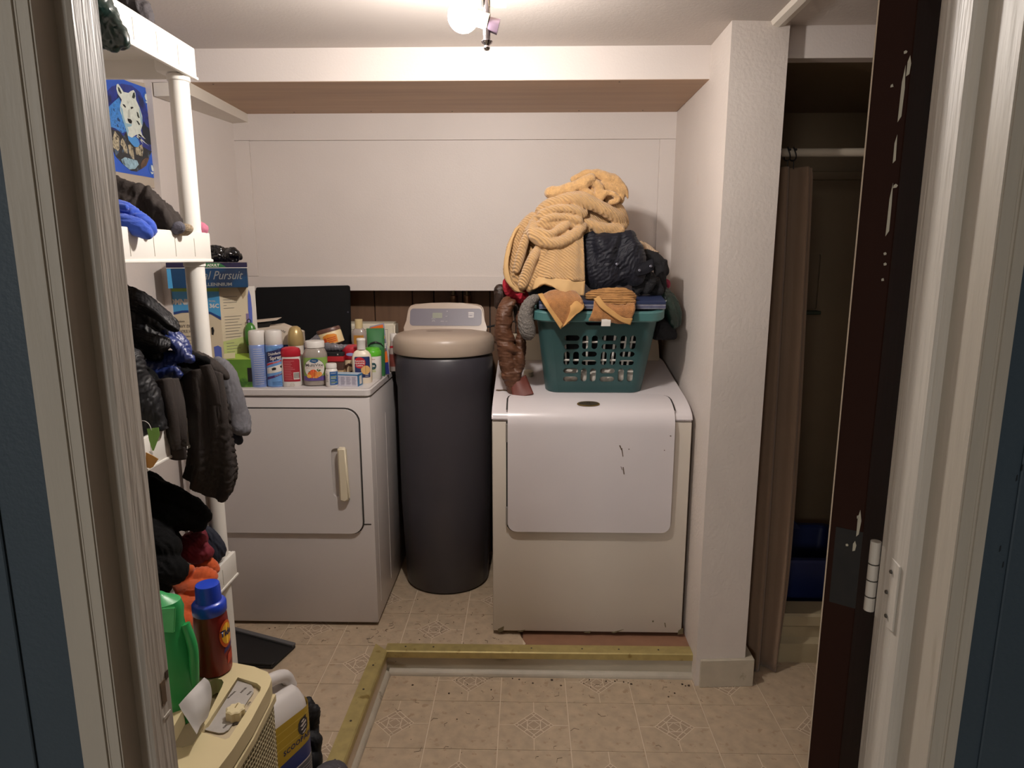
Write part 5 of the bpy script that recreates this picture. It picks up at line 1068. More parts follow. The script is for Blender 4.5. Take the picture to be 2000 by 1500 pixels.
tag(link('plastic_pouch', cloth_mesh([[(-.79, 2.50, DT+.118, .014), (-.73, 2.47, DT+.124, .016), (-.66, 2.475, DT+.122, .012)], [(-.84, 2.53, DT+.12, .02), (-.79, 2.52, DT+.15, .016), (-.755, 2.53, DT+.165, .010), (-.735, 2.53, DT+.175, .006)], [(-.84, 2.53, DT+.02, .03), (-.82, 2.53, DT+.10, .02)]], h=.0033, wr=(.004, 70), seed=8, cut=DT+.001), M('silver_plastic', '77747a', .25, .3, var=(40, .3)), smooth=180), 'crumpled grey plastic pouch under the tilted cream tub', 'pouch')
t = thing('butter_tub', 'tilted cream tub with a brown lid and orange label on top of the grey pouch', 'tub', (-.742, 2.53, DT+.128), 0)
mt = Matrix.Rotation(R(-15), 4, 'Y')
def tl(nm, me, mat, sm=40):
    o = link(nm, me, mat, t, True, sm); o.data.transform(mt); return o
tl('body', L1([(.040, 0), (.047, .004), (.046, .045), (.044, .050)], 32, sy=.75), M('tub_cream', 'dcc79a', .4)); tl('lid', L1([(.046, .050), (.046, .060), (.043, .064), (.006, .0645)], 32, sy=.75), M('lid_brown', '5b3d33', .4))
f = around(.0468, .75, 2, .0008); o = tl('label', wrap_poly(f, [(-.022, .006), (.034, .006), (.036, .034), (.026, .040), (.0, .043), (-.018, .038)]), M('label_orange', 'd98a34', .4), 180)
f = around(.0468, .75, 2, .0013)
for k in range(3): tl('label_text', wrap_poly(f, [(-.004, .012+.007*k), (.030, .012+.007*k), (.030, .015+.007*k), (-.004, .015+.007*k)]), M('print_scarlet', 'b8441f', .4), 180)
tl('label_figure', wrap_poly(f, [(-.018, .010), (-.008, .010), (-.006, .024), (-.010, .032), (-.016, .028)]), MATS['print_scarlet'], 180)
# gold-capped spray
t = bottle('air_freshener', 'white air freshener can with a domed gold cap behind the red shampoo bottle', -.866, 2.478, [(.026, 0), (.028, .003), (.028, .130), (.027, .133)], M('can_white', 'd0c7bb', .3), R(15))
part('cap', L1([(.0285, .132), (.0292, .134), (.0290, .158), (.026, .180), (.019, .196), (.009, .203), (.003, .2035)], 28), M('cap_gold', 'b89f6c', .3, .35), t); f = around(.0281, 1, 2, .0006)
lines(f, -.015, .02, [.06+.0075*k for k in range(9)], m_ink, t, .001, .5, 8); shape('label_mark', f, rrect(-.014, .004, .108, .122, .002, 2), MATS['print_pink'], t)
# open white carton lying behind the cans
t = thing('open_carton', 'open white carton with a blue stripe behind the two blue spray cans', 'box', (-.96, 2.55, DT), R(9))
part('carton', P1([(-.085, -.04, 0), (.095, -.04, 0), (.095, -.04, .172), (.02, -.04, .203), (-.045, -.04, .196), (-.085, -.04, .19)], (0, .08, 0), .001), M('carton_cream', 'd3c4b2', .5), t, None)
part('blue_stripe', P1([(.02, -.0408, .085), (.0955, -.0408, .080), (.0955, -.0408, .128), (.02, -.0408, .128)], (0, .0006, 0)), M('stripe_blue', '263a7c', .4), t, None)
part('flap', P1([(-.10, -.05, .212), (-.03, -.052, .218), (.01, -.046, .222), (.015, .02, .226), (-.09, .03, .216)], (0, 0, .0015)), MATS['carton_cream'], t, None); part('dark_gap', P1([(-.075, -.0408, .192), (-.02, -.0408, .197), (-.01, -.0408, .214), (-.07, -.0408, .21)], (0, .0006, 0)), m_cavity, t, None)
flat_text('lettering', 'Mr', .016, m_ink, t, (.03, -.0412, .178), (1, 0, -.15), (0, 0, 1), True)
# green carton at the front edge
t = thing('green_carton', 'green and lime carton at the dryer front, half hidden by the grey sleeve', 'box', (-1.028, 2.357, DT), R(4))
part('carton', B1(-.052, .050, -.035, .035, 0, .100, .001, 1), M('carton_green', '5f8a34', .4, var=(14, .2), two=('39602a', 16, .56)), t, None); part('lime_top', P1([(-.052, -.036, .0995), (.050, -.036, .0995), (.052, .036, .112), (-.045, .036, .108)], (0, 0, .002)), M('carton_lime', '9fbf4c', .4), t, None)
part('white_panel', P1([(-.052, -.0356, .0), (-.01, -.0356, .0), (-.015, -.0356, .06), (-.03, -.0356, .085), (-.052, -.0356, .09)], (0, .0005, 0)), M('panel_pale_green', 'a7b98a', .4), t, None); part('side_print', B1(.034, .0505, -.0357, -.0352, .02, .07), m_black, t, None)
part('sticker', P1([(-.045, -.036, .102), (-.005, -.036, .105), (-.006, -.030, .124), (-.045, -.030, .12)], (0, .0006, 0)), M('sticker_cream', 'c9c29a', .5), t, None)
part('logo', P1([(-.040, -.0362, .083), (-.030, -.0362, .076), (-.024, -.0362, .083), (-.030, -.0362, .092)], (0, .0005, 0)), m_cb, t, None)
# green handled brush
t = thing('scrub_brush', 'green handled brush with a dark neck leaning on the water filter carton', 'brush', (-1.015, 2.42, DT))
link('handle', L1([(.006, .128), (.014, .134), (.0195, .150), (.021, .170), (.0205, .192), (.016, .210), (.008, .220), (.003, .222)], 22, sy=.8, c=(-1.008, 2.415, DT)), M('handle_green', '3f7a2f', .28, var=(10, .1)), t, smooth=50)
link('neck', T1([(-1.01, 2.415, DT+.135), (-1.012, 2.413, DT+.09), (-1.03, 2.41, DT+.03), (-1.045, 2.41, DT+.003)], [.0125, .012, .010, .008], 12), M('neck_olive', '2f3320', .4), t, smooth=60)
link('hanging_loop', T1([(-1.011+.007*math.cos(a), 2.415, DT+.226+.008*math.sin(a)) for a in [2*PI*k/14 for k in range(15)]], .0016, 6), m_black, t, smooth=60)
# water filter carton against the left wall
m_fb = M('filter_cream', 'cbbda2', .5); m_fblue = M('filter_blue', '4696c8', .4); m_flime = M('filter_lime', 'b4bb7a', .5, two=('c3b88f', 3, .5)); m_fnavy = M('filter_navy', '1f3f7c', .4); m_lime = M('lime_edge', '8fae4c', .45)
A0 = Vector((-1.266, 2.34, 0)); B0 = Vector((-1.083, 2.352, 0)); C0 = Vector((-1.002, 2.465, 0)); D0 = A0+C0-B0; z0, z1 = DT, 1.356
t = thing('filter_carton', 'tall water filter carton with a blue banner standing on the left end of the dryer', 'box', ((A0+C0)/2).to_tuple()[:2]+(DT,))
fbx = link('carton', P1([(p.x, p.y, z0) for p in (A0, B0, C0, D0)], (0, 0, z1-z0), .001, 1), m_fb, t)
uF = (B0-A0); lF = uF.length; uF = uF.normalized(); nF = Vector((uF.y, -uF.x, 0)); uS = (C0-B0); lS = uS.length; uS = uS.normalized(); nS = Vector((uS.y, -uS.x, 0))
def FF(nm, p, m, d=.0006): return link(nm, P1([tuple(A0+uF*q[0]+nF*d+Vector((0, 0, z0+q[1]))) for q in p], nF*.0003), m, fbx)
def FS(nm, p, m, d=.0006): return link(nm, P1([tuple(B0+uS*q[0]+nS*d+Vector((0, 0, z0+q[1]))) for q in p], nS*.0003), m, fbx)
H_ = z1-z0
FF('blue_banner', [(0, H_-.092), (.05, H_-.082), (.10, H_-.080), (.15, H_-.088), (lF, H_-.106), (lF, H_-.014), (0, H_-.014)], m_fblue); FF('lime_edge', [(0, H_-.014), (lF, H_-.014), (lF, H_), (0, H_)], m_lime)
FF('banner_curve', [(0, H_-.100), (.05, H_-.088), (.10, H_-.086), (.15, H_-.094), (lF, H_-.114), (lF, H_-.104), (.15, H_-.086), (.10, H_-.078), (.05, H_-.080), (0, H_-.090)], m_fnavy, .0012)
def FT(s, x, z, sz, m, **k): return flat_text('lettering', s, sz, m, fbx, A0+uF*x+nF*.0016+Vector((0, 0, z0+z)), uF, (0, 0, 1), align='LEFT', **k)
FT('OMNI', .008, H_-.051, .0265, m_wlab, bold=.0011, shear=.15, sx=.88); FT('FILTER', .060, H_-.051, .0265, m_wlab, shear=.15, sx=.72); FT('36C', .146, H_-.065, .020, m_wlab, bold=.0006); FT('MODEL', .146, H_-.048, .007, m_wlab)
FT('Premium', .020, H_-.118, .010, m_ink); FT('HEAVY DUTY', .020, H_-.136, .0155, m_ink, sx=.8); FT('WHOLE HOUSE', .020, H_-.154, .0155, m_ink, sx=.8); FT('water filtration system', .020, H_-.171, .0095, m_ink)
for k, (a, c) in enumerate(((.045, .11), (.045, .085), (.045, .11), (.045, .09), (.045, .07), (.045, .11), (.045, .105))): FF('small_print', [(a, H_-.187-.0105*k), (c, H_-.187-.0105*k), (c, H_-.185-.0105*k), (a, H_-.185-.0105*k)], m_ink)
FF('filter_picture', [(.150, H_-.21), (.165, H_-.205), (.176, H_-.212), (.176, H_-.272), (.166, H_-.28), (.152, H_-.274)], M('filter_violet', '5363b0', .4)); FF('filter_stem', [(.160, H_-.28), (.164, H_-.28), (.164, H_-.33), (.160, H_-.33)], m_ink); FF('filter_valve', [(.146, H_-.142), (.153, H_-.138), (.156, H_-.152), (.152, H_-.168), (.146, H_-.166)], m_black)
FS('lime_wash', [(0, 0), (lS*.72, 0), (lS*.70, .10), (lS*.6, .17), (0, .16)], m_flime); FS('white_edge', [(lS*.86, .0), (lS, 0), (lS, H_), (lS*.80, H_), (lS*.82, .2)], m_wlab)
for k, (c, z) in enumerate([(.055, .035), (.03, .045), (.052, .055), (.012, .065), (.04, .075)]+[(.065-.007*(i % 3), .105+.0105*i) for i in range(8)]+[(.03+.012*(i % 3), .20+.0105*i) for i in range(6)]): FS('small_print', [(.012, H_-z), (.012+c, H_-z), (.012+c, H_-z+.0016), (.012, H_-z+.0016)], m_ink, .0010)
FS('cartridge', [(.108, H_-.035), (.114, H_-.012), (.120, H_-.035), (.122, H_-.085), (.120, H_-.135), (.114, H_-.15), (.108, H_-.135), (.106, H_-.085)], MATS['filter_violet'], .0012); FS('cartridge', [(.096, H_-.175), (.096, H_-.098), (.106, H_-.098), (.106, H_-.175)], M('cartridge_mauve', '7a6a8c', .4), .0012)
FS('torn_tape', [(.070, H_-.004), (.105, H_-.004), (.100, H_-.030), (.088, H_-.045), (.080, H_-.022)], M('tape_tan', '9c8a6c', .5), .0012)
# board game on the carton
ga = (-1.206,2.245,1.397); GA = R(22); t = thing('board_game', 'dark blue board game box lying on the tall water filter carton', 'box', (ga[0], ga[1], z1), GA)
m_tb = M('game_blue', '173a5c', .3, var=(18, .2), two=('1d2c44', 9, .55)); m_tl = M('game_lid', '231f3c', .3)
GW, GD = .252, .185
gm = part('box', B1(.001, GW-.001, .001, GD, .001, .068, .001, 1), m_tb, t, None)
ld = part('lid', B1(0, GW, 0, GD+.001, .0685, .086, .001, 1), m_tl, t, None)
link('lid_line', B1(-.0003, GW+.0003, -.0004, GD+.0012, .0675, .0695), m_wlab, ld, True)
link('light_edge', P1([(.001, .0003, .001), (.015, .0003, .001), (.013, .0003, .066), (.001, .0003, .066)], (0, .0006, 0)), m_fblue, gm, True)
link('green_flash', P1([(.12, -.0008, .071), (.185, -.0008, .071), (.165, -.0008, .085), (.12, -.0008, .085)], (0, .0006, 0)), M('flash_green', '2f6a3c', .35), ld, True)
m_gold = M('game_print', '8c8a84', .35, .3)
flat_text('lettering', 'Trivial Pursuit', .041, m_gold, gm, (.140, .0003, .042), (1, 0, 0), (0, 0, 1), True, shear=.4, sx=.80); flat_text('lettering', 'MILLENNIUM', .015, m_gold, gm, (.148, .0003, .012), (1, 0, 0), (0, 0, 1), True, bold=.0004, sx=1.2); flat_text('lettering', 'ADULT', .012, m_wlab, ld, (.145, -.0010, .077), (1, 0, 0), (0, 0, 1), True, bold=.0004)
bag = cloth('plastic_bag', M('shiny_black_bag', '0b0a0c', .16, spec=.8, bump=(60, .7)), [[(-1.122,2.38,1.464,.018),(-1.09,2.38,1.475,.02),(-1.045,2.38,1.468,.016),(-1.016,2.38,1.461,.011)], [(-1.119,2.36,1.454,.013),(-1.074,2.36,1.452,.014),(-1.019,2.36,1.454,.014)], [(-1.05,2.35,1.461,.014),(-1.027,2.35,1.478,.014),(-1.01,2.35,1.471,.013)], [(-1.16,2.37,1.456,.015),(-1.112,2.37,1.482,.014),(-1.075,2.37,1.485,.011)], [(-1.127,2.34,1.45,.011),(-1.064,2.34,1.464,.013)]], 'crumpled shiny black plastic bag on top of the board game', 'bag', h=.0033, wr=(.006, 75), seed=12, cut=z1+.087)
# black panel leaning on the back wall
t = thing('black_board', 'large thin black panel leaning on the back wall behind the dryer bottles', 'panel', (-.94, 2.79, DT))
bp = P1([(-1.138, 2.742, DT+.003), (-.729, 2.742, DT+.003), (-.743, 2.815, 1.338), (-.750, 2.8165, 1.343), (-1.139, 2.8155, 1.334)], (0, .010, .002), .002)
pn = link('board', bp, M('black_sheet', '09090b', .7, var=(20, .2), spec=.2), t); link('screw_head', L1([(.004, 0), (.003, .001)], 10), M('screw_grey', '4a4a55', .4, .5), pn).data.transform(Matrix.Translation((-.748, 2.791, 1.235)) @ Matrix.Rotation(PI/2, 4, 'X'))
# ================================================================ green laundry basket on the washer
m_bask = M('basket_green', '2e4f50', .38, var=(6, .05)); m_rim = M('basket_rim_green', '456f6e', .36)
bx0 = (.246,2.42,.969)[0]; by0 = 2.42; bz0 = .9735
BT = Matrix.Translation((bx0, by0, bz0)) @ Matrix.Rotation(R(9.5), 4, 'X')
t = thing('laundry_basket', 'green plastic laundry basket with slotted sides, heaped with clothes on the washer', 'basket', (bx0, by0, bz0))
BH, BWb, BWt, BDb, BDt = .315, .176, .215, .37, .04     # height, half widths, depth, front lean
def stad(cx, cz, l, w_, vert):
    r = w_/2; pts = []
    for s, a0 in ((1, -90), (-1, 90)):
        for k in range(7):
            a = R(a0+30*k); p = (s*(l/2-r)+r*math.cos(a), r*math.sin(a)); pts.append((cx-p[1], cz+p[0]) if vert else (cx+p[0], cz+p[1]))
    return pts
def slots(cols, vert0=0):
    out = []
    for j, cz in enumerate((.198, .136, .070)):
        for i, cx in enumerate(cols):
            v = (i+j+vert0) % 2
            for s in (-1, 1): out.append(stad(cx+s*.0165 if v else cx, cz if v else cz+s*.0165, .053, .021, v))
    return out
def wallmap(me, f):
    for v in me.vertices: v.co = BT @ f(v.co.x, v.co.y, v.co.z)
    return me
rc = .045
wb_, wt_ = BWb-rc, BWt-rc
def fx(x, z): return x*(1+(wt_/wb_-1)*z/BH)
def front_f(x, z, d): return Vector((fx(x, z), -BDt*z/BH-d, z))
outl = [(-wb_, 0), (wb_, 0), (wb_, BH), (-wb_, BH)]
holes = slots((-.088, -.024, .044, .110)); holes.append(stad(.0, .277, .090, .030, 0))
holes = [[(x/(1+(wt_/wb_-1)*z/BH), z) for x, z in h] for h in holes]
link('front_wall', wallmap(curve_mesh([outl]+holes, .004), front_f), m_bask, t)
link('back_wall', wallmap(curve_mesh([outl]+holes, .004), lambda x, z, d: Vector((fx(x, z), BDb+BDt*z/BH+d, z))), m_bask, t)
yb0, yb1 = rc, BDb-rc; ym = BDb/2
so = [(yb0-ym, 0), (yb1-ym, 0), (yb1-ym, BH), (yb0-ym, BH)]
sh_ = slots((-.112, -.048, .016, .080), 1)
for s in (-1, 1):
    def side_f(x, z, d, s=s): return Vector((s*(BWb+(BWt-BWb)*z/BH+d), ym+x*(1+((yb1-yb0)/2+BDt)/((yb1-yb0)/2)*z/BH-z/BH), z))
    link('side_wall', wallmap(curve_mesh([so]+sh_, .004), side_f), m_bask, t)
for sx in (-1, 1):
    for sy in (-1, 1):
        g = []; b = BM()
        for z in (0, BH):
            k = z/BH; wx = fx(wb_, z); yy = (-BDt*k+rc) if sy < 0 else (BDb+BDt*k-rc)
            W_ = BWb+(BWt-BWb)*k; rx_ = W_-wx; row = []
            yl = ym+sy*((yb1-yb0)/2)*(1+BDt/((yb1-yb0)/2)*k); ry_ = abs((-BDt*k if sy < 0 else BDb+BDt*k)-yl)
            for i in range(9):
                a = PI/2*i/8
                row.append([b.verts.new(BT @ Vector((sx*(wx+(rx_-o)*math.sin(a)), yl+sy*(ry_-o)*math.cos(a), z))) for o in (-.002, .002)])
            g.append(row)
        for i in range(8):
            for o in (0, 1): b.faces.new((g[0][i][o], g[0][i+1][o], g[1][i+1][o], g[1][i][o]))
        link('corner', b, m_bask, t, smooth=60)
def ring2(grow, z): return [BT @ Vector((x, y, z)) for x, y in rrect(-BWt-grow, BWt+grow, -BDt-grow, BDb+BDt+grow, rc+grow, 7)]
b = BM(); rings = [[b.verts.new(p) for p in ring2(g_, z)] for g_, z in ((.002, BH-.034), (.014, BH-.036), (.020, BH-.030), (.020, BH-.004), (.016, BH), (-.001, BH))]
for p, q in zip(rings, rings[1:]):
    for i in range(len(p)): b.faces.new((p[i], p[(i+1) % len(p)], q[(i+1) % len(p)], q[i]))
link('rim', b, m_rim, t, smooth=40)
bo = [(x, y) for x, y in rrect(-BWb-.001, BWb+.001, -.001, BDb+.001, rc, 7)]
b = P1([BT @ Vector((x, y, 0)) for x, y in bo], BT.to_3x3() @ Vector((0, 0, .004))); link('base', b, m_bask, t, smooth=40)
def BL(x, y, z): return tuple(BT @ Vector((x, y, z)))
# what shows through the slots
rk = thing('plastic_rack', 'white plastic rack bars seen through the slots of the green basket', 'rack', BL(0, .02, .01))
b = BM()
for x in (-.104, -.03, .028, .061, .098, .118): tube(b, [BL(x, .010, .10), BL(x*1.1, -.012, .245)], .0042, 6)
for z in (.125, .195): tube(b, [BL(-.14, .006-.09*z, z), BL(.15, .006-.09*z, z)], .0042, 6)
link('bars', b, M('rack_white', 'ddd8d0', .4), rk, smooth=60)
b = BM()
tag(link('white_cloth', cloth_mesh([[BL(-.14, .04, .055)+(.036,), BL(0, .04, .05)+(.036,), BL(.14, .04, .055)+(.036,)]], h=.006, wr=(.006, 40), seed=2), M('white_cotton', 'bdb5aa', .8), smooth=180), 'white cloth low inside the green basket behind its slots', 'cloth')
tag(link('dark_laundry', cloth_mesh([[BL(-.10, .17, .10)+(.09,), BL(.10, .17, .10)+(.09,)], [BL(-.10, .15, .22)+(.10,), BL(.10, .15, .22)+(.10,)], [BL(-.12, .10, .17)+(.06,), BL(.12, .10, .17)+(.06,)]], h=.008, wr=(.012, 30), seed=3), M('black_cotton', '0f0e12', .85), smooth=180), 'dark laundry filling the inside of the green basket', 'laundry')
# flat box across the rim
fb = thing('flat_box', 'flat navy box with a silver edge lying across the basket rim under the clothes', 'box', BL(0, .1, BH))
b = BM(); o = [BL(-.205, -.03, BH+.004), BL(.232, -.03, BH+.004), BL(.232, .36, BH+.004), BL(-.205, .36, BH+.004)]; up = BT.to_3x3() @ Vector((0, 0, 1))
link('base', P1(o, up*.016, .001, 1), M('silver_edge', '9d9ba6', .3, .4, var=(60, .2)), fb); link('lid', P1([tuple(Vector(p)+up*.0165) for p in o], up*.012, .001, 1), M('box_navy', '2a3350', .4), fb)
for d in (.005, .010): link('edge_line', P1([tuple(Vector(o[0])+up*d-Vector((0, .0012, 0))), tuple(Vector(o[1])+up*d-Vector((0, .0012, 0)))]+[tuple(Vector(o[1])+up*(d+.0016)-Vector((0, .0012, 0))), tuple(Vector(o[0])+up*(d+.0016)-Vector((0, .0012, 0)))], (0, .0012, 0)), M('edge_navy', '3b4470', .4), fb)

# ================================================================ the heap of clothes in the basket
m_tow = M('tan_terry', 'c39a66', .95, var=(30, .10), bump=(420, .8), wave=(50, .62, 'DIAGONAL'), sheen=.4)
m_towp = M('tan_terry_plain', 'c39a66', .95, var=(90, .16), bump=(230, 1), sheen=.4); m_hem = M('tan_hem', 'c4a06f', .85, var=(20, .05), bump=(500, .25))
m_wc = M('amber_terry', '9c6a3a', .95, var=(60, .22), bump=(330, 1), sheen=.3); m_wch = M('amber_hem', 'b58a52', .85, var=(30, .06), bump=(400, .3))
tw = thing('bath_towel', 'large tan ribbed bath towel crumpled on top of the basket heap', 'towel', (.25, 2.42, 1.33))
cloth('crumpled_folds', m_tow, [
 ('E', (.168,2.47,1.573), (.115, .085, .085)), ('E', (.036,2.46,1.464), (.085, .05, .12)), ('E', (.269,2.47,1.597), (.075, .05, .05)), [(.063,2.385,1.567,.023),(.109,2.385,1.574,.023),(.162,2.385,1.569,.021)], [(.052,2.375,1.53,.016),(.097,2.375,1.53,.018),(.137,2.375,1.542,.016)], ('E', (.236,2.48,1.683), (.085, .07, .055)),
 [(.038,2.41,1.619,.016),(.096,2.4,1.649,.025),(.166,2.39,1.658,.028),(.228,2.39,1.639,.026),(.292,2.4,1.607,.025),(.332,2.42,1.584,.018)],
 [(.026,2.4,1.59,.014),(.069,2.38,1.615,.016),(.139,2.37,1.623,.017),(.193,2.38,1.608,.016)], [(.031,2.39,1.566,.014),(.078,2.37,1.592,.016),(.131,2.37,1.595,.016),(.178,2.37,1.583,.014)],
 [(.017,2.39,1.574,.018),(.022,2.37,1.537,.023),(.056,2.36,1.514,.025),(.114,2.355,1.511,.023),(.161,2.36,1.535,.021),(.19,2.38,1.563,.016)], [(.04,2.36,1.547,.016),(.078,2.35,1.538,.017),(.115,2.36,1.557,.018),(.143,2.37,1.575,.012)],
 [(.18,2.4,1.587,.016),(.239,2.4,1.568,.02),(.293,2.4,1.557,.02),(.338,2.42,1.568,.016)], [(.24,2.4,1.552,.012),(.284,2.4,1.541,.014),(.327,2.4,1.554,.014)], [(.297,2.45,1.638,.031),(.325,2.45,1.607,.027),(.344,2.45,1.579,.016)],
 [(.017,2.42,1.598,.02),(-.022,2.42,1.553,.022),(-.048,2.42,1.507,.022),(-.062,2.42,1.455,.02),(-.07,2.42,1.411,.018),(-.057,2.42,1.375,.015),(-.04,2.42,1.349,.013)], [(.006,2.39,1.559,.014),(-.01,2.39,1.508,.016),(-.024,2.39,1.461,.016),(-.038,2.39,1.415,.014)],
 [(.042,2.38,1.499,.016),(.019,2.36,1.456,.019),(-.002,2.36,1.403,.021),(-.016,2.36,1.363,.018)], [(.063,2.37,1.485,.016),(.048,2.37,1.433,.018),(.027,2.37,1.385,.02),(.007,2.37,1.352,.014)], [(-.019,2.42,1.518,.018),(-.028,2.42,1.464,.024),(-.033,2.42,1.411,.026),(-.027,2.42,1.366,.018)]],
 parent=tw, h=.0033, wr=(.0035, 60), seed=5, fine=(.0012, 420), k=.004, grow=.10, bend=.14)
cloth('top_bundle', m_towp, [
 ('E', (.242,2.44,1.69), (.055, .032, .034)), [(.073,2.4,1.678,.021),(.122,2.4,1.686,.021),(.175,2.4,1.703,.021),(.213,2.4,1.724,.021)], [(.159,2.44,1.728,.013),(.195,2.44,1.743,.016),(.239,2.44,1.743,.018),(.277,2.44,1.733,.02),(.313,2.44,1.716,.02),(.341,2.44,1.69,.012),(.35,2.44,1.662,.005)],
 [(.21,2.41,1.721,.016),(.243,2.41,1.702,.016),(.248,2.41,1.677,.016),(.235,2.41,1.653,.014)], [(.25,2.4,1.654,.011),(.27,2.4,1.678,.011),(.3,2.4,1.672,.011),(.31,2.4,1.654,.011),(.285,2.4,1.645,.011)], [(.196,2.44,1.702,.018),(.232,2.44,1.69,.021),(.285,2.44,1.697,.025),(.317,2.44,1.69,.021),(.325,2.44,1.658,.016)],
 [(.184,2.4,1.686,.012),(.21,2.4,1.678,.014),(.228,2.4,1.666,.011)]], parent=tw, h=.0033, wr=(.003, 70), seed=6, fine=(.004, 260), k=.004, grow=.10, bend=.14)
sheet('hanging_panel', m_tow, [[(.049,2.39,1.503,.002),(.096,2.36,1.502,.002),(.149,2.36,1.53,.002),(.189,2.37,1.568,.002)], [(.039,2.36,1.438,.002),(.091,2.345,1.444,.002),(.149,2.345,1.456,.002),(.195,2.355,1.464,.002)], [(.027,2.355,1.386,.002),(.079,2.331,1.387,.002),(.14,2.331,1.381,.002),(.198,2.345,1.377,.002)]], tw, nu=8, nv=8, thick=.008, fold=(.004, 2, .4, .7), sm=180)
sheet('hem', m_hem, [[(.026,2.355,1.389,.002),(.079,2.331,1.39,.002),(.14,2.331,1.383,.002),(.198,2.345,1.379,.002)], [(.023,2.352,1.37,.002),(.074,2.328,1.373,.002),(.137,2.326,1.357,.002),(.196,2.342,1.35,.002)], [(.018,2.35,1.349,.002),(.067,2.326,1.368,.002),(.134,2.324,1.336,.002),(.195,2.34,1.33,.002)]], tw, nu=8, nv=5, thick=.009, fold=(.003, 2.4, .4, .7), sm=180)
sheet('side_hem', m_hem, [[(-.026,2.405,1.57,.002),(-.04,2.395,1.559,.002),(-.047,2.405,1.542,.002)], [(-.056,2.395,1.517,.002),(-.065,2.38,1.499,.002),(-.061,2.38,1.482,.002)], [(-.074,2.395,1.456,.002),(-.079,2.38,1.438,.002),(-.066,2.375,1.42,.002)], [(-.076,2.39,1.394,.002),(-.072,2.38,1.38,.002),(-.049,2.375,1.366,.002)], [(-.049,2.38,1.348,.002),(-.032,2.375,1.341,.002),(-.007,2.37,1.337,.002)]], tw, nu=5, nv=6, thick=.008, sm=180)
cloth('navy_jacket', M('navy_nylon', '090a17', .6, spec=.3, bump=(60, .15), sheen=.1), [
 [(.219,2.42,1.532,.023),(.235,2.42,1.464,.036),(.237,2.42,1.384,.035)], [(.273,2.4,1.517,.029),(.28,2.4,1.447,.036),(.285,2.4,1.379,.031)], [(.318,2.41,1.521,.025),(.361,2.41,1.538,.016)], [(.36,2.4,1.517,.021),(.347,2.4,1.464,.027),(.339,2.4,1.394,.029)], [(.37,2.39,1.496,.016),(.375,2.39,1.456,.02),(.369,2.39,1.415,.018),(.386,2.39,1.385,.014)],
 [(.247,2.38,1.517,.011),(.275,2.38,1.464,.011),(.295,2.38,1.394,.011)], [(.371,2.38,1.503,.009),(.341,2.38,1.456,.009),(.303,2.38,1.42,.009)], ('E', (.299,2.5,1.446), (.10, .09, .09))],
 'navy nylon jacket bundled under the tan towel', 'jacket', k=.03, grow=.34, bend=.17, h=.0033, wr=(.011, 30), seed=21, fine=(.0012, 150))
jk = [o for o in COL.objects if o.name == 'navy_jacket'][0]
sheet('pocket_flap', M('navy_flap', '0e0e15', .75, spec=.2), [[(.378,2.37,1.433,.002),(.404,2.37,1.443,.002),(.435,2.37,1.457,.002)], [(.373,2.36,1.412,.002),(.403,2.36,1.419,.002),(.437,2.36,1.435,.002)], [(.379,2.36,1.395,.002),(.411,2.36,1.402,.002),(.436,2.36,1.417,.002)]], jk, nu=5, nv=5, thick=.005, sm=180)
for p in ((.386,2.352,1.416), (.424,2.352,1.43), (.308,2.352,1.437)):
    b = L1([(.0045, 0), (.0045, .0012), (.0028, .0016), (.0026, .0008)], 14); o = link('snap', b, M('snap_metal', '9a98a4', .3, .8), jk, smooth=40); o.data.transform(Matrix.Translation(p) @ Matrix.Rotation(PI/2, 4, 'X'))
cloth('black_fleece', M('black_fleece', '0c0b0f', .9, bump=(200, .3)), [[(.427,2.47,1.464,.024),(.476,2.47,1.439,.022),(.499,2.47,1.41,.013)], [(.479,2.46,1.41,.024),(.478,2.46,1.355,.024)], [(.38,2.4,1.354,.014),(.397,2.4,1.385,.014),(.425,2.4,1.394,.014),(.438,2.4,1.372,.014),(.42,2.4,1.344,.013)], [(.454,2.42,1.379,.016),(.474,2.42,1.343,.016)], [(.412,2.43,1.347,.02),(.467,2.43,1.342,.02)], [(.389,2.4,1.34,.013),(.411,2.4,1.372,.009),(.423,2.4,1.354,.007)]], 'black fleece clothing at the right of the navy jacket', 'clothing', h=.0033, wr=(.006, 50), seed=23)
sheet('striped_cloth', M('beige_stripe', 'b89f84', .9, wave=(60, .5, 'X'), bump=(200, .3)), [[(.408,2.52,1.52,.002),(.413,2.5,1.497,.002),(.423,2.49,1.474,.002)], [(.433,2.51,1.509,.002),(.437,2.49,1.49,.002),(.443,2.48,1.475,.002)], [(.45,2.5,1.497,.002),(.46,2.49,1.486,.002),(.475,2.48,1.477,.002)]], None, 'beige striped cloth corner poking up behind the navy jacket', 'cloth', nu=5, nv=5, thick=.006, sm=180)
cloth('green_windbreaker', M('bottle_green_nylon', '132a22', .35, spec=.6), [[(.491,2.48,1.349,.013),(.521,2.48,1.308,.022),(.541,2.48,1.262,.022),(.554,2.48,1.22,.013)], [(.497,2.46,1.328,.017),(.518,2.46,1.272,.019),(.539,2.46,1.216,.013)], [(.533,2.5,1.298,.015),(.561,2.5,1.256,.013)], [(.48,2.5,1.335,.019),(.501,2.5,1.298,.023)]], 'dark green nylon sleeve hanging over the right end of the basket', 'jacket', h=.0033, wr=(.006, 50), seed=27)
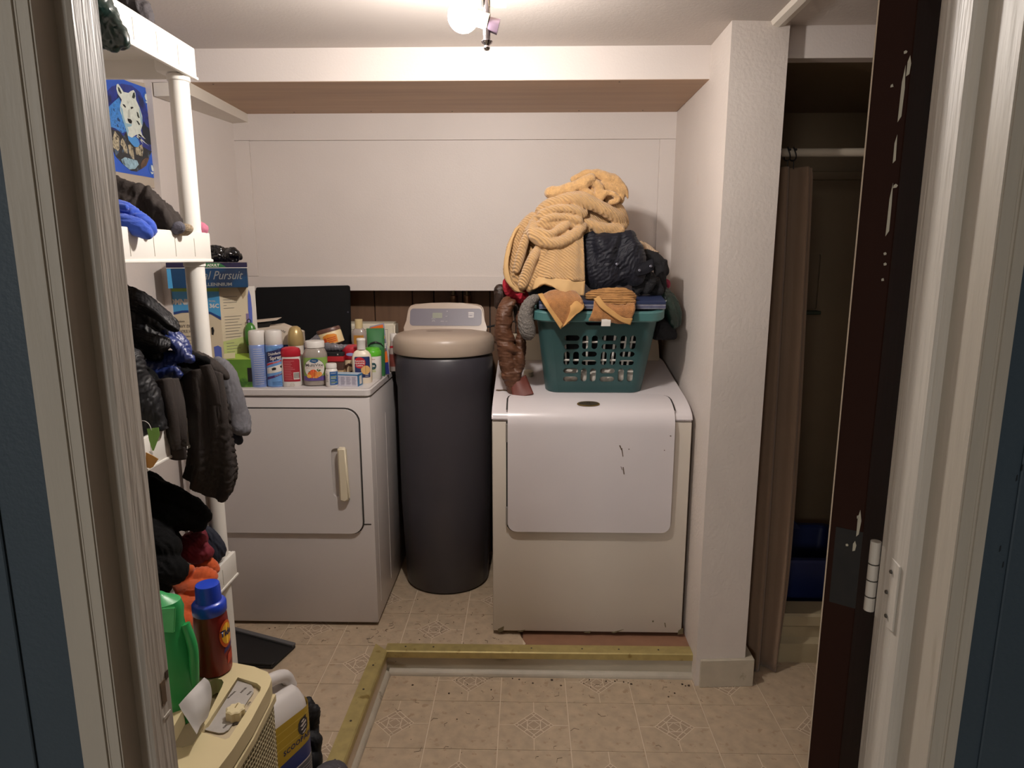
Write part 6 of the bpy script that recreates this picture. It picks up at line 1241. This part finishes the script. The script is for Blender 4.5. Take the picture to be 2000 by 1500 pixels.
cloth('black_trousers', M('black_cotton', '0f0e12', .85), [[(.489,2.5,1.26,.023),(.499,2.5,1.203,.027),(.511,2.5,1.18,.019)], [(.513,2.5,1.241,.023),(.526,2.5,1.188,.021),(.546,2.5,1.172,.011)], [(.474,2.51,1.221,.019),(.483,2.51,1.173,.017)], [(.491,2.5,1.307,.019),(.493,2.5,1.25,.023)]], 'black cloth hanging below the dark green sleeve beside the basket', 'clothing', h=.0033, wr=(.006, 45), seed=29)
cloth('pink_sock', M('pink_cotton', '8e2f45', .9), [[(.493,2.52,1.357,.011),(.511,2.52,1.368,.011),(.517,2.52,1.357,.009)]], 'pink scrap of cloth at the right edge of the heap', 'cloth', h=.0033, wr=(.002, 60), seed=31)
cloth('red_shirt', M('red_jersey', 'a3172c', .85, bump=(200, .2)), [[(-.071,2.46,1.373,.019),(-.056,2.46,1.34,.022),(-.022,2.46,1.314,.021),(.008,2.46,1.299,.013)], [(-.047,2.48,1.354,.026),(0,2.48,1.326,.026)], [(-.033,2.44,1.328,.013),(0,2.44,1.301,.011)]], 'red shirt under the left drape of the tan towel', 'shirt', h=.0033, wr=(.005, 40), seed=33)
cloth('charcoal_shirt', M('charcoal_jersey', '2b2c34', .85), [[(.018,2.42,1.338,.016),(.064,2.42,1.346,.016),(.11,2.42,1.335,.015)], [(.028,2.44,1.319,.017),(.092,2.44,1.323,.017),(.185,2.44,1.323,.017)]], 'charcoal shirt edge under the front hem of the tan towel', 'shirt', h=.0033, wr=(.004, 50), seed=34)
# washcloths over the front rim
wl2 = thing('washcloth', 'amber washcloth with a pale hem hanging in a point over the basket front', 'towel', (.1, 2.3, 1.3), group='washcloths over the basket rim')
sheet('terry', m_wc, [[(.046,2.34,1.328,.002),(.088,2.33,1.347,.002),(.132,2.33,1.35,.002),(.166,2.33,1.343,.002)], [(.059,2.295,1.307,.002),(.097,2.29,1.314,.002),(.143,2.295,1.316,.002),(.188,2.299,1.31,.002)], [(.082,2.29,1.272,.002),(.108,2.285,1.273,.002),(.136,2.29,1.273,.002),(.175,2.294,1.279,.002)], [(.107,2.29,1.234,.002),(.114,2.29,1.231,.002),(.123,2.29,1.229,.002),(.133,2.29,1.234,.002)]], wl2, nu=7, nv=7, thick=.009, sm=180, rip=(.002, 200))
sheet('pale_hem', m_wch, [[(.037,2.34,1.332,.002),(.053,2.34,1.335,.002)], [(.056,2.288,1.304,.002),(.07,2.288,1.306,.002)], [(.082,2.283,1.266,.002),(.096,2.283,1.27,.002)], [(.114,2.281,1.219,.002),(.122,2.281,1.235,.002)]], wl2, nu=5, nv=7, thick=.009, sm=180)
sheet('plain_back', m_wch, [[(.133,2.315,1.326,.002),(.161,2.315,1.333,.002),(.186,2.317,1.319,.002)], [(.146,2.286,1.29,.002),(.167,2.286,1.297,.002),(.191,2.29,1.29,.002)], [(.136,2.284,1.256,.002),(.15,2.284,1.263,.002),(.167,2.284,1.27,.002)], [(.119,2.281,1.225,.002),(.129,2.281,1.232,.002),(.14,2.281,1.242,.002)]], wl2, nu=6, nv=6, thick=.008, sm=180, rip=(.002, 120))
wr2 = thing('washcloth', 'amber ribbed washcloth with a white care tag crumpled over the basket handle', 'towel', (.24, 2.3, 1.3), group='washcloths over the basket rim')
cloth('ribbed_fold', M('amber_rib', 'a87a48', .95, var=(40, .12), bump=(380, .7), wave=(42, .8, 'Z')), [[(.213,2.35,1.328,.014),(.273,2.33,1.336,.018),(.326,2.33,1.335,.018),(.363,2.33,1.326,.012)], [(.254,2.31,1.317,.014),(.306,2.31,1.313,.016),(.36,2.31,1.31,.012)]], parent=wr2, h=.0033, wr=(.003, 60), seed=37, fine=(.001, 300))
sheet('terry', m_wc, [[(.227,2.3,1.314,.002),(.27,2.3,1.307,.002),(.317,2.3,1.3,.002),(.364,2.3,1.307,.002)], [(.223,2.29,1.287,.002),(.264,2.284,1.284,.002),(.312,2.286,1.28,.002),(.365,2.29,1.283,.002)], [(.213,2.288,1.259,.002),(.261,2.282,1.261,.002),(.31,2.284,1.253,.002),(.355,2.288,1.259,.002)], [(.21,2.294,1.248,.002),(.258,2.29,1.248,.002),(.307,2.29,1.24,.002),(.352,2.29,1.238,.002)]], wr2, nu=7, nv=7, thick=.010, sm=180, rip=(.004, 90))
sheet('pale_hem', m_wch, [[(.225,2.286,1.321,.002),(.242,2.286,1.332,.002)], [(.245,2.276,1.295,.002),(.262,2.276,1.305,.002)], [(.277,2.274,1.271,.002),(.29,2.274,1.283,.002)], [(.315,2.272,1.247,.002),(.323,2.272,1.261,.002)], [(.348,2.274,1.235,.002),(.355,2.274,1.257,.002)]], wr2, nu=5, nv=7, thick=.010, sm=180)
sheet('care_tag', m_wlab, [[(.25,2.283,1.266,.002),(.281,2.283,1.265,.002)], [(.252,2.28,1.249,.002),(.283,2.28,1.248,.002)], [(.251,2.282,1.23,.002),(.282,2.282,1.23,.002)]], wr2, nu=4, nv=4, thick=.0012, label='white care tag')
# grey sock and brown jacket at the left end
cloth('grey_sock', M('heather_grey_knit', '6a6560', .95, var=(300, .6), bump=(420, .8)), [[(.039,2.35,1.324,.009),(.018,2.33,1.315,.014),(0,2.33,1.29,.019),(-.007,2.33,1.255,.023),(-.001,2.33,1.219,.025),(.004,2.33,1.196,.02)]], 'heather grey sock hanging over the left corner of the basket', 'sock', h=.0033, wr=(.0015, 60), seed=41)
lj = thing('leather_jacket', 'brown leather jacket sleeve hanging from the basket onto the washer top', 'jacket', (-.03, 2.4, 1.0))
m_lea = M('brown_leather', '553420', .55, var=(18, .18), bump=(90, .35), spec=.5)
cloth('sleeve', m_lea, [[(-.07,2.44,1.304,.019),(-.081,2.42,1.265,.024),(-.085,2.42,1.21,.028),(-.081,2.42,1.15,.03),(-.074,2.42,1.09,.028),(-.059,2.42,1.026,.024),(-.049,2.42,.968,.015)], [(-.049,2.41,1.303,.013),(-.069,2.41,1.275,.011),(-.073,2.41,1.211,.011),(-.055,2.41,1.165,.009)], [(-.097,2.4,1.153,.011),(-.064,2.4,1.142,.013),(-.043,2.4,1.131,.009)], [(-.029,2.41,1.118,.017),(-.029,2.41,1.062,.015),(-.04,2.41,1.008,.013)], [(-.026,2.43,1.264,.013),(-.022,2.43,1.19,.017),(-.021,2.43,1.115,.017)], [(-.088,2.4,1.078,.009),(-.058,2.4,1.086,.009)], [(-.082,2.4,1.035,.009),(-.049,2.4,1.048,.009)]], parent=lj, gdir=(.1, 0, 1), grow=.26, h=.0033, wr=(.006, 42), seed=43, flat=1.2, fine=(.001, 160))
cloth('body_fold', M('dark_brown_leather', '2a1a12', .5, bump=(90, .3)), [[(-.104,2.5,1.344,.017),(-.098,2.5,1.315,.019),(-.11,2.5,1.281,.013)], [(-.041,2.46,1.281,.017),(-.033,2.46,1.234,.017)]], parent=lj, h=.0033, wr=(.005, 45), seed=44)
sheet('cuff', M('red_brown_lining', '5e2c22', .6), [[(-.058,2.4,1.003,.002),(-.032,2.4,1.022,.002),(-.006,2.43,1.034,.002)], [(-.054,2.385,.979,.002),(-.021,2.379,.988,.002),(.013,2.395,.998,.002)], [(-.05,2.37,.959,.002),(-.013,2.366,.966,.002),(.024,2.37,.977,.002)]], lj, nu=5, nv=5, thick=.006, sm=180)
# ================================================================ clothes on the shelves
m_blk = M('black_knit', '060607', .9, spec=.2, bump=(160, .25)); m_blk2 = M('black_satin', '0c0c10', .55, spec=.4, bump=(60, .2)); m_brn = M('dark_brown_jersey', '241c18', .85, bump=(220, .2)); m_nv = M('navy_jersey', '141828', .8)
cloth('green_jacket', M('dark_green_nylon', '10231f', .28, spec=.6), [[(-.752,1.24,1.919,.018),(-.764,1.29,1.896,.02),(-.754,1.3,1.864,.017),(-.747,1.31,1.845,.008)], [(-.784,1.29,1.887,.017),(-.765,1.29,1.853,.014),(-.751,1.29,1.834,.008)], [(-.759,1.29,1.904,.011),(-.742,1.29,1.866,.01),(-.731,1.29,1.842,.007)], [(-.802,1.29,1.896,.019),(-.784,1.29,1.849,.013)]], 'dark green nylon jacket hanging over the front of the top shelf', 'jacket', h=.0033, wr=(.006, 48), seed=51)
cloth('grey_sweater', M('charcoal_knit', '4a4648', .9, bump=(240, .4)), [('E', (-1.02, 1.42, 2.0), (.13, .2, .055)), [(-.976,1.66,2.085,.031),(-.939,1.66,2.047,.026),(-.909,1.66,2.02,.024),(-.887,1.66,1.996,.013)], [(-.932,1.64,2.056,.021),(-.897,1.64,2.03,.018),(-.877,1.64,2.011,.014),(-.868,1.64,1.987,.007)], [(-.964,1.66,2.031,.024),(-.924,1.66,2.015,.022)]], 'charcoal knitted sweater on the top shelf', 'sweater', h=.0045, wr=(.006, 50), seed=53, cut=1.951)
# second shelf
cloth('brown_shirt', m_brn, [('E', (-1.03, 1.42, 1.55), (.14, .22, .07)), [(-.994,1.6,1.604,.029),(-.948,1.6,1.581,.032),(-.901,1.6,1.567,.029),(-.854,1.6,1.548,.024),(-.828,1.6,1.534,.015)], [(-.955,1.6,1.627,.017),(-.918,1.6,1.608,.017),(-.885,1.6,1.599,.015),(-.863,1.6,1.578,.015)], [(-.916,1.62,1.582,.025),(-.875,1.62,1.57,.02),(-.846,1.62,1.553,.015),(-.831,1.62,1.542,.01)], [(-.988,1.64,1.548,.035),(-.926,1.64,1.538,.032),(-.871,1.64,1.529,.02)], [(-.88,1.58,1.593,.006),(-.865,1.58,1.573,.006),(-.865,1.58,1.545,.006)], [(-.863,1.58,1.585,.006),(-.844,1.58,1.565,.006),(-.832,1.58,1.533,.006)], [(-.96,1.6,1.636,.011),(-.948,1.6,1.625,.008)]], 'dark brown shirt heaped on the second shelf below the wolf picture', 'shirt', h=.004, wr=(.007, 40), seed=55, cut=1.505)
cloth('blue_shirt', M('royal_blue_fleece', '2449ac', .9, bump=(200, .2), sheen=.3), [[(-.91,1.47,1.566,.018),(-.872,1.47,1.56,.018),(-.846,1.47,1.544,.017),(-.825,1.47,1.528,.015),(-.814,1.47,1.515,.009)], [(-.891,1.425,1.536,.02),(-.848,1.425,1.53,.018),(-.816,1.425,1.521,.016),(-.796,1.425,1.507,.009)], [(-.864,1.425,1.565,.01),(-.839,1.425,1.563,.009)]], 'royal blue fleece sleeve flopping over the second shelf edge', 'shirt', h=.0033, wr=(.004, 30), seed=57)
cloth('grey_sock', M('slate_knit', '4d4c55', .95, bump=(300, .5)), [[(-.843,1.59,1.524,.007),(-.826,1.59,1.526,.01),(-.811,1.59,1.53,.01)]], 'slate grey sock toe at the edge of the second shelf', 'sock', h=.0033, wr=(.001, 60), seed=59, cut=1.49)
cloth('beige_sock', M('oatmeal_knit', '8f7f68', .95, var=(260, .4), bump=(300, .6)), [[(-.828,1.61,1.52,.007),(-.812,1.61,1.524,.009),(-.799,1.61,1.527,.006)]], 'oatmeal speckled sock beside the slate grey sock on the second shelf', 'sock', h=.0033, wr=(.001, 60), seed=61, cut=1.49)
cloth('pink_shirt', M('pink_jersey', 'b0667c', .9), [[(-.904,1.755,1.551,.011),(-.887,1.755,1.546,.011),(-.842,1.755,1.536,.011),(-.838,1.755,1.526,.008)]], 'pink cloth behind the pole at the far end of the second shelf', 'cloth', h=.0033, wr=(.002, 50), seed=63, cut=1.497)
# third shelf: black jackets, blue satin, brown shirt, grey sleeve
cloth('black_jacket', m_blk2, [[(-1.001,1.6,1.378,.02),(-.952,1.6,1.366,.019),(-.912,1.6,1.336,.02),(-.877,1.6,1.311,.018),(-.854,1.6,1.293,.013)], [(-1,1.6,1.329,.033),(-.945,1.6,1.317,.033),(-.898,1.6,1.293,.028),(-.862,1.6,1.274,.015)], [(-.927,1.57,1.356,.009),(-.896,1.57,1.33,.009),(-.865,1.57,1.296,.009)], [(-.954,1.58,1.295,.025),(-.914,1.58,1.27,.022),(-.884,1.58,1.26,.015)], [(-.912,1.56,1.297,.007),(-.883,1.56,1.279,.007),(-.858,1.56,1.263,.007)], [(-.897,1.56,1.263,.009),(-.867,1.56,1.258,.009),(-.848,1.56,1.263,.006)], [(-1.01,1.62,1.24,.038),(-.961,1.62,1.214,.033)], [(-.925,1.56,1.248,.011),(-.893,1.56,1.236,.012),(-.876,1.56,1.23,.01)], [(-.865,1.43,1.243,.025),(-.864,1.43,1.186,.025),(-.855,1.43,1.129,.023),(-.844,1.43,1.091,.014)], [(-.849,1.44,1.184,.021),(-.837,1.44,1.12,.022),(-.824,1.44,1.065,.017),(-.821,1.44,1.048,.012)]], 'black satin jacket at the top of the third shelf heap', 'jacket', h=.0033, grow=.42, bend=.12, wr=(.007, 36), seed=65, cut=1.08)
cloth('blue_satin_shirt', M('blue_satin', '1b2c66', .4, spec=.7), [[(-.899,1.6,1.283,.015),(-.862,1.6,1.274,.016),(-.839,1.6,1.253,.015),(-.827,1.6,1.23,.011)], [(-.871,1.57,1.265,.01),(-.841,1.57,1.257,.011),(-.819,1.57,1.235,.01),(-.805,1.57,1.217,.007)], [(-.933,1.57,1.207,.011),(-.884,1.57,1.205,.012),(-.838,1.57,1.222,.012),(-.802,1.57,1.222,.009)], [(-.899,1.58,1.233,.017),(-.856,1.58,1.227,.017)], [(-.923,1.56,1.189,.01),(-.88,1.56,1.189,.01),(-.842,1.56,1.199,.01),(-.83,1.56,1.187,.007)], [(-.939,1.56,1.236,.01),(-.921,1.56,1.211,.01)], [(-.879,1.58,1.177,.01),(-.848,1.58,1.177,.01)]], 'shiny dark blue shirt in the middle of the third shelf heap', 'shirt', h=.0033, grow=.42, bend=.12, wr=(.006, 40), seed=67)
cloth('black_sweater', m_blk, [('E', (-1.01, 1.42, 1.15), (.17, .25, .11)), [(-.892,1.62,1.272,.015),(-.862,1.62,1.25,.015),(-.838,1.62,1.227,.013),(-.815,1.62,1.215,.009)], [(-.868,1.62,1.189,.023),(-.837,1.62,1.17,.021),(-.819,1.62,1.163,.013)], [(-.955,1.58,1.17,.025),(-.906,1.58,1.164,.023)], [(-.852,1.62,1.215,.015),(-.795,1.62,1.208,.011)]], 'black sweater between the blue shirt and the pole', 'sweater', h=.0045, wr=(.006, 50), seed=69, cut=1.059)
bs = thing('brown_tee', 'dark brown T-shirt hanging from the third shelf in front of the dryer door', 'shirt', (-.82, 1.62, 1.0))
cloth('shirt_body', m_brn, [
 [(-.862,1.64,1.218,.013),(-.824,1.64,1.209,.017),(-.793,1.64,1.191,.016),(-.766,1.64,1.176,.01),(-.754,1.64,1.163,.006)], [(-.872,1.64,1.183,.018),(-.829,1.64,1.16,.022),(-.797,1.64,1.147,.021),(-.775,1.64,1.134,.013)],
 [(-.816,1.64,1.153,.026),(-.8,1.64,1.081,.031),(-.791,1.64,1,.032),(-.792,1.64,.925,.029),(-.799,1.64,.884,.019)], [(-.855,1.6,1.148,.018),(-.838,1.6,1.077,.021),(-.822,1.6,1.011,.021),(-.821,1.6,.945,.018)], [(-.86,1.53,1.161,.02),(-.847,1.53,1.106,.022),(-.84,1.53,1.049,.017),(-.835,1.53,1.02,.01)], [(-.869,1.49,1.172,.012),(-.859,1.49,1.127,.014),(-.844,1.49,1.066,.012)]],
 parent=bs, gdir=(1, 0, .15), h=.0036, wr=(.004, 30), seed=71)
sheet('body_panel', m_brn, [[(-.867,1.615,1.162,.001),(-.823,1.595,1.186,.001),(-.781,1.58,1.196,.001),(-.753,1.585,1.188,.001),(-.746,1.615,1.154,.001)], [(-.854,1.595,1.104,.001),(-.81,1.575,1.108,.001),(-.772,1.565,1.117,.001),(-.744,1.575,1.115,.001),(-.732,1.605,1.085,.001)], [(-.84,1.58,1.03,.001),(-.804,1.566,1.023,.001),(-.768,1.56,1.023,.001),(-.74,1.57,1.02,.001),(-.726,1.6,1.003,.001)], [(-.854,1.59,.958,.001),(-.811,1.566,.948,.001),(-.777,1.56,.937,.001),(-.744,1.57,.928,.001),(-.725,1.6,.931,.001)], [(-.873,1.605,.912,.001),(-.833,1.575,.899,.001),(-.797,1.569,.878,.001),(-.762,1.575,.862,.001),(-.744,1.605,.883,.001)]], bs, nu=16, nv=14, thick=.004, fold=(.007, 1.9, .8, .25), rip=(.005, 26), wk=(.2, .14, 3), sm=180)
sheet('neck_band', m_brn, [[(-.774,1.555,1.206,.001),(-.764,1.552,1.17,.001),(-.758,1.555,1.113,.001)], [(-.76,1.552,1.21,.001),(-.747,1.546,1.171,.001),(-.743,1.55,1.112,.001)], [(-.75,1.556,1.21,.001),(-.737,1.554,1.166,.001),(-.734,1.556,1.107,.001)]], bs, nu=8, nv=4, thick=.006, rip=(.003, 60), sm=180)
sheet('sleeve_panel', m_brn, [[(-.879,1.5,1.173,.001),(-.842,1.48,1.186,.001),(-.82,1.49,1.189,.001),(-.818,1.53,1.182,.001)], [(-.864,1.495,1.114,.001),(-.831,1.475,1.118,.001),(-.804,1.475,1.121,.001),(-.796,1.505,1.118,.001)], [(-.852,1.49,1.06,.001),(-.822,1.474,1.058,.001),(-.8,1.474,1.058,.001),(-.789,1.49,1.054,.001)], [(-.848,1.49,1.027,.001),(-.823,1.48,1.025,.001),(-.804,1.48,1.023,.001),(-.791,1.49,1.017,.001)]], bs, nu=12, nv=12, thick=.004, fold=(.005, 1.2, .3, .3), rip=(.005, 30), wk=(.2, .14, 5), sm=180)
sheet('sleeve_hem', M('brown_rib', '241b17', .85), [[(-.847,1.49,1.032,.001),(-.819,1.486,1.028,.001),(-.795,1.49,1.027,.001)], [(-.846,1.49,1.017,.001),(-.818,1.486,1.013,.001),(-.794,1.49,1.012,.001)], [(-.84,1.49,1.002,.001),(-.816,1.486,.996,.001),(-.795,1.49,.997,.001)]], bs, nu=5, nv=4, thick=.01, sm=180)
gs = cloth('grey_sweatshirt', M('grey_jersey', '626166', .85, bump=(200, .2)), [[(-.858,1.82,1.178,.014),(-.832,1.82,1.142,.02),(-.815,1.82,1.084,.02),(-.805,1.82,1.025,.019),(-.801,1.82,.995,.015)], [(-.836,1.81,1.129,.014),(-.82,1.81,1.056,.016),(-.814,1.81,.998,.016),(-.792,1.81,.983,.013)], [(-.819,1.83,1.052,.017),(-.799,1.83,1.008,.013),(-.792,1.83,.981,.007)], [(-.855,1.82,1.127,.02),(-.846,1.82,1.054,.02),(-.839,1.82,1.002,.018)], [(-.837,1.81,1.005,.009),(-.809,1.81,1.015,.007),(-.789,1.81,.99,.007)]], 'grey sweatshirt sleeve hanging behind the brown T-shirt at the shelf end', 'sweatshirt', h=.0033, wr=(.005, 38), seed=73)
cloth('navy_cuff', m_nv, [[(-.84,1.82,.983,.015),(-.824,1.82,.965,.013),(-.814,1.82,.947,.009)], [(-.826,1.81,.975,.01),(-.813,1.81,.956,.009)]], 'navy cloth end below the grey sweatshirt sleeve', 'cloth', h=.0033, wr=(.002, 50), seed=75)
gt = thing('green_tag', 'bright green paper tag on a white string by the door jamb', 'tag', (-.801,1.38,1.075))
link('card', P1([q[:3] for q in [(-.813,1.375,1.099,.001),(-.788,1.375,1.102,.001),(-.787,1.375,1.085,.001),(-.803,1.375,1.051,.001),(-.806,1.375,1.05,.001),(-.811,1.375,1.074,.001)]], (0, .0012, 0)), M('tag_green', '6a9a3a', .5), gt)
link('string', T1([q[:3] for q in [(-.823,1.375,1.117,.001),(-.815,1.375,1.116,.001),(-.807,1.375,1.109,.001),(-.803,1.375,1.096,.001)]], .0007, 5, smooth=4), m_wh, gt)
yt = thing('yellow_tag', 'amber cardboard tag with a white corner just below the green tag', 'tag', (-.809,1.38,1.026))
link('card', P1([q[:3] for q in [(-.824,1.38,1.045,.001),(-.81,1.38,1.038,.001),(-.798,1.38,1.03,.001),(-.812,1.38,1.012,.001),(-.818,1.38,1.009,.001),(-.827,1.38,1.011,.001)]], (0, .0015, 0)), M('tag_amber', 'a8762c', .5), yt)
link('corner', P1([q[:3] for q in [(-.815,1.378,1.048,.001),(-.808,1.378,1.048,.001),(-.807,1.378,1.04,.001),(-.814,1.378,1.043,.001)]], (0, .0015, 0)), m_wh, yt)
jb = [o for o in COL.objects if o.name == 'black_jacket'][0]
sheet('lapel', m_blk2, [[(-.947,1.58,1.389,.001),(-.897,1.55,1.381,.001),(-.858,1.54,1.356,.001),(-.829,1.54,1.325,.001),(-.817,1.55,1.303,.001)], [(-.927,1.55,1.363,.001),(-.883,1.522,1.357,.001),(-.849,1.518,1.336,.001),(-.821,1.518,1.311,.001),(-.805,1.53,1.294,.001)], [(-.928,1.555,1.338,.001),(-.89,1.535,1.335,.001),(-.859,1.529,1.321,.001),(-.836,1.531,1.302,.001),(-.817,1.535,1.29,.001)]], jb, nu=14, nv=14, thick=.004, rip=(.005, 30), wk=(.35, .12, 7), sm=180)
sheet('cuff_flap', m_blk2, [[(-.922,1.55,1.298,.001),(-.881,1.526,1.291,.001),(-.848,1.52,1.283,.001),(-.829,1.53,1.271,.001)], [(-.914,1.54,1.275,.001),(-.873,1.514,1.269,.001),(-.842,1.508,1.26,.001),(-.825,1.52,1.258,.001)], [(-.908,1.545,1.252,.001),(-.873,1.525,1.241,.001),(-.85,1.519,1.242,.001),(-.833,1.525,1.251,.001)]], jb, nu=14, nv=14, thick=.004, rip=(.005, 30), wk=(.35, .12, 8), sm=180)
# fourth shelf
cloth('black_sweatpants', m_blk, [('E', (-1.01, 1.42, .74), (.17, .27, .13)), [(-1.019,1.6,.923,.029),(-.963,1.6,.896,.026),(-.919,1.6,.876,.024),(-.875,1.6,.856,.024),(-.832,1.6,.829,.018),(-.816,1.6,.809,.012)], [(-1.028,1.6,.848,.045),(-.951,1.6,.821,.045),(-.886,1.6,.815,.037),(-.841,1.6,.795,.026)], [(-.935,1.46,.813,.041),(-.876,1.46,.801,.037),(-.84,1.46,.788,.029)], [(-.881,1.44,.759,.031),(-.834,1.44,.747,.029),(-.817,1.44,.734,.019)], [(-.905,1.43,.699,.036),(-.857,1.43,.7,.029)], [(-.934,1.59,.912,.009),(-.915,1.59,.896,.009)], [(-.881,1.59,.878,.009),(-.847,1.59,.87,.009)]], 'black sweatpants heaped on the fourth shelf', 'trousers', h=.0045, wr=(.008, 34), seed=77, cut=.623)
cloth('navy_socks', m_nv, [[(-.875,1.7,.73,.011),(-.86,1.7,.709,.016),(-.843,1.7,.682,.016),(-.838,1.7,.661,.011)], [(-.866,1.69,.699,.014),(-.85,1.69,.669,.014),(-.846,1.69,.65,.01)]], 'navy rolled sock pair against the pole on the fourth shelf', 'socks', h=.0033, wr=(.003, 45), seed=79)
cloth('red_shirt', M('wine_red_jersey', '6b1626', .85), [[(-.897,1.62,.729,.016),(-.87,1.62,.737,.019),(-.846,1.62,.744,.016)], [(-.888,1.61,.706,.019),(-.854,1.61,.709,.021),(-.823,1.61,.706,.011)], [(-.871,1.6,.717,.008),(-.846,1.6,.739,.008),(-.831,1.6,.756,.007)], [(-.842,1.6,.708,.008),(-.826,1.6,.714,.007)], [(-.863,1.6,.696,.011),(-.846,1.6,.691,.008)]], 'wine red shirt between the black sweatpants and the orange shirt', 'shirt', h=.0033, wr=(.006, 60), seed=81)
cloth('orange_shirt', M('orange_fleece', 'c2521f', .88, bump=(200, .2), sheen=.3), [[(-.87,1.62,.661,.016),(-.835,1.62,.673,.016),(-.816,1.62,.656,.012)], [(-.849,1.54,.673,.019),(-.809,1.54,.677,.022),(-.788,1.54,.673,.017)], [(-.848,1.51,.655,.018),(-.803,1.51,.659,.02),(-.78,1.51,.652,.015)], [(-.847,1.48,.634,.02),(-.816,1.48,.627,.018),(-.79,1.48,.634,.015)], [(-.853,1.45,.604,.025),(-.813,1.45,.604,.017),(-.809,1.45,.571,.01)], [(-.858,1.52,.666,.021),(-.826,1.52,.707,.013)]], 'orange fleece shirt spilling over the front of the fourth shelf', 'shirt', h=.0033, wr=(.005, 36), seed=83)
